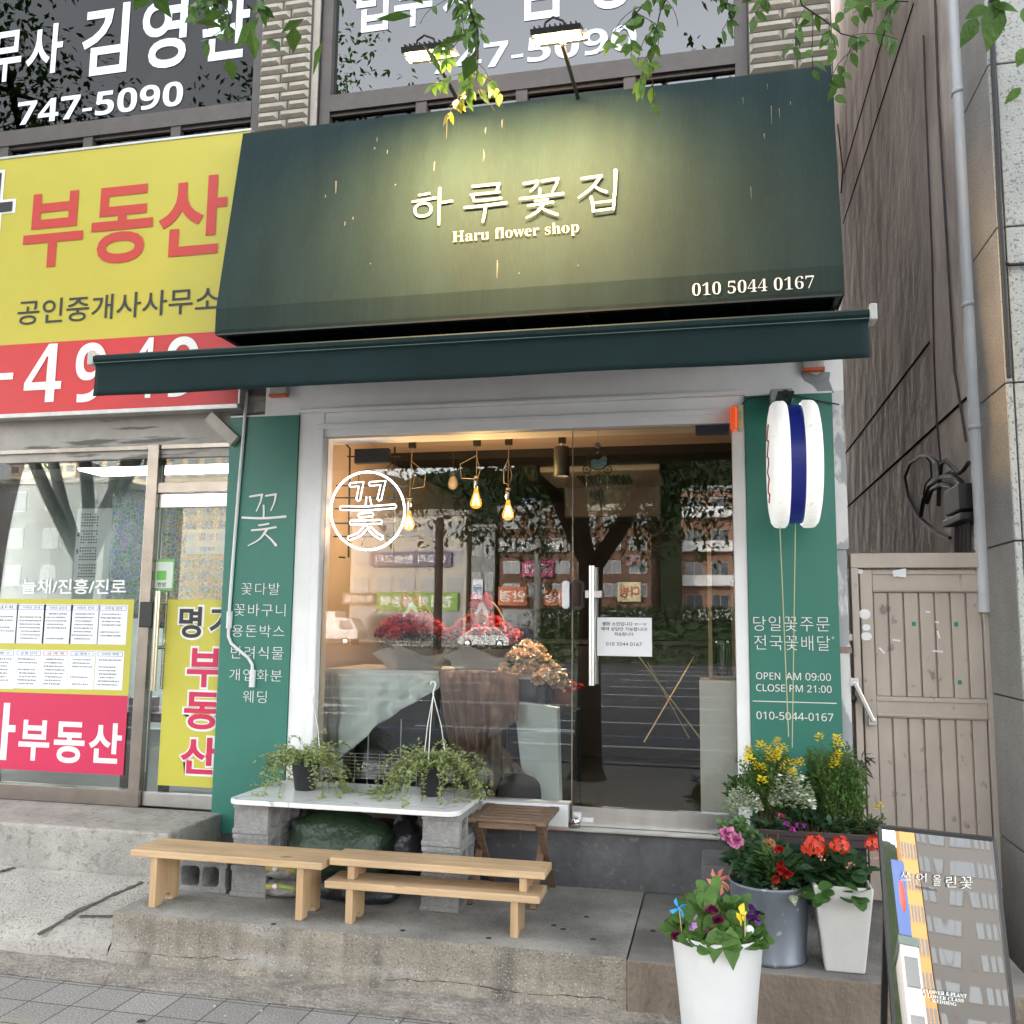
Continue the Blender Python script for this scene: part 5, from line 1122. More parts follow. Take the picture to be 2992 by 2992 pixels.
# ------------------------------------------------------------------ flowers
def petals(b, c, r, n, rings=3, up=(0,0,1), cup=0.5, wide=0.75):
    up = Vector(up).normalized(); a = up.cross(Vector((1,.2,.1))).normalized(); d = up.cross(a); c = Vector(c)
    for k in range(rings):
        m_ = max(3, n-k*2); rr = r*(1-0.27*k)
        for i in range(m_):
            t = 2*PI*(i+0.5*k+random.uniform(-.12,.12))/m_; e = cup*(0.35+0.55*k)
            dr_ = (a*math.cos(t)+d*math.sin(t))*math.cos(e)+up*math.sin(e)
            b.leaf(c+up*0.06*r*k, dr_, up.lerp(-dr_,.3), rr, rr*wide, -0.1, pts=2)
rng0 = random.uniform
def ruffle(b, c, r, n=60):
    c = Vector(c)
    for i in range(n):
        z = 1-1.5*(i+.5)/n; a = i*2.4; s_ = math.sqrt(max(0,1-z*z)); d = Vector((s_*math.cos(a),s_*math.sin(a),z)); 
        b.leaf(c+d*r*rng0(.1,.5), (d+Vector((random.uniform(-.3,.3),random.uniform(-.3,.3),random.uniform(-.2,.3)))), (random.uniform(-1,1),random.uniform(-1,1),1), r*rng0(.55,.8), r*.65, 0.25, pts=3)
def proto(fn, *a):
    b = MB(); fn(b, *a); return b
car_m = mat('red_carnation', (0.82,0.035,0.05), 0.55, c2=(0.52,0.012,0.025), vscale=30)
car_o = mat('coral_carnation', (0.60,0.06,0.035), 0.55, c2=(0.42,0.03,0.02), vscale=30)
peach = mat('peach_petal', (0.92,0.70,0.49), 0.55, c2=(0.88,0.58,0.36), vscale=25)
leaf_a = leafmat('leaf_green', (0.075,0.17,0.035), (0.03,0.08,0.018))
leaf_dark = leafmat('leaf_dark_green', (0.045,0.105,0.038), (0.02,0.052,0.02), 0.4)
leaf_bright = leafmat('leaf_bright_green', (0.10,0.22,0.035), (0.045,0.12,0.02))
leaf_pale = leafmat('leaf_variegated', (0.72,0.74,0.58), (0.16,0.25,0.08), scale=75)
leaf_vine = leafmat('leaf_vine', (0.48,0.52,0.24), (0.16,0.24,0.06), scale=50)
stem_m = mat('plant_stem', (0.09,0.08,0.03), 0.6)
def meshes(fn, m, n, *a): return [proto(fn, *a).mesh('blossom', m) for _ in range(n)]
car_me = meshes(ruffle, car_m, 3, (0,0,0), 0.036) ; caro_me = meshes(ruffle, car_o, 2, (0,0,0), 0.036); peach_me = meshes(ruffle, peach, 3, (0,0,0), 0.055)
def put(me_list, parent, p, s=1.0, name='blossom'):
    o = D.objects.new(name, random.choice(me_list)); col.objects.link(o); o.parent = parent; o.location = Vector(p)-world_loc(parent)
    o.rotation_euler = (random.uniform(-.5,.5), random.uniform(-.5,.5), random.uniform(0,6.28)); o.scale = (s,s,s); return o
ribbon_m = mat('pink_ribbon', (0.72,0.16,0.25), 0.35, c2=(0.62,0.10,0.18), vscale=8); ribbon_w = mat('white_ribbon', (0.70,0.66,0.66), 0.4)
gauze = sheer('white_gauze', (0.86,0.83,0.78), 0.6); wicker = mat('wicker', (0.36,0.22,0.10), 0.7, c2=(0.22,0.12,0.05), vscale=60)
def basket(cx5, label, seed):
    random.seed(seed)
    c0 = onY(q(5,cx5,1890), 0.48); cx = c0.x; z0 = ctop+0.001
    k = thing('flower_basket', label, 'flower basket', (cx,0.48,z0), 'carnation baskets on the display table')
    MB().lathe([(0,0),(0.11,0.0),(0.15,0.12),(0.165,0.125),(0.165,0.135),(0.14,0.135),(0.10,0.02)], (cx,.48,z0), 28).build('basket', wicker, k)
    MB().tube([(cx-0.15*math.cos(PI*i/16), .48, z0+.13+.30*math.sin(PI*i/16)) for i in range(17)], 0.006, 6).tube([(cx-0.145*math.cos(PI*i/16), .50, z0+.13+.29*math.sin(PI*i/16)) for i in range(17)], 0.005, 6).build('handle', wicker, k)
    g = MB(); NX = 48
    for j in range(9):
        for i in range(NX):
            a = 2*PI*i/NX; t = j/8; r = 0.135+.05*t+.03*t*math.sin(a*5+seed)+.015*mn.noise(Vector((a*3,t*3,seed))); g.v.append((cx+r*math.cos(a)*1.25, .48+r*math.sin(a), z0+.005+.115*t+.035*t*t*math.sin(a*3+1)))
    for j in range(8):
        for i in range(NX): g.f.append((j*NX+i, j*NX+(i+1)%NX, (j+1)*NX+(i+1)%NX, (j+1)*NX+i)); g.sm.append(True)
    g.build('gauze_wrap', gauze, k)
    f = MB()
    for i in range(420):
        a = random.uniform(0,6.28); r = 0.19*math.sqrt(random.random()); z = z0+.12+random.uniform(0,.18)*(1-r/.24)
        f.leaf((cx+r*math.cos(a)*1.15,.48+r*math.sin(a),z), (math.cos(a)*r*5+random.uniform(-.4,.4),math.sin(a)*r*5+random.uniform(-.4,.4),random.uniform(-.1,1)), (0,0,1), random.uniform(.03,.06), .014)
    f.build('foliage', leaf_dark, k)
    for i in range(30):
        a = i*2.4; r = 0.185*math.sqrt((i+.5)/30); z = z0+.315-r*r*3.4+random.uniform(-.015,.02)
        put(car_me if random.random() < .75 else caro_me, k, (cx+r*math.cos(a)*1.2,.46+r*math.sin(a)*.9,z), random.uniform(1.0,1.35))
    f = MB()
    for i in range(90): a = random.uniform(0,6.28); r = random.uniform(.08,.2); f.ball((cx+r*math.cos(a)*1.15,.46+r*math.sin(a),z0+.29-r*r*3.6+random.uniform(0,.03)), .005, 4)
    f.build('filler_flowers', white_ink, k)
    top_ = Vector((cx-.01,.45,z0+.41)); bw = MB()
    for s_ in (-1,1):
        for (dx, dz) in ((.07,.035),(.075,-.01),(.045,.05)):
            P = [top_, top_+Vector((s_*dx*.6,-.03,dz*.9+.012)), top_+Vector((s_*dx,-.02,dz)), top_+Vector((s_*dx*.75,.01,dz-.02)), top_]
            for a_, b_2 in zip(P[:-1], P[1:]): bw.add([a_+Vector((0,-.012,.010)), a_+Vector((0,.012,-.010)), b_2+Vector((0,.012,-.012)), b_2+Vector((0,-.012,.014))], [(0,1,2,3)], True)
    bw.ball(top_, .014, 6); bw.build('bow', ribbon_m, k)
    tl = MB()
    for s_ in (-1, 1):
        P = [top_+Vector((s_*t*.09+.01*math.sin(t*7),-.02-.05*t,-.20*t)) for t in (0,.2,.4,.6,.8,1)]
        for a_, b_2 in zip(P[:-1], P[1:]): tl.add([a_-Vector((.014,0,.004)), a_+Vector((.014,0,.004)), b_2+Vector((.014,0,.004)), b_2-Vector((.014,0,.004))], [(0,1,2,3)], True)
    tl.build('ribbon_tail', ribbon_w, k)
basket(595, 'basket of red carnations with a pink bow, left one on the display table', 3)
basket(990, 'basket of red carnations with a pink bow, right one beside the peach flowers', 4)
random.seed(11)
c0 = onY(q(5,1260,1830), 0.42)
pv = thing('peach_flower_vase', 'grey vase holding a drooping bunch of peach coloured flowers', 'flower vase', (c0.x,.42,ctop-.2))
MB().lathe([(0,0),(0.07,0),(0.085,.12),(0.06,.2),(0.07,.23)], (c0.x,.42,ctop-.16), 24).build('vase', mat('grey_blue_vase', (0.22,0.25,0.29), 0.4), pv)
for i in range(46):
    a = i*2.4; r = 0.20*math.sqrt((i+.5)/46); put(peach_me, pv, (c0.x+r*math.cos(a)*1.05,.40+r*math.sin(a)*.7,ctop+.155-r*r*4.5+random.uniform(-.03,.02)-(0.05 if math.cos(a) > .5 else 0)), random.uniform(.55,.95))
pe = MB()
for i in range(60): a = random.uniform(0,6.28); pe.leaf((c0.x+.1*math.cos(a),.42+.1*math.sin(a),ctop+.05), (math.cos(a),math.sin(a),random.uniform(-.6,.5)), (0,0,1), .08, .025)
pe.build('foliage', leaf_a, pv)
# a stand carrying the vase, so it does not float
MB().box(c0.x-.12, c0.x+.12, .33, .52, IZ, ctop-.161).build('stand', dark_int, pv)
c0 = onY(q(5,1440,1800), 0.55)
rv = thing('red_flower_pot', 'small pot of orange red flowers beside the glass door', 'potted plant', (c0.x,.55,IZ))
MB().lathe([(0,0.001),(0.05,.001),(0.07,.12),(0.06,.12)], (c0.x,.55,ctop-.22), 20).build('pot', mat('terracotta', (0.30,0.11,0.05), 0.7), rv)
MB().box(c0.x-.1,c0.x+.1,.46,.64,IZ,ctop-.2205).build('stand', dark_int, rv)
for i in range(12): a = i*2.4; r = .10*math.sqrt(i/12); put(caro_me, rv, (c0.x+r*math.cos(a)*1.3,.55+r*math.sin(a),ctop-.06-r*r*5), .7)

# ------------------------------------------------------------------ table on cinder blocks, benches, stool
def cinder(cx, y0, z0, rot, label):
    """190 mm wide end, 150 mm high, 390 mm long, three open cells running across"""
    b = MB(); Wd, Ht, Ln = 0.19, 0.15, 0.39
    o = thing('cinder_block', label, 'cinder block', (0,0,0), 'cinder blocks under the marble table')
    # block lies with its cells along x; side faces show the cells
    wl = 0.026; cells = [(-Ln/2+0.035, -0.068), (-0.052, 0.052), (0.068, Ln/2-0.035)]
    # outline with cell holes: rounded rectangles cut from the side face, bridged face by face
    n = 4; zc0, zc1 = wl, Ht-wl
    b.box(-Wd/2, Wd/2, -Ln/2, Ln/2, 0, wl); b.box(-Wd/2, Wd/2, -Ln/2, Ln/2, zc1, Ht)
    edges = [-Ln/2, cells[0][0], cells[0][1], cells[1][0], cells[1][1], cells[2][0], cells[2][1], Ln/2]
    for k in range(0, 8, 2): b.box(-Wd/2+.0005, Wd/2-.0005, edges[k], edges[k+1], wl+.0001, zc1-.0001)
    r = .022
    for c0, c1 in cells:      # rounded cell corners
        for yy, sy in ((c0,1),(c1,-1)):
            for zz, sz in ((wl,1),(zc1,-1)):
                pts = [(-Wd/2+.0005,yy,zz)] + [(-Wd/2+.0005, yy+sy*(r-r*math.cos(t)), zz+sz*(r-r*math.sin(t))) for t in [PI/2*i/4 for i in range(5)]]
                b.prism(pts, (Wd-.001,0,0))
    # flanged ends
    for sy in (-1, 1):
        e = sy*Ln/2; 
        for z0_, z1_ in ((0,.026),(Ht-.026,Ht)):
            b.hexa([(-Wd/2-.003,e,z0_),(Wd/2+.003,e,z0_),(Wd/2+.003,e+sy*.009,z0_+.003),(-Wd/2-.003,e+sy*.009,z0_+.003),(-Wd/2-.003,e,z1_),(Wd/2+.003,e,z1_),(Wd/2+.003,e+sy*.009,z1_-.003),(-Wd/2-.003,e+sy*.009,z1_-.003)])
    me_ = b.build('body', block_m, o); me_.modifiers.new('bevel','BEVEL').width = .003
    o.location = (cx, y0+Ln/2+.016, z0) if not rot else (cx, y0+Wd/2, z0); o.rotation_euler.z = PI/2 if rot else 0
    me_.rotation_euler.z = random.uniform(-.02,.02)
    return o
pr = onZ(q(8,740,1305), DZ); pl = onY(q(7,1405,900), pr.y)
BY = pr.y + 0.0
for k, w_ in enumerate(('bottom','middle','top')):
    cinder(pr.x, BY, DZ+.0005+k*.1505, False, '%s block of the right front pillar under the marble table' % w_)
    cinder(pl.x, BY, DZ+.0005+k*.1505, False, '%s block of the left front pillar under the marble table' % w_) if k else None
bl_ = onY(q(7,1395,1100), BY-.02); cinder(bl_.x, BY-.02, DZ+.0005, False, 'bottom block of the left front pillar, next to the block with open cells')
bl2 = onY(q(7,1090,1100), BY+.0); cinder(bl2.x-.03, BY+.02, DZ+.0005, True, 'cinder block lying crosswise behind the left bench with its cells facing the street')
for k, w_ in enumerate(('bottom','middle','top')):
    cinder((pr.x+pl.x)/2+.33, -.235, DZ+.0005+k*.1505, True, '%s block of the short rear right pillar against the plinth' % w_)
    cinder((pr.x+pl.x)/2-.33, -.235, DZ+.0005+k*.1505, True, '%s block of the short rear left pillar against the plinth' % w_)
TZ = DZ+.4525
tx0 = onZ(q(7,1300,650), TZ+.02).x; tx1 = onZ(q(8,1026,612), TZ+.02).x; ty0 = onZ(q(8,860,745), TZ+.02).y
tx0 = min(tx0, pl.x-.11)
tb = MB(); r = .07; x0, x1, y0, y1 = tx0+.02, tx1, ty0, -.035; pl_ = []
for cx, cy, a0 in ((x1-r,y1-r,0),(x0+r,y1-r,90),(x0+r,y0+r,180),(x1-r,y0+r,270)):
    for k in range(7): a = math.radians(a0+15*k); pl_.append((cx+r*math.cos(a),cy+r*math.sin(a),TZ))
tb.prism(pl_, (0,0,.024))
tag(tb.build('marble_slab', marble, bevel=.003), 'white veined marble tabletop with rounded corners lying on cinder blocks', 'tabletop')
TT = TZ+.024
def tarp(name, label, cat, c, rx, ry, rz, m, sd=0):
    b = MB(); b.ball((0,0,0), 1, 20)
    vs = []
    for x, y, z in b.v:
        n = 0.16*mn.noise(Vector((x*1.4+sd,y*1.4,z*1.4)))+.07*mn.noise(Vector((x*4,y*4+sd,z*4))); s_ = 1+n
        sx_ = math.copysign(abs(x)**.75, x); vs.append((c[0]+sx_*rx*s_, c[1]+y*ry*s_, max(c[2]-rz+.004, c[2]+math.copysign(abs(z)**.8,z)*rz*s_)))
    b.v = vs; o = b.build(name, m); return tag(o, label, cat)
g0 = onY(q(8,190,860), -.42)
tarp('tarpaulin_bundle', 'dark green tarpaulin bundle lying under the marble table', 'bundle', (g0.x-.03,-.40,DZ+.20), .29, .17, .20, mat('green_tarpaulin', (0.018,0.040,0.018), 0.38, vary=.3, vscale=8, bump=.5, bscale=30), 1)
g1 = onY(q(8,545,920), -.32)
tarp('rubbish_bag', 'black plastic bag behind the right pillar under the marble table', 'bag', (g1.x,-.30,DZ+.17), .10, .10, .17, mat('black_bag', (0.018,0.019,0.022), 0.35, bump=.8, bscale=14), 4)
tarp('rubbish_bag', 'black plastic bag lying low on the step under the two stacked benches', 'bag', (g1.x-.17,-.55,DZ+.06), .22, .10, .06, mat('black_bag', (0.018,0.019,0.022), 0.35), 7)
for i, (yy, w_) in enumerate(((1175,'lower'),(1090,'upper'))):
    c0 = onY(q(7,1595,yy), -.60); bg_ = tarp('soil_bag', '%s of two clear potting soil bags stacked beside the left pillar' % w_, 'soil bag', (c0.x,-.56,DZ+.047+.085*i), .13, .075, .048, mat('soil_in_plastic', (0.13,0.115,0.11), 0.22, c2=(0.32,0.31,0.31), vscale=9, bump=.6, bscale=25), 10+i)
    lab = MB(); 
    for k in range(13):
        u = -0.085+.17*k/12; zz = DZ+.047+.085*i+.022-.012*abs(u)/.085
        lab.v += [(c0.x+u,-.642+.03*abs(u)/.085*.4,zz-.010),(c0.x+u,-.636+.03*abs(u)/.085*.4,zz+.014)]
    for k in range(12): lab.f.append((2*k,2*k+2,2*k+3,2*k+1)); lab.sm.append(True)
    lo2 = lab.build('label', mat('soil_label', (0.22,0.40,0.10), 0.4, c2=(0.55,0.28,0.08), vscale=18), bg_); lo2.modifiers.new('t','SOLIDIFY').thickness = .001
    MB().lathe([(0,-.6475),(0.013,-.6475),(0.013,-.642)], (c0.x-.02,0,DZ+.047+.085*i+.022), 16, 'y').build('emblem', white_ink, bg_)
def bench(bl, br, depth, height, z0, leg_in, label, thick=.033):
    """bl, br: front bottom edge of the seat at its two ends"""
    L_ = (br-bl).length; an = math.atan2(br.y-bl.y, br.x-bl.x)
    o = thing('wooden_bench', label, 'bench', (bl.x,bl.y,z0), 'pine benches on the step'); o.rotation_euler.z = an
    def local(b, name, m, bev):
        me = b.mesh(name, m); ob = D.objects.new(name, me); col.objects.link(ob); ob.parent = o
        bb = ob.modifiers.new('bevel','BEVEL'); bb.width = bev; bb.segments = 2; bb.limit_method = 'ANGLE'; return ob
    local(MB().box(0, L_, 0, depth, height-thick, height), 'seat', wood_pine, .005)
    for x in (leg_in, L_-leg_in-.035):
        w2 = depth*.82; a = depth*.09; h = height-thick-.0005; r = min(w2*.2, h*.35)
        poly = [(a,h),(a,0),(a+w2/2-r,0)] + [(a+w2/2-r*math.cos(PI*k/8), r*math.sin(PI*k/8)) for k in range(1,8)] + [(a+w2/2+r,0),(a+w2,0),(a+w2,h)]
        local(MB().prism([(x,y,z) for y, z in poly], (.035,0,0)), 'leg', wood_leg, .003)
    return o
zs = DZ+.0005
b1l, b1r = onZ(q(7,733,985), zs+.235), onZ(q(7,1815,1068), zs+.235)
hgt1 = .27
lf0 = onZ(q(7,845,1278), zs); 
B1y = lf0.y-.015
a, c_ = onY(q(7,733,985), B1y), onY(q(7,1815,1068), B1y)
bench(Vector((a.x,B1y,0)), Vector((c_.x,B1y-.0,0)), .25, max(a.z,c_.z)-zs+.033, zs, .10, 'pine bench, single one at the left end of the step')
B2y = onZ(q(8,210,1368), zs).y-.015
a, c_ = onY(q(8,90,1172), B2y), onY(q(8,1305,1255), B2y)
h2 = (a.z+c_.z)/2-zs+.033
bench(Vector((a.x,B2y,0)), Vector((c_.x,B2y+.01,0)), .19, h2, zs, .10, 'pine bench, lower one of the stacked pair by the stool')
B3y = B2y+.03
a, c_ = onY(q(8,118,1050), B3y), onY(q(8,1335,1110), B3y)
bench(Vector((a.x,B3y,0)), Vector((c_.x,B3y+.01,0)), .19, (a.z+c_.z)/2-(zs+h2)+.033, zs+h2+.0005, .085, 'pine bench, upper one standing on top of another bench')
# folding slatted stool
f0 = onZ(q(8,1340,1305), zs); 
SYf = f0.y+.0; sh = onY(q(8,1100,790), SYf).z
a, c_, e_ = onZ(q(8,893,770), sh), onZ(q(8,1338,800), sh), onZ(q(8,1420,685), sh)
st = thing('folding_stool', 'brown slatted folding stool between the marble table and the glass door', 'stool', (a.x,a.y,zs))
wx = c_.x-a.x; yA, yB = a.y, max(a.y+.26, min(e_.y, -.05)); X0, X1 = a.x, c_.x
for x0_ in (X0, X1-.05): MB().box(x0_, x0_+.05, yA, yB, sh-.02, sh).build('side_rail', wood_dark, st, bevel=.003)
n = 6; sw = (yB-yA)/n
for i in range(n): MB().box(X0+.0505, X1-.0505, yA+i*sw+.009, yA+(i+1)*sw-.009, sh-.014, sh-.001).build('slat', wood_dark, st, bevel=.002)
MB().box(X0+.055, X1-.055, yA+.03, yA+.05, sh-.05, sh-.0185).build('apron', wood_dark, st, bevel=.002)
for x0_, off in ((X0+.03,0),(X1-.05,0)):
    MB().bar((x0_-.012, yA-.0, zs), (x0_-.012, yB-.04, sh-.022), .02, .035, up=(1,0,0)).build('leg', wood_dark, st, bevel=.002)
    MB().bar((x0_+.014, yB-.0, zs), (x0_+.014, yA+.04, sh-.022), .02, .035, up=(1,0,0)).build('leg', wood_dark, st, bevel=.002)
MB().bar((X0+.02,yB-.03,zs+.08),(X1-.04,yB-.03,zs+.08),.02,.03).build('stretcher', wood_dark, st, bevel=.002)

# ------------------------------------------------------------------ trailing plants on the marble table
random.seed(21)
pot_black = mat('black_nursery_pot', (0.022,0.023,0.027), 0.45, vary=.3, vscale=10)
soil_m = mat('potting_soil', (0.05,0.035,0.025), 0.95, bump=.8, bscale=80)
def trailing(px_c, px_bot, label, lean, n_str, hanger_top):
    B = onZ(q(*px_bot), TT+.001); s = 1.0
    o = thing('trailing_plant', label, 'potted plant', (B.x,B.y,TT+.001), 'variegated creepers in black pots')
    MB().lathe([(0,0.002),(.052,0),(.056,.004),(.075,.135),(.08,.137),(.08,.15),(.073,.15),(.068,.13),(0,.128)], (B.x,B.y,TT+.001), 26).build('pot', pot_black, o)
    MB().lathe([(0,.132),(.07,.131)], (B.x,B.y,TT+.001), 20).build('soil', soil_m, o)
    st, lf = MB(), MB(); C0 = Vector((B.x,B.y,TT+.14))
    for i in range(n_str):
        a = i*2.4+random.uniform(-.3,.3); r0 = .06*math.sqrt(random.random()); p = C0+Vector((r0*math.cos(a),r0*math.sin(a),0))
        up = random.uniform(.25,1.15); out = random.uniform(.5,1.1); L_ = random.choice([.12,.16,.2,.26,.34,.42])
        v = Vector((math.cos(a)*out+lean*random.random(), math.sin(a)*out*.7, up)).normalized(); pts = [p.copy()]; m_ = int(L_/.016)
        for k in range(m_):
            v = (v+Vector((random.uniform(-.16,.16),random.uniform(-.16,.16),random.uniform(-.12,.12)))+Vector((0,0,-.105*(1+k*.05)))).normalized()
            p = p+v*.016
            if p.z < TT+.008: p.z = TT+.008; v.z = abs(v.z)*.2
            if p.y > -.05: p.y = -.05
            pts.append(p.copy())
            for s_ in (-1, 1):
                if random.random() < .72:
                    d = Vector((random.uniform(-1,1),random.uniform(-1,1),random.uniform(-.4,.7))); lf.leaf(p, d, (random.uniform(-.4,.4),-.4,1), random.uniform(.016,.026), random.uniform(.014,.021), .12)
        st.tube(pts, .0011, 4, cap=False)
    for i in range(620):
        a = random.uniform(0,6.28); r = .125*math.sqrt(random.random()); p = C0+Vector((r*math.cos(a),r*math.sin(a)*.85,random.uniform(.0,.10)*(1-r/.16)+.01))
        lf.leaf(p, (random.uniform(-1,1),random.uniform(-1,1),random.uniform(-.2,.8)), (0,-.3,1), random.uniform(.014,.024), random.uniform(.012,.02), .12)
    st.build('stem', stem_m, o); lf.build('foliage', leaf_vine, o)
    T = onY(q(*hanger_top), B.y+.02); h = MB()
    for k in range(3): a = 2*PI*k/3+.5; h.tube([C0+Vector((.078*math.cos(a),.078*math.sin(a),0)), C0.lerp(T,.5)+Vector((.045*math.cos(a),.045*math.sin(a),0)), T+Vector((0,0,-.05))], .0025, 6)
    h.tube([T+Vector((0,0,-.052)), T+Vector((0,0,-.03)), T+Vector((.012,0,0)), T+Vector((.004,0,.02)), T+Vector((-.012,0,.018)), T+Vector((-.016,0,.004))], .0045, 8)
    h.build('hanger', white_ink, o); return o
trailing(None, (7,1722,607), 'trailing variegated plant in a black pot, left one on the marble table', -.12, 105, (7,1765,60))
trailing(None, (8,700,640), 'trailing variegated plant in a black pot, right one under the white hook hanger', -.18, 120, (8,708,20))

# ------------------------------------------------------------------ pots of flowers by the gate
def disc_soil(c, r, z, o): MB().lathe([(0,z),(r,z-.004)], c, 24).build('soil', soil_m, o)
# galvanised tub
c0 = onZ(q(9,590,1645), DZ); TBX, TBY = onZ(q(9,500,1655), DZ).x-.0, -.80
tubX = (onY(q(9,268,1150),TBY-.0).x+onY(q(9,718,1150),TBY).x)/2; TR = (onY(q(9,718,1150),TBY).x-onY(q(9,268,1150),TBY).x)/2
zt_ = onY(q(9,500,1175), TBY-TR).z
tub = thing('metal_tub', 'grey galvanised tub planted with roses and dark foliage, between two white pots', 'planter', (tubX,TBY,DZ))
galv = overlay(mat('galvanised_metal', (0.20,0.225,0.26), 0.45, .35, vary=.3, vscale=5, stretch=(1,1,.5)), (0.5,0.5,0.5), 22, (1,1,1), .64, .68, .8)
MB().lathe([(0,.001),(TR*.93,.0),(TR*.93,.012),(TR*.90,.02),(TR*.985,zt_-DZ-.02),(TR*1.015,zt_-DZ-.012),(TR*1.02,zt_-DZ),(TR*.985,zt_-DZ),(TR*.96,zt_-DZ-.05)], (tubX,TBY,DZ), 48).build('tub', galv, tub)
disc_soil((tubX,TBY,0), TR*.97, zt_-.04, tub)
rng = random.uniform
def bushy(o, m, cx, cy, z0, rx, ry, h, n, ln, wd, up=.5, pts=1, stems=0, dens=.5, name='foliage'):
    lf, st = MB(), MB()
    for i in range(stems):
        a = rng(0,6.28); r = math.sqrt(random.random()); e = Vector((cx+rx*r*math.cos(a), cy+ry*r*math.sin(a), z0+h*(1-.5*r*r)*rng(.6,1))); b0 = Vector((cx+rx*.3*r*math.cos(a), cy+ry*.3*r*math.sin(a), z0))
        st.tube([b0, b0.lerp(e,.5)+Vector((rng(-.01,.01),rng(-.01,.01),.01)), e], .0022, 4, cap=False)
        for k in range(int(n/stems)):
            t = rng(.35,1); p = b0.lerp(e,t)+Vector((rng(-.02,.02),rng(-.02,.02),rng(-.01,.01)))
            lf.leaf(p, (math.cos(a)*.5+rng(-1,1), math.sin(a)*.5+rng(-1,1), up+rng(-.5,.5)), (rng(-.4,.4),rng(-.9,.1),1), ln*rng(.7,1.2), wd*rng(.7,1.2), .12, pts=pts)
    if not stems:
        for i in range(n):
            a = rng(0,6.28); r = random.random()**dens; z = z0+h*(1-.75*r*r)*rng(.15,1)
            lf.leaf((cx+rx*r*math.cos(a), cy+ry*r*math.sin(a), z), (math.cos(a)+rng(-.7,.7), math.sin(a)+rng(-.7,.7), up+rng(-.5,.5)), (rng(-.3,.3),rng(-.6,0),1), ln*rng(.7,1.2), wd*rng(.7,1.2), .12, pts=pts)
    lf.build(name, m, o)
    if stems: st.build('stem', stem_m, o)
random.seed(5)
bushy(tub, leaf_dark, tubX, TBY, zt_-.05, TR*1.15, TR*1.1, .25, 620, .055, .032, .25, 2, 34)
bushy(tub, leaf_a, tubX+.02, TBY-.08, zt_-.02, .07, .05, .20, 70, .10, .018, .7, 2, 5)
bushy(tub, leaf_pale, tubX+.06, TBY-.12, zt_-.03, .07, .03, .05, 8, .07, .035, .3, 2, name='variegated_leaves')
rose_p = mat('pink_rose', (0.66,0.22,0.40), .55, c2=(.55,.15,.32), vscale=30); red_f = mat('deep_red_bloom', (0.42,.02,.012), .5, c2=(.30,.01,.01), vscale=30); ger_m = mat('scarlet_petal', (0.72,0.06,0.018), .5, c2=(.40,.02,.01), vscale=30)
rose_me = meshes(ruffle, rose_p, 2, (0,0,0), .038); redb_me = meshes(ruffle, red_f, 2, (0,0,0), .026)
for x, y, s_ in ((255,865,.9),(303,900,.95)): put(rose_me, tub, onY(q(9,x,y), TBY-.08), s_)
for x, y, s_ in ((550,950,.75),(562,1070,1.0),(600,1090,.8),(530,1115,.7),(560,1030,.6)): put(redb_me, tub, onY(q(9,x,y), TBY-.14), s_)
f = MB()
for i in range(34): p = onY(q(9,495+rng(-35,35),925+rng(-25,35)), TBY-.10); f.leaf(p, (rng(-.6,.6),rng(-.6,.6),1), (0,-1,.2), .018, .009)
f.build('buds', mat('orange_bud', (.38,.20,.04), .5, c2=(.30,.08,.03), vscale=60), tub)
# pale upright herb on the left behind the tub
hb = thing('round_leaved_herb', 'pale green round leaved herb leaning left of the flower box', 'potted plant', (tubX-.1,TBY+.22,DZ))
hp = onY(q(9,300,800), TBY+.20)
bushy(hb, leafmat('leaf_mint_green', (.16,.27,.10), (.08,.17,.06)), hp.x+.01, TBY+.18, hp.z-.10, .075, .06, .17, 230, .032, .028, .5, 2, 16)
MB().lathe([(0,0.001),(.05,0),(.07,hp.z-.09-DZ),(.06,hp.z-.09-DZ)], (hp.x+.02,TBY+.18,DZ), 18).build('pot', mat('dark_brown_pot', (.05,.04,.035), .6), hb)
# square white planter with geraniums
SQY = -.83
def sqpot(o, name, m, x0, x1, y0, y1, z0, zt, tp, wall=.016):
    cx, cy = (x0+x1)/2, (y0+y1)/2; rx, ry = (x1-x0)/2, (y1-y0)/2
    L4 = lambda kx, ky, z: [(cx-kx,cy-ky,z),(cx+kx,cy-ky,z),(cx+kx,cy+ky,z),(cx-kx,cy+ky,z)]
    R_ = [L4(rx*tp,ry*tp,z0), L4(rx,ry,zt), L4(rx-wall,ry-wall,zt), L4(rx-wall-.01,ry-wall-.01,zt-.06)]
    b = MB(); vs = [v for g in R_ for v in g]; fs = [(3,2,1,0)]+[(i*4+k,i*4+(k+1)%4,(i+1)*4+(k+1)%4,(i+1)*4+k) for i in range(3) for k in range(4)]
    b.add(vs, fs); return b.build(name, m, o, bevel=.008)
sx0, sx1 = onY(q(9,745,1110),SQY-.14).x, onY(q(9,1087,1165),SQY-.14).x; szt = onY(q(9,900,1160),SQY-.14).z
sw_ = (sx1-sx0)/2
sqp = thing('square_planter', 'white tapered square planter with scarlet geraniums on the side step', 'planter', ((sx0+sx1)/2,SQY,DZ))
sqpot(sqp, 'pot', overlay(mat('white_stoneware', (0.62,0.60,0.57), .55, vary=.06, vscale=5, bump=.06, bscale=90), (.42,.36,.28), 4, (1,1,.6), .6, .8, .4), sx0, sx1, SQY-.14, SQY-.14+2*sw_, .235, szt, .66)
MB().box(sx0+.03,sx1-.03,SQY-.11,SQY+.11,szt-.05,szt-.03).build('soil', soil_m, sqp)
cxp = (sx0+sx1)/2
random.seed(8)
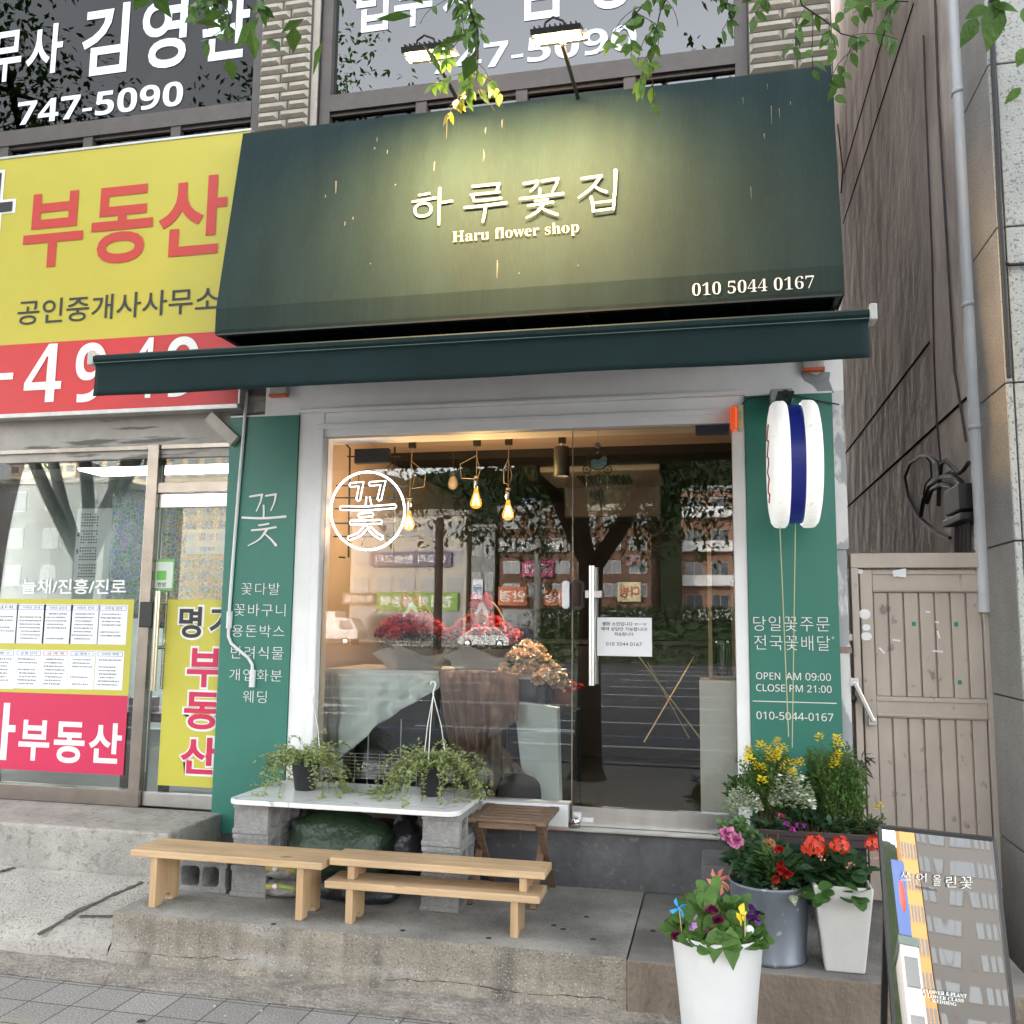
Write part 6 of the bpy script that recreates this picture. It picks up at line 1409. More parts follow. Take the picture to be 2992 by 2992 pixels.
bushy(sqp, leaf_dark, cxp, SQY, szt-.04, sw_*1.25, sw_*1.15, .17, 300, .06, .062, .2, 3, 26)
bushy(sqp, leaf_a, cxp-.03, SQY-.14, szt-.06, .10, .03, .09, 26, .06, .06, .0, 3, name='foliage')
def umbel(b, r, n=22):
    for i in range(n):
        z = 1-1.35*(i+.5)/n; a = i*2.4; s_ = math.sqrt(max(0,1-z*z)); d = (Vector((s_*math.cos(a),s_*math.sin(a),z))+Vector((rng(-.2,.2),rng(-.2,.2),rng(-.2,.2)))).normalized(); p = d*r*rng(.65,1.1)
        x_ = d.cross(Vector((.3,.2,1))).normalized(); y_ = d.cross(x_)
        for k in range(5): t = 2*PI*k/5+i; b.leaf(p, (x_*math.cos(t)+y_*math.sin(t))+d*.25, d, r*.42, r*.30, .05, pts=2)
ger_me = meshes(umbel, ger_m, 2, .045)
for x, y, s_ in ((750,930,1.15),(893,925,.92),(1082,920,.8)): put(ger_me, sqp, onY(q(9,x,y), SQY-.06), s_)
f = MB()
for x, y in ((945,1035),(790,990),(955,1040),(1090,990)):
    p = onY(q(9,x,y),SQY-.1)
    for k in range(5): f.ball(p+Vector((rng(-.012,.012),rng(-.01,.01),rng(-.012,.012))), .005, 4)
f.build('buds', mat('salmon_bud', (.5,.22,.16), .5), sqp)
st = MB()
for x, y in ((750,930),(893,925),(1082,920)): p = onY(q(9,x,y),SQY-.06); st.tube([p, Vector((cxp*.6+p.x*.4,SQY,szt))], .0025, 5)
st.build('stem', leaf_a, sqp)
# front white round pot
RPY = -1.30
rx0, rx1 = onY(q(9,-62,1430),RPY).x, onY(q(9,466,1430),RPY).x; RR = (rx1-rx0)/2*1.0; rcx = (rx0+rx1)/2; rzt = onY(q(9,200,1485),RPY-RR).z
leaf_m = mat('fallen_leaf', (.20,.10,.04), .7); pet_m = mat('fallen_petal', (.62,.48,.50), .6)
for (n_2, x, y, z_, ang, l_, mm, lab) in ((8,1070,1755,.055,.1,.045,leaf_m,'curled brown leaf lying in the gutter below the step'),(7,155,1552,.06,.6,.018,pet_m,'pale petal lying left in the gutter by the apron'),(7,1785,1755,.002,1.2,.016,pet_m,'pinkish petal lying on the pavers'),(8,45,1752,.004,.3,.015,pet_m,'small pale petal at the paver edge')):
    p_ = onZ(q(n_2,x,y), z_); tag(MB().leaf(p_-Vector((l_/2,0,0)), (math.cos(ang),math.sin(ang),.1), (0,0,1), l_, l_*.5, .25, pts=2).build('fallen_leaf', mm), lab, 'leaf')
rp = thing('round_planter', 'large white round tapered pot with primroses standing in front of the step', 'planter', (rcx,RPY,.0))
MB().lathe([(0,.001),(RR*.70,0),(RR*.73,.02),(RR*.86,rzt*.55),(RR*.975,rzt-.03),(RR,rzt-.004),(RR*.99,rzt),(RR*.94,rzt-.003),(RR*.90,rzt-.05)], (rcx,RPY,0), 56).build('pot', overlay(mat('white_fibre_pot', (.66,.66,.66), .42, vary=.05, vscale=4, bump=.08, bscale=14), (.40,.37,.33), 4, (1,1,.5), .55, .75, .55), rp)
disc_soil((rcx,RPY,0), RR*.93, rzt-.045, rp)
random.seed(12)
big = MB()
for i in range(230):
    a = i*2.4; r = RR*.88*math.sqrt((i+.5)/230); p = (rcx+r*math.cos(a), RPY+r*math.sin(a), rzt-.03+.13*(1-r/RR)*rng(.2,1.4))
    big.leaf(p, (math.cos(a)*.5+rng(-.7,.7), math.sin(a)*.5+rng(-.7,.7), rng(.1,1.3)*(1.25-r/RR)), (rng(-.3,.3),-.5,1), rng(.045,.085), rng(.036,.06), rng(-.05,.12), pts=3)
for x, y, ln in ((195,1450,.12),(275,1450,.14)):
    p = onY(q(9,x,y), RPY-RR*.96); big.leaf(p+Vector((0,.03,.03)), (rng(-.15,.15),-.55,-.75), (0,-1,.5), ln, .07, .08, pts=2)
big.build('foliage', leafmat('primrose_leaf', (.13,.25,.05), (.05,.12,.025), .5, 9), rp)
vio = mat('violet_petal', (.085,.012,.13), .5); wine = mat('wine_petal', (.16,.01,.07), .5); lil = mat('lilac_petal', (.38,.20,.42), .5)
def simple_flower(b, r, n=5): petals(b, (0,0,0), r, n, 1, (0,-.7,.7), .2, .9)
vio_me = meshes(simple_flower, vio, 2, .022); wine_me = meshes(ruffle, wine, 2, (0,0,0), .022); lil_me = meshes(simple_flower, lil, 1, .014)
for x, y in ((390,1295),(420,1310),(410,1340),(440,1300),(385,1325),(430,1345),(400,1275)): put(vio_me, rp, onY(q(9,x,y), RPY-.06), 1)
for x, y in ((170,1292),(207,1350),(172,1422),(-30,1440)): put(wine_me, rp, onY(q(9,x,y), RPY-.12), 1)
for x, y in ((50,1365),(70,1375),(60,1390),(75,1330),(45,1380)): put(lil_me, rp, onY(q(9,x,y), RPY-.12), 1)
c0 = onY(q(9,383,1400),RPY-.1); MB().ball(c0, .016, 8).build('white_stone', paper, rp)
# pinwheels
def pinwheel(c, foot, m, r, n, label, sq=1.0):
    o = thing('pinwheel', label, 'pinwheel', foot); b = MB(); c = Vector(c)
    for k in range(n):
        t = 2*PI*k/n+.3; d = Vector((math.cos(t), 0, math.sin(t)*sq)); e = Vector((math.cos(t+.8),0,math.sin(t+.8)*sq))
        b.add([c, c+d*r+Vector((0,-.004,0)), c+(d+e)*r*.42+Vector((0,-.018,0)), c+e*r*.30+Vector((0,-.004,0))], [(0,1,2),(0,2,3)])
    w_ = b.build('wheel', m, o); w_.modifiers.new('t','SOLIDIFY').thickness = .0008
    MB().ball(c+Vector((0,-.012,0)), .006, 6).build('hub', m, o)
    MB().tube([c+Vector((0,.004,-.004)), foot], .0022, 6).build('stick', mat('bamboo_stick', (.55,.40,.2), .6), o)
pinwheel(onY(q(9,-15,1275),RPY-.12), onY(q(9,5,1460),RPY-.08), mat('blue_film', (.03,.30,.62), .35), .038, 4, 'small sky blue pinwheel stuck in the front white pot')
yb_ = onY(q(9,333,1312),RPY-.14); 
b = MB()
yw = thing('butterfly_pick', 'yellow paper butterfly pick stuck in the front white pot', 'ornament', onY(q(9,357,1460),RPY-.12))
for poly in ([(333,1312),(318,1275),(330,1255),(352,1250),(357,1290)],[(335,1312),(357,1295),(368,1300),(358,1318),(350,1322)],[(333,1314),(306,1300),(310,1330),(325,1350),(335,1385),(340,1350)],[(337,1315),(355,1325),(352,1355),(342,1345)]):
    b.prism([onY(q(9,*p), RPY-.14)+Vector((0,rng(-.006,.006),0)) for p in poly], (0,.001,0))
b.build('wings', mat('yellow_film', (.74,.56,.02), .4), yw); MB().tube([onY(q(9,357,1300),RPY-.136), onY(q(9,357,1460),RPY-.12)], .0025, 6).build('stick', _mats['bamboo_stick'], yw)
pinwheel(onY(q(9,210,1125),TBY-.17), onY(q(9,262,1180),TBY-.13), mat('salmon_film', (.62,.20,.13), .45), .052, 7, 'salmon pink pinwheel at the left rim of the grey tub', 1.1)
# raised flower box with yellow blooms
bz0, bz1 = onY(q(9,760,925), -.48).z, onY(q(9,760,850), -.48).z
bx0, bx1 = onY(q(9,400,880), -.48).x, onY(q(9,1110,880), -.48).x
fb = thing('flower_box', 'long dark brown flower box with yellow blooms and mixed greenery below the hours panel', 'planter', ((bx0+bx1)/2,-.34,DZ))
b = MB(); b.box(bx0,bx1,-.49,-.47,bz0,bz1-.0).box(bx0,bx1,-.20,-.18,bz0,bz1).box(bx0,bx0+.02,-.4699,-.2001,bz0,bz1).box(bx1-.02,bx1,-.4699,-.2001,bz0,bz1).box(bx0+.021,bx1-.021,-.469,-.201,bz0,bz0+.02)
b.box(bx0-.008,bx1+.008,-.498,-.4905,bz1-.022,bz1+.004); b.build('box', mat('brown_plastic_box', (.045,.030,.028), .5, vary=.2), fb, bevel=.003)
MB().box(bx0+.022,bx1-.022,-.468,-.202,bz1-.04,bz1-.025).build('soil', soil_m, fb)
s2 = MB(); s2.box(bx0+.05,bx0+.09,-.46,-.22,.2345,bz0-.0005).box(bx1-.09,bx1-.05,-.46,-.22,.2345,bz0-.0005).box(bx0+.091,bx1-.091,-.36,-.33,bz0-.10,bz0-.06); s2.build('stand', black_metal, fb)
random.seed(33)
zb = bz1-.03
def onbox(x, y, Y): return onY(q(9,x,y), Y)
gen = leafmat('leaf_broom', (.12,.24,.045), (.05,.12,.025), .5, 11)
lf, st = MB(), MB()
def broom(cx9, top, spread, n, Y):
    base = onbox(cx9, 790, Y); base.z = zb
    for i in range(n):
        e = onbox(cx9+rng(-spread,spread), top+abs(rng(-1,1))**1.2*230, Y+rng(-.10,.10)); mid = base.lerp(e,.5)+Vector((rng(-.03,.03),rng(-.03,.03),.03))
        P = [base+Vector((rng(-.03,.03),rng(-.03,.03),0)), mid, e]; st.tube(P, [.003,.002,.001], 4, cap=False)
        for k in range(46):
            t = rng(.25,1); p = (P[0].lerp(mid,t*2) if t < .5 else mid.lerp(e,t*2-1))+Vector((rng(-.014,.014),rng(-.014,.014),rng(-.01,.01)))
            lf.leaf(p, (rng(-1,1),rng(-1,1),rng(0,1.2)), (0,-.5,1), rng(.016,.028), rng(.008,.013), .1)
broom(470, 390, 150, 88, -.34); broom(840, 350, 140, 108, -.34); broom(650, 500, 150, 40, -.30); broom(960, 480, 90, 30, -.32)
lf.build('foliage', gen, fb); st.build('stem', stem_m, fb)
bushy(fb, leaf_pale, onbox(620,600,-.42).x, -.40, onbox(620,720,-.42).z, .10, .05, onbox(620,470,-.42).z-onbox(620,720,-.42).z, 760, .022, .019, .3, name='variegated_leaves')
bushy(fb, leaf_pale, onbox(345,660,-.42).x, -.40, onbox(345,740,-.42).z, .085, .06, onbox(345,590,-.42).z-onbox(345,740,-.42).z, 480, .022, .019, .3, name='variegated_leaves')
wl_ = mat('cream_white_leaf', (.82,.83,.74), .5)
bushy(fb, wl_, onbox(620,600,-.42).x, -.42, onbox(620,720,-.42).z, .095, .045, onbox(620,470,-.42).z-onbox(620,720,-.42).z, 85, .024, .02, .3, name='white_leaves')
bushy(fb, wl_, onbox(345,660,-.42).x, -.42, onbox(345,740,-.42).z, .08, .05, onbox(345,590,-.42).z-onbox(345,740,-.42).z, 65, .024, .02, .3, name='white_leaves')
bushy(fb, leaf_a, onbox(310,560,-.36).x, -.36, onbox(310,700,-.36).z, .07, .07, .19, 240, .03, .017, .5, 1, 12)
bushy(fb, leaf_dark, (bx0+bx1)/2, -.40, zb, .32, .09, .13, 620, .038, .024, .3, 1, 30)
bushy(fb, leafmat('leaf_olive', (.11,.15,.05), (.05,.08,.025)), onbox(1030,760,-.40).x, -.38, zb, .10, .09, .15, 330, .026, .010, .5, 1, 22)
ylw = mat('yellow_petal', (.82,.68,.03), .5, c2=(.76,.56,.015), vscale=40)
def spike(b, h, r, n):
    for i in range(n):
        t = i/n; a = i*2.4; p = Vector((r*(1-t*.6)*math.cos(a), r*(1-t*.6)*math.sin(a), h*t)); b.leaf(p, (math.cos(a),math.sin(a),.5), (0,0,1), .018, .013, .2); b.leaf(p, (math.cos(a+.9),math.sin(a+.9),.2), (0,0,1), .014, .011, .2)
sp_me = meshes(spike, ylw, 2, .055, .012, 22); sp2 = meshes(spike, ylw, 2, .03, .014, 12)
for x, y, big_ in ((520,370,1),(505,435,1),(525,440,1),(450,380,0),(570,395,0),(375,435,1),(390,455,0),(435,490,0),(448,500,0),(570,505,0),(600,470,0),(620,530,0),(665,470,0),(655,480,0),(890,375,1),(858,465,1),(865,490,0),(790,330,0),(1120,722,0),(452,575,0),(545,420,0),(500,455,0)): put(sp_me if big_ else sp2, fb, onbox(x,y,-.42), rng(.9,1.2))
fu = mat('fuchsia_petal', (.62,.05,.14), .5); fu2 = mat('fuchsia_skirt', (.22,.015,.38), .5)
def fuch(b): 
    for k in range(4): t = PI/2*k; b.leaf((0,0,0), (math.cos(t),math.sin(t),-.25), (0,0,1), .026, .009, .1)
def fuch2(b):
    for k in range(5): t = 2*PI*k/5; b.leaf((0,0,0), (.35*math.cos(t),.35*math.sin(t),-1), (math.cos(t),math.sin(t),0), .022, .014, .1)
fm, fm2 = meshes(fuch, fu, 1), meshes(fuch2, fu2, 1)
for x, y in ((560,760),(585,785),(600,790),(555,745),(622,815),(655,795),(690,800),(630,825)):
    p = onbox(x,y,-.52); put(fm, fb, p, 1.0); 
    if y > 780: put(fm2, fb, p, 1.0)
# white pot half hidden behind the flower box, dark leaved plant above it
c0 = onY(q(9,965,640), -.18)
wp = thing('white_pot', 'white pot with a dark leaved plant half hidden behind the flower box', 'potted plant', (c0.x,-.12,DZ))
MB().lathe([(0,0.001),(.08,0),(.10,onY(q(9,965,600),-.12).z-DZ),(.09,onY(q(9,965,600),-.12).z-DZ)], (c0.x-.05,-.13,DZ), 28).build('pot', white_paint, wp)
lf = MB()
for i in range(26): p = onY(q(9,1010+rng(-35,25),470+rng(-55,60)), -.13); lf.leaf(p, (rng(-.2,1),rng(-1,0),rng(-.5,.5)), (0,-.3,1), rng(.05,.08), .016, .1, pts=2)
lf.build('foliage', mat('purple_leaf', (.035,.045,.028), .4), wp)
MB().tube([onY(q(9,985,640),-.13), onY(q(9,1005,460),-.13)], .004, 6).build('stem', stem_m, wp)
# block behind the tub
a, c_ = onY(q(9,112,1035), -.62), onY(q(9,235,1200), -.62)
tag(MB().box(a.x, a.x+.25, -.62, -.30, DZ+.001, a.z).build('stone_block', stone_base, bevel=.006), 'low grey stone block on the step left of the grey tub', 'stone block')

# ------------------------------------------------------------------ mirror sign board
mtl, mtr = onY(q(9,1113,815), -1.50), onY(q(9,1752,885), -1.495)
ms = thing('mirror_board', 'leaning mirror polished sign board with wavy reflections at the right edge', 'sign board', (mtl.x+.2,-1.7,0))
mirror_m = mat('mirror_film', (.46,.45,.43), .015, 1.0)
U = (mtr-mtl); U.z = 0; Wm = U.length; U.normalize(); Nn = Vector((U.y,-U.x,0)); 
lean = .20; Hm = mtl.z-.012; ev = -Nn*0
def mp(u, v, d=0): return Vector((mtl.x,mtl.y,0)) + U*(u*Wm) + Nn*(lean*(1-v)+d) + Vector((0,0,.012+v*Hm-(mtl.z-mtr.z)*u*v))
b = MB(); NX, NZ = 40, 60
for j in range(NZ+1):
    for i in range(NX+1):
        u, v = i/NX, j/NZ; d = .0016*math.sin(u*5.5+.6*v) + .003*math.sin(u*PI)*(0.7+.3*v) + .0012*math.sin(8*u+1)*u
        b.v.append(tuple(mp(u,v,d+.012)))
for j in range(NZ):
    for i in range(NX): a = j*(NX+1)+i; b.f.append((a,a+1,a+NX+2,a+NX+1)); b.sm.append(True)
b.build('mirror', mirror_m, ms)
b = MB(); b.hexa([mp(0,0,.0),mp(1,0,.0),mp(1,1,.0),mp(0,1,.0),mp(0,0,-.014),mp(1,0,-.014),mp(1,1,-.014),mp(0,1,-.014)])
b.build('board', black_plastic, ms)
b = MB()
for uv in ((0,0,0,1),(1,0,1,1),(0,1,1,1),(0,0,1,0)): b.bar(mp(uv[0],uv[1],.008), mp(uv[2],uv[3],.008), .012, .026, up=tuple(Nn))
b.build('frame', mat('dark_frame', (.05,.05,.052), .35, .5), ms)
b = MB()
for u in (.08,.92): b.bar(mp(u,.97,-.016), mp(u,.97,-.016)-Nn*.26-Vector((0,0,mp(u,.97,0).z-.012)), .02, .02)
b.build('rear_leg', black_metal, ms)
t = MB(); Vv = (mp(0,1)-mp(0,0)).normalized()
fn = (U.cross(Vv)).normalized()
if fn.y > 0: fn = -fn
mo, mn_ = mp(0,0,.024), fn
pm = lambda x, y: onP(q(9,x,y), mo, mn_)
for ch, x0, x1, yb_2, yt in (('쓰',1235,1290,1120,1072),('어',1325,1380,1130,1080),('올',1418,1462,1150,1090),('린',1492,1548,1160,1098),('꽃',1572,1640,1168,1102)):
    t = MB(); a, c_ = pm(x0,yb_2), pm(x1,yb_2); write(t, ch, a, c_-a, pm(x0,yt)-a, offset=-.008, nrm=fn, out=.003); t.build('lettering', white_ink, ms)
for s_, x0, x1, y0, y1, h_ in (('FLOWER & PLANT',1362,1608,1755,1785,26),('FLOWER CLASS',1368,1590,1780,1810,25),('WEDDING',1410,1550,1808,1830,25)):
    t = MB(); a, c_ = pm(x0,y0), pm(x1,y1); write(t, serif(s_), a, c_-a, pm(x0,y0-h_*.8)-a, nrm=fn, out=.003); t.build('lettering', white_ink, ms)
t = MB(); a, c_ = pm(1328,1172), pm(1440,1190); write(t, serif('by Flora'), a, c_-a, pm(1328,1150)-a, offset=-.01, nrm=fn, out=.003); t.build('small_lettering', black_ink, ms)

# ------------------------------------------------------------------ cables on the side wall and granite corner
cm = MB(); wx_ = WX-.03
def addc(b, pts, r): b.tube([onX(q(*p), WX-.05) for p in pts], r, 8)
for pts, r in (([(6,1515,1105),(6,1440,1070),(6,1345,990),(6,1280,870),(6,1260,760),(6,1290,685),(6,1345,645),(6,1400,640),(6,1450,680),(6,1462,760)],.010),
               ([(6,1350,980),(6,1365,890),(6,1400,810),(6,1460,765),(6,1530,750),(6,1580,790),(6,1600,870)],.014), ([(6,1385,905),(6,1410,835),(6,1470,800),(6,1520,810),(6,1560,860)],.014),
               ([(6,1450,925),(6,1452,840),(6,1465,690),(6,1490,665),(6,1520,700),(6,1565,740),(6,1590,720),(6,1620,680)],.012), ([(6,1462,760),(6,1520,725),(6,1560,735)],.008),
               ([(6,1365,860),(6,1375,800),(6,1410,760),(6,1405,680),(6,1380,650)],.006)):
    addc(cm, pts, r)
tag(cm.build('cable_bundle', dark_rubber), 'thick black cable loops hanging on the dark side wall above the gate', 'cable')
cp = MB(); a = onX(q(6,1590,890), WX-.05); cp.box(WX-.11, WX-.002, a.y-.16, a.y+.16, a.z-.07, a.z+.07).box(WX-.12, WX-.002, a.y-.2, a.y+.18, a.z-.13, a.z-.09)
tag(cp.build('cable_clamp', black_metal, bevel=.008), 'black cable clamp on the side wall beside the drain pipe', 'clamp')
cd2 = MB()
for i in range(4): xx = 1555+i*22; cd2.tube([onX(q(6,xx,1010), WX-.04), onX(q(6,xx-2,1185), WX-.04)], .014, 8)
tag(cd2.build('wall_conduit', mat('dark_conduit', (.10,.095,.10), .5)), 'row of dark conduits rising behind the gate top beside the drain pipe', 'conduit')
for (pts, r), w_ in zip((([(3,1365,200),(3,1378,600),(3,1395,1000),(3,1415,1500),(6,1425,100),(6,1440,450),(6,1465,700)],.006), ([(3,1430,0),(3,1450,600),(3,1480,1100),(3,1510,1600),(6,1540,160),(6,1580,400),(6,1605,560)],.007), ([(3,880,700),(3,910,960),(3,900,1090)],.008)), ('long thin wire running down the middle of the rough side wall', 'thin wire down the rough side wall nearest to the drain pipe', 'short loose wire on the side wall beside the green sign edge')):
    tag(MB().tube([onX(q(*p), WX-.015) for p in pts], r, 6).build('wall_wire', mat('grey_wire', (.07,.06,.06), .6)), w_, 'wire')
for (pts, r), w_ in zip((([(3,1745,0),(3,1760,400),(3,1780,800),(3,1795,1200),(3,1812,1480),(6,1838,0),(6,1850,200)],.012), ([(3,1800,1470),(3,1850,1495),(3,1932,1490),(3,2000,1480)],.009)), ('black cable running down the edge of the granite front', 'black cable branching sideways across the pale granite front')):
    tag(MB().tube([onY(q(*p), -.475) for p in pts], r, 8).build('granite_cable', dark_rubber), w_, 'cable')

# ------------------------------------------------------------------ street trees: trunks beside the camera, sprays hanging into the picture
bark = mat('tree_bark', (.03,.026,.023), .9, vary=.35, vscale=6, stretch=(1,1,.3), bump=.9, bscale=25)
zel = leafmat('zelkova_leaf', (.13,.255,.04), (.05,.12,.022), .45, 3.0)
zel_lit = leafmat('zelkova_leaf_lamplit', (.22,.22,.035), (.09,.16,.025), .45, 5.0)  # yellow lamp glow painted into the colour of leaves near the floodlight
def tree(x, y, label, fork, hgt, seed, nleaf=2600, limbs=5, z0c=3.4, low=0):
    random.seed(seed)
    o = thing('street_tree', label, 'tree', (x,y,0), 'street trees along the kerb')
    b = MB(); b.tube([(x,y,-.02),(x+.0,y,.12),(x+.02,y,.8),(x+.03,y,fork*.8),(x+.04,y,fork)], [.22,.165,.128,.118,.14], 16)
    tips = []
    for k in range(limbs):
        a = 2*PI*k/limbs+.35*seed; s_ = rng(.55,.85); p = Vector((x+.04,y,fork-.08)); P = [p]; v = Vector((math.cos(a)*s_, math.sin(a)*s_*.75, 1)).normalized()
        for i in range(7):
            v = (v+Vector((rng(-.12,.12),rng(-.12,.12),.04))).normalized(); p = p+v*hgt/8; P.append(p)
            if i > 1: tips.append(p)
            if i > 1:
                for m_ in range(2):
                    e = p+Vector((rng(-1,1),rng(-1,1),rng(-.2,.8)))*1.0; b.tube([p, p.lerp(e,.5)+Vector((0,0,.08)), e], [.025,.016,.008], 5, cap=False); tips.append(e); tips.append(p.lerp(e,.6))
        b.tube(P, [.085-.009*i for i in range(len(P))], 9)
    b.build('trunk', bark, o)
    lf = MB()
    for i in range(nleaf):
        c = random.choice(tips); d = Vector((random.gauss(0,1),random.gauss(0,1),random.gauss(0,.8)))*.42; p = c+d
        if p.z < z0c-.8: continue
        if p.y > -1.6: continue
        for k in range(5):
            pp = p+Vector((rng(-.09,.09),rng(-.09,.09),rng(-.1,.05))); lf.leaf(pp, (rng(-1,1),rng(-1,1),rng(-1.2,.3)), (rng(-.5,.5),rng(-.5,.5),1), rng(.07,.12), rng(.035,.05), .1)
    for i in range(low):
        a = rng(0,6.28); r = rng(.5,2.6); p = Vector((x+r*math.cos(a), y+.4+r*.3*math.sin(a), rng(2.45,3.5)+.12*r))
        if p.y > -4.75: p.y = -4.75-random.random()*.5
        for k in range(9):
            pp = p+Vector((rng(-.12,.12),rng(-.1,.1),rng(-.3,.05))); lf.leaf(pp, (rng(-1,1),rng(-1,1),rng(-1.2,.1)), (rng(-.5,.5),rng(-.5,.5),1), rng(.07,.11), rng(.035,.05), .1)
    lf.build('crown', zel, o); return o
def spray(o, pts, Y, n, seed, ln=(.055,.085), twigs=8, tl=.22, m=None, top=None):
    """a hanging leafy branch passing through points of the photo at depth Y; top: where it joins the crown"""
    random.seed(seed); b, lf = MB(), MB(); P = [onY(q(*p), Y) for p in pts]
    top = top or ((-1.2,-3.2,4.9) if o.location.x < 0 else (2.6,-3.2,5.0))
    if top: P = [Vector(top), Vector(top).lerp(P[0],.5)+Vector((0,0,.25))] + P
    b.tube(P, [.006-.004*i/len(P) for i in range(len(P))], 6)
    vis = P[2:] if top else P
    seg = [vis[i].lerp(vis[i+1], t/6) for i in range(len(vis)-1) for t in range(6)]
    paths = [seg]
    for k in range(twigs):
        p = random.choice(seg); v = Vector((rng(-1,1), rng(-.5,.5), rng(-.8,.2))).normalized(); T = [p]
        for i in range(6): v = (v+Vector((rng(-.2,.2),rng(-.2,.2),-.16))).normalized(); T.append(T[-1]+v*tl*rng(.7,1.1)/6)
        b.tube(T, .0018, 4, cap=False); paths.append(T)
    for i in range(n):
        T = random.choice(paths); k = random.randrange(len(T)); p = T[k]+Vector((rng(-.008,.008),rng(-.008,.008),rng(-.008,.008)))
        d = Vector((rng(-.75,.75), rng(-.5,.35), rng(-1,-.2))); lf.leaf(p, d, (rng(-.5,.5),-.9,rng(-.2,.5)), rng(*ln), rng(*ln)*.5, .08, pts=2)
    b.build('branch', bark, o); lf.build('leaves', m or zel, o)
t1 = tree(-1.35, -4.75, 'street tree with a forked trunk beside the photographer, mirrored in the glass door', 2.25, 4.2, 2, nleaf=4200, low=420)
spray(t1, [(2,740,-60),(2,900,20),(2,960,180),(2,960,330),(2,950,470),(2,1000,580)], -.95, 100, 3, twigs=12, tl=.26, top=(-1.2,-3.2,4.9))
spray(t1, [(2,960,200),(2,930,380),(2,900,520),(2,800,600)], -.90, 10, 6, twigs=3, tl=.2, m=zel_lit)
spray(t1, [(1,1240,-60),(1,1260,20),(1,1300,90),(1,1290,150),(1,1310,160)], -1.3, 26, 5, twigs=4, tl=.2, top=(-1.8,-3.4,4.8))
spray(t1, [(1,1200,-60),(1,1130,10),(1,1110,50)], -1.3, 13, 15, twigs=2, tl=.12)
spray(t1, [(1,1480,-80),(1,1480,20),(1,1490,60)], -1.3, 9, 16, twigs=1, tl=.1)
t3 = tree(4.6, -4.6, 'street tree to the right of the photographer with branches over the granite front', 2.5, 5.6, 4, nleaf=3600)
spray(t3, [(2,1990,-80),(2,1900,20),(2,1830,100),(2,1760,160)], -1.0, 30, 7, twigs=6, tl=.22, top=(2.6,-3.2,5.0))
spray(t3, [(2,2050,-60),(2,1990,60),(2,1960,190),(2,1920,330)], -1.0, 18, 17, twigs=4, tl=.22)
spray(t3, [(3,640,-80),(3,680,30),(3,800,110),(3,900,190),(3,1060,230)], -1.1, 34, 8, twigs=7, tl=.24, top=(2.8,-3.2,5.0))
spray(t3, [(3,150,-60),(3,230,20),(3,300,30)], -1.1, 12, 9, twigs=3, tl=.12)
spray(t3, [(3,420,-60),(3,450,0),(3,460,30)], -1.1, 8, 19, twigs=2, tl=.1)
spray(t3, [(3,1050,-60),(3,1150,0),(3,1280,10)], -1.1, 20, 10, twigs=4, tl=.14)
spray(t3, [(3,1950,-80),(3,1800,-20),(3,1740,10)], -2.9, 4, 12, ln=(.055,.07), twigs=2, tl=.06, top=(2.6,-3.4,3.9))
lfx = MB()
for (x0,y0),(x1,y1),w_ in (((1770,15),(1748,262),.036),((1730,40),(1600,90),.022),((1665,100),(1580,250),.024),((1940,270),(1900,370),.02),((1915,495),(1825,578),.014),((1935,40),(1990,150),.03)):
    a, c_ = onY(q(3,x0,y0),-2.9), onY(q(3,x1,y1),-2.9); lfx.leaf(a, c_-a, (.2,-1,.3), (c_-a).length, w_*1.6, .1, pts=2)
lfx.build('leaves', zel, t3)
t2 = tree(-7.6, -4.75, 'street tree further left along the kerb, mirrored in the office window', 2.3, 7.2, 6, nleaf=6500)

# ------------------------------------------------------------------ the far side of the street, seen mirrored in the glass
random.seed(40)
def mir(p, Yr): P = onY(p, 0.078-Yr); P.y = Yr; return P       # a point seen mirrored in the shop glass, standing at y = Yr
FY = -66.0
pane_d = mat('far_window', (.05,.06,.075), .15, spec=.8); frame_w = mat('far_frame', (.42,.42,.41), .5)
def far_building(name, label, x0, x1, h, m, cols, rows, y=FY, depth=12, sill=1.0, wfrac=.62, z0=3.6, roofcol=None, storey=None, fm=None):
    o = thing(name, label, 'building', ((x0+x1)/2,y,0))
    MB().box(x0,x1,y-depth,y,-.18,h).build('wall', m, o)
    MB().box(x0-.2,x1+.2,y-depth-.2,y+.2,h+.001,h+.5).build('roof', roofcol or concrete, o)
    cw = (x1-x0)/cols; st = storey or (h-z0)/rows; ww, wh = cw*wfrac, st*.5
    f0 = MB().box(-ww/2-.06,ww/2+.06,0.001,.06,-.06,wh+.06).mesh('window', fm or frame_w); p0 = MB().box(-ww/2,-.03,.0601,.075,0,wh).box(.03,ww/2,.0601,.075,0,wh).mesh('pane', pane_d)
    for r in range(rows):
        for c in range(cols):
            w_ = D.objects.new('window', f0); col.objects.link(w_); w_.parent = o; w_.location = (x0+cw*(c+.5)-(x0+x1)/2, 0, z0+st*r+st*.28)
            pn = D.objects.new('pane', p0); col.objects.link(pn); pn.parent = w_
    sx = MB(); sx.box(x0+.3,x1-.3,y+.001,y+.05,.1,2.7); sx.build('shopfront', pane_d, o)
    return o
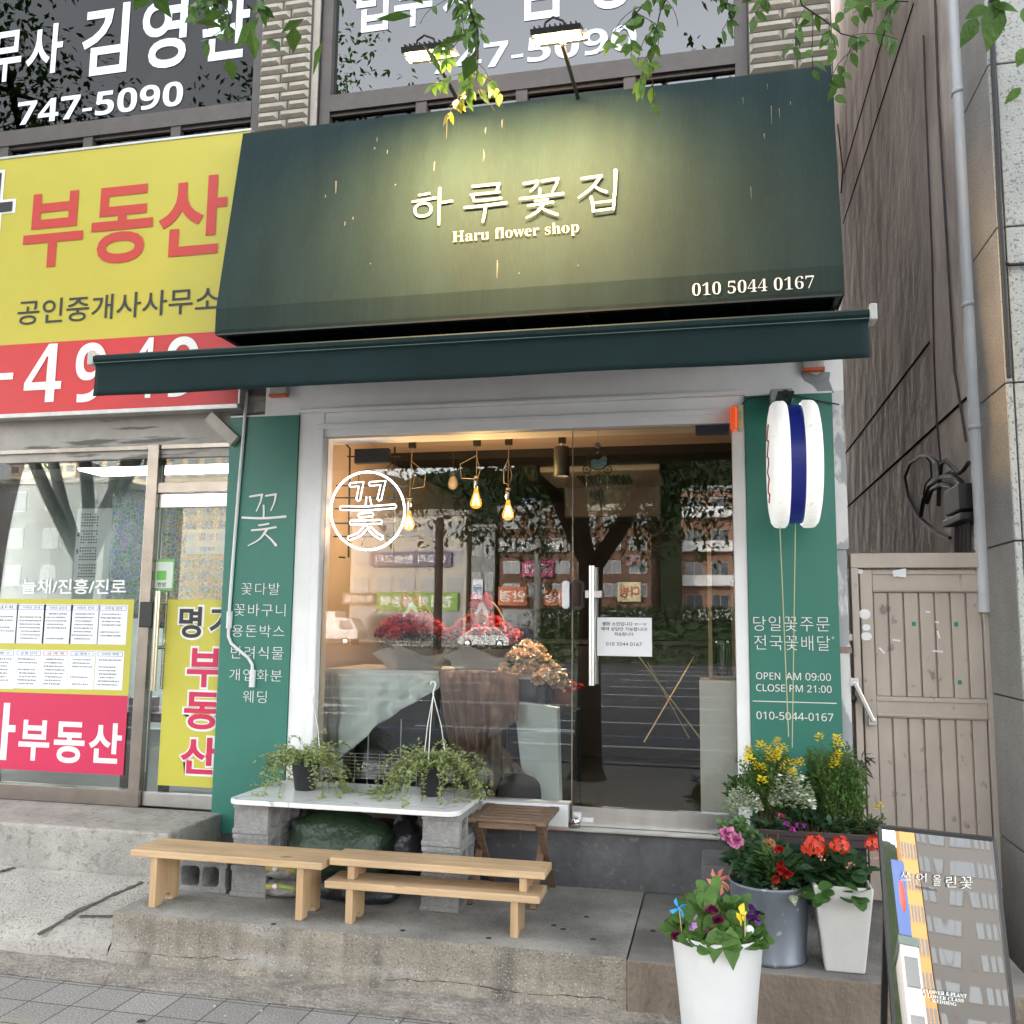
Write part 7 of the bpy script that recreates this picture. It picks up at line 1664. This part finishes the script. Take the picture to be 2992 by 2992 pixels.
def signb(o, name, p0, p1, m, words, ink, Yr=FY, dy=.35, k=1.0):
    a, c_ = mir(p0,Yr), mir(p1,Yr); s = MB().box(min(a.x,c_.x),max(a.x,c_.x),Yr+.08,Yr+dy,c_.z,a.z).build(name, m, o)
    if words:
        x0, x1 = min(a.x,c_.x), max(a.x,c_.x); h = (a.z-c_.z); t = MB()
        write(t, words, (x1-(x1-x0)*.06, Yr+dy, c_.z+h*.2), (-(x1-x0)*.88,0,0), (0,0,h*.6), offset=.02, nrm=(0,1,0), out=.02); t.build('lettering', ink, s)
    return s
cream = mat('cream_render', (.55,.50,.43), .8, vary=.1, vscale=.4); brickfar = mat('far_brick', (.16,.09,.06), .85, c2=(.11,.06,.04), vscale=1.2)
grey_sign = mat('grey_sign_board', (.20,.20,.21), .5); violet_sign = mat('violet_sign', (.10,.085,.17), .5); lime = mat('lime_sign', (.20,.36,.05), .5); magenta = mat('magenta_sign', (.55,.04,.20), .5); orange_s = mat('orange_sign', (.58,.14,.05), .5)
cream_s = mat('cream_sign', (.70,.62,.38), .5); blue_s = mat('blue_sign', (.03,.07,.22), .5); brown_s = mat('brown_sign', (.17,.10,.06), .5)
A = mir(q(5,250,1000),FY); B = mir(q(5,900,950),FY)
cb1 = far_building('commercial_building', 'cream commercial building with a lime green sign across the street', A.x, B.x, A.z+.2, cream, 5, 3, z0=3.4)
signb(cb1,'sign',q(5,395,1410),q(5,850,1520),lime,'경종혁 정종혁',white_ink); signb(cb1,'sign',q(5,365,1185),q(5,815,1265),violet_sign,'한고리 한솔고리',white_ink); signb(cb1,'sign',q(5,205,1415),q(5,388,1480),brown_s,'정성은밥',white_ink)
A2 = mir(q(5,1085,960),FY); B2 = mir(q(5,1935,960),FY)
cb2 = far_building('brick_building', 'red brown brick building with stacked shop signs across the street', A2.x, B2.x, A2.z, brickfar, 6, 4, z0=3.3)
signb(cb2,'sign',q(5,1190,1112),q(5,1465,1185),grey_sign,'음악연습장',white_ink); signb(cb2,'sign',q(5,1082,1112),q(5,1175,1185),grey_sign,'노랑',white_ink)
signb(cb2,'sign',q(5,1215,1235),q(5,1390,1325),magenta,'스터디방',white_ink); signb(cb2,'sign',q(5,1080,1380),q(5,1240,1488),orange_s,'안경',white_ink); signb(cb2,'sign',q(5,1340,1400),q(5,1480,1488),orange_s,'안경',white_ink)
signb(cb2,'sign',q(5,1215,885),q(5,1295,972),blue_s,'도',cream_s); signb(cb2,'sign',q(5,1535,1290),q(5,1640,1345),magenta,'바둑',white_ink)
signb(cb2,'sign',q(5,1750,1355),q(5,1880,1465),cream_s,'다방',red_ink); signb(cb2,'sign',q(5,1800,1205),q(5,1878,1262),grey_sign,'보석',red_ink)
signb(cb2,'sign',q(5,935,1340),q(5,990,1450),white_paint,'부동산',blue_ink)
A3 = mir(q(6,-60,1160),FY); B3 = mir(q(6,330,1200),FY)
cb3 = far_building('villa_building', 'brick villa with white balconies further along the street', A3.x+.5, A3.x+9, 13, mat('villa_brick', (.30,.17,.12), .85), 4, 4, y=FY-8, z0=2)
for k in range(4): MB().box(A3.x+.6,A3.x+6,FY-8,FY-7,2+k*2.9,2.9+k*2.9).build('balcony', white_paint, cb3)
A4, B4 = mir(q(4,-350,760),FY), mir(q(4,610,830),FY)
cb4 = far_building('corner_building', 'white corner building with pale cladding opposite the estate office', A4.x, B4.x, B4.z+.6, mat('white_cladding', (.20,.205,.205), .7), 5, 3, wfrac=.4)
apt_m = mat('apartment_beige', (.62,.50,.36), .8)
cb5 = far_building('apartment_tower', 'tall beige apartment tower behind the white corner building', mir(q(4,60,700),-100).x, mir(q(4,430,700),-100).x, mir(q(4,100,690),-100).z, apt_m, 6, 12, y=-100, z0=3, fm=mat('apartment_frame', (.42,.36,.28), .6))
cb5b = far_building('apartment_tower', 'tall beige apartment tower with grey bands behind the cream building', mir(q(4,500,700),-104).x, mir(q(4,1330,700),-104).x, mir(q(4,600,655),-104).z, apt_m, 9, 12, y=-104, z0=3, fm=mat('apartment_frame', (.42,.36,.28), .6))
# towers and fronts mirrored in the leaning board
TW = mat('ochre_tower', (.33,.18,.065), .8)
cb6 = far_building('apartment_tower', 'tall ochre apartment tower far to the right beyond the street', 18.5, 26.6, 50, TW, 5, 16, y=-99, z0=3, fm=mat('ochre_frame', (.24,.15,.07), .6))
cb7 = far_building('office_tower', 'dark grey office tower with black window bands right of the ochre tower', 27.2, 46, 48, mat('grey_tower', (.05,.049,.05), .6), 10, 16, y=-100, z0=3, fm=mat('black_frame', (.04,.04,.04), .5))
cb8 = far_building('shop_house', 'pale corner shop with wide teal glazing right across the street', 9.0, 14.6, 9.0, mat('pale_panel', (.40,.41,.42), .6), 1, 2, wfrac=.75, z0=2.4, fm=mat('dark_teal_frame', (.03,.04,.04), .4), roofcol=mat('teal_roof', (.05,.08,.08), .5))
sgn = MB().box(9.2, 13.0, FY-.6, FY-.2, 9.6, 14.2).build('roof_sign', blue_s, cb8); tt = MB().ball((11.3,FY-.15,12), .9, 12, (1,.08,1.1)); tt.build('emblem', red_ink, sgn)
tt = MB(); write(tt, 'LLOY', (13.0,FY+.02,1.2), (-2.4,0,0), (0,0,.7), nrm=(0,1,0), out=.03); tt.build('lettering', black_ink, cb8)
cb9 = far_building('commercial_building', 'grey commercial building filling the gap left of the brick building', B.x+.4, A2.x-.4, 9.0, mat('grey_render', (.25,.24,.235), .8), 2, 2, z0=3.4)
# hills far behind
hb_m = leafmat('wooded_hill', (.028,.045,.018), (.012,.024,.010), .9, .5)
hl = MB(); NX, NZ = 80, 14
for j in range(NZ+1):
    for i in range(NX+1):
        x = -160+320*i/NX; t = j/NZ; hl.v.append((x, -150-90*t, -1+(46+14*mn.noise(Vector((x*.02,1,0)))+5*mn.noise(Vector((x*.09,t*4,0))))*math.sin(t*PI/2)))
for j in range(NZ):
    for i in range(NX): a = j*(NX+1)+i; hl.f.append((a,a+NX+1,a+NX+2,a+1)); hl.sm.append(True)
struct('hills', hl, hb_m)
# hedge on the median, a cone-shaped tree, vehicles, a pole
def hedge(x0, x1, y0, y1, h, label):
    o = thing('hedge', label, 'hedge', ((x0+x1)/2,(y0+y1)/2,0)); lf = MB()
    MB().box(x0+.1,x1-.1,y0+.1,y1-.1,-.17,h*.8).build('stems', leaf_dark, o)
    for i in range(5200): lf.leaf((rng(x0,x1), y1+rng(-.4,.05) if random.random() < .6 else rng(y0,y1), rng(-.1,h)*(1 if random.random() < .6 else 1)), (rng(-1,1),rng(-.2,1),rng(-.5,1)), (0,.5,1), rng(.2,.36), rng(.13,.22), .1)
    lf.build('foliage', leaf_dark, o)
h0, h1 = mir(q(5,1300,1700),-37), mir((2330,1800),-37)
hedge(h0.x, h1.x, -38.4, -37, 2.35, 'clipped green hedge on the far verge, mirrored in the glass door')
c0 = mir(q(5,1310,1640),-56)
ct = thing('conical_tree', 'slim conical evergreen before the brick building across the street', 'tree', (c0.x,-56,0)); MB().tube([(c0.x,-56,-.17),(c0.x,-56,2.5)],.12,8).build('trunk', bark, ct); lf = MB()
for i in range(1600): t = random.random(); a = rng(0,6.28); r = (1.6*(1-t)**.7+.1)*rng(.5,1); lf.leaf((c0.x+r*math.cos(a),-56+r*math.sin(a),1.0+7.5*t), (math.cos(a),math.sin(a),rng(-.3,.8)), (0,0,1), .30, .16, .1)
lf.build('crown', leaf_dark, ct)
def vehicle(name, label, cat, x, y, ln, wd, ht, m, prof, wheels, win, lamps):
    """side profile extruded across; built lengthwise along x"""
    o = thing(name, label, cat, (x,y,-.16))
    MB().prism([(x+px*ln, y-wd/2, -.16+pz*ht) for px, pz in prof], (0,wd,0)).build('body', m, o, bevel=.06)
    for px, s_ in wheels:
        for yy in (y-wd/2-.01, y+wd/2-.17):
            tyre = MB().lathe([(0,0),(.3,0),(.32,.04),(.32,.14),(.3,.18),(0,.18)], (x+px*ln, yy, .16), 20, 'y').build('wheel', dark_rubber, o)
            MB().lathe([(0,-.004),(.19,-.004),(.2,.0)] if yy < y else [(0,.184),(.19,.184),(.2,.18)], (x+px*ln, yy, .16), 16, 'y').build('rim', steel, tyre)
    for poly in win:
        for yy in (y-wd/2-.012, y+wd/2-.0): MB().prism([(x+px*ln, yy, -.16+pz*ht) for px, pz in poly], (0,.012,0)).build('window', pane_d, o)
    for px, pz in lamps: MB().box(x+px*ln-.05, x+px*ln+.05, y-wd/2+.1, y-wd/2+.4, -.16+pz*ht-.08, -.16+pz*ht+.08).build('headlight', frame_w, o)
    return o
car_paint = mat('white_car_paint', (.68,.68,.68), .3, coat=.5)
c0 = mir(q(5,1015,1700),-58)
vehicle('parked_car', 'white hatchback standing across the street', 'car', c0.x, -57.5, 3.7, 1.65, 1.5, car_paint, [(-.5,.16),(-.5,.45),(-.42,.60),(-.2,.98),(.25,1.0),(.44,.62),(.5,.5),(.5,.16)], [(-.3,0),(.32,0)], [[(-.33,.62),(-.18,.9),(.02,.93),(.02,.62)],[(.05,.62),(.05,.93),(.24,.92),(.38,.62)]], [(-.5,.42),(.5,.42)])
c0 = mir(q(5,230,1690),-62)
vehicle('delivery_truck', 'white cab truck with a box body across the street', 'truck', c0.x, -58, 5.4, 1.9, 2.5, car_paint, [(-.5,.2),(-.5,1.0),(.18,1.0),(.18,.82),(.40,.80),(.5,.46),(.5,.2)], [(-.28,0),(.33,0)], [[(.24,.48),(.24,.74),(.38,.74),(.45,.48)]], [(.5,.34)])
pz0 = mir(q(5,742,1120),-10)
pole = MB().tube([(pz0.x,-10,-.17),(pz0.x,-10,pz0.z+.4)], .075, 12); tag(pole.build('utility_pole', mat('dark_pole', (.05,.05,.05), .6)), 'dark pole standing in the road verge across from the shop', 'pole')
pz0 = mir(q(5,1300,1000),-48); tag(MB().tube([(pz0.x,-48,-.17),(pz0.x,-48,9)], .22, 10).build('utility_pole', mat('concrete_pole', (.20,.19,.18), .8)), 'grey concrete pole before the brick building across the street', 'pole')
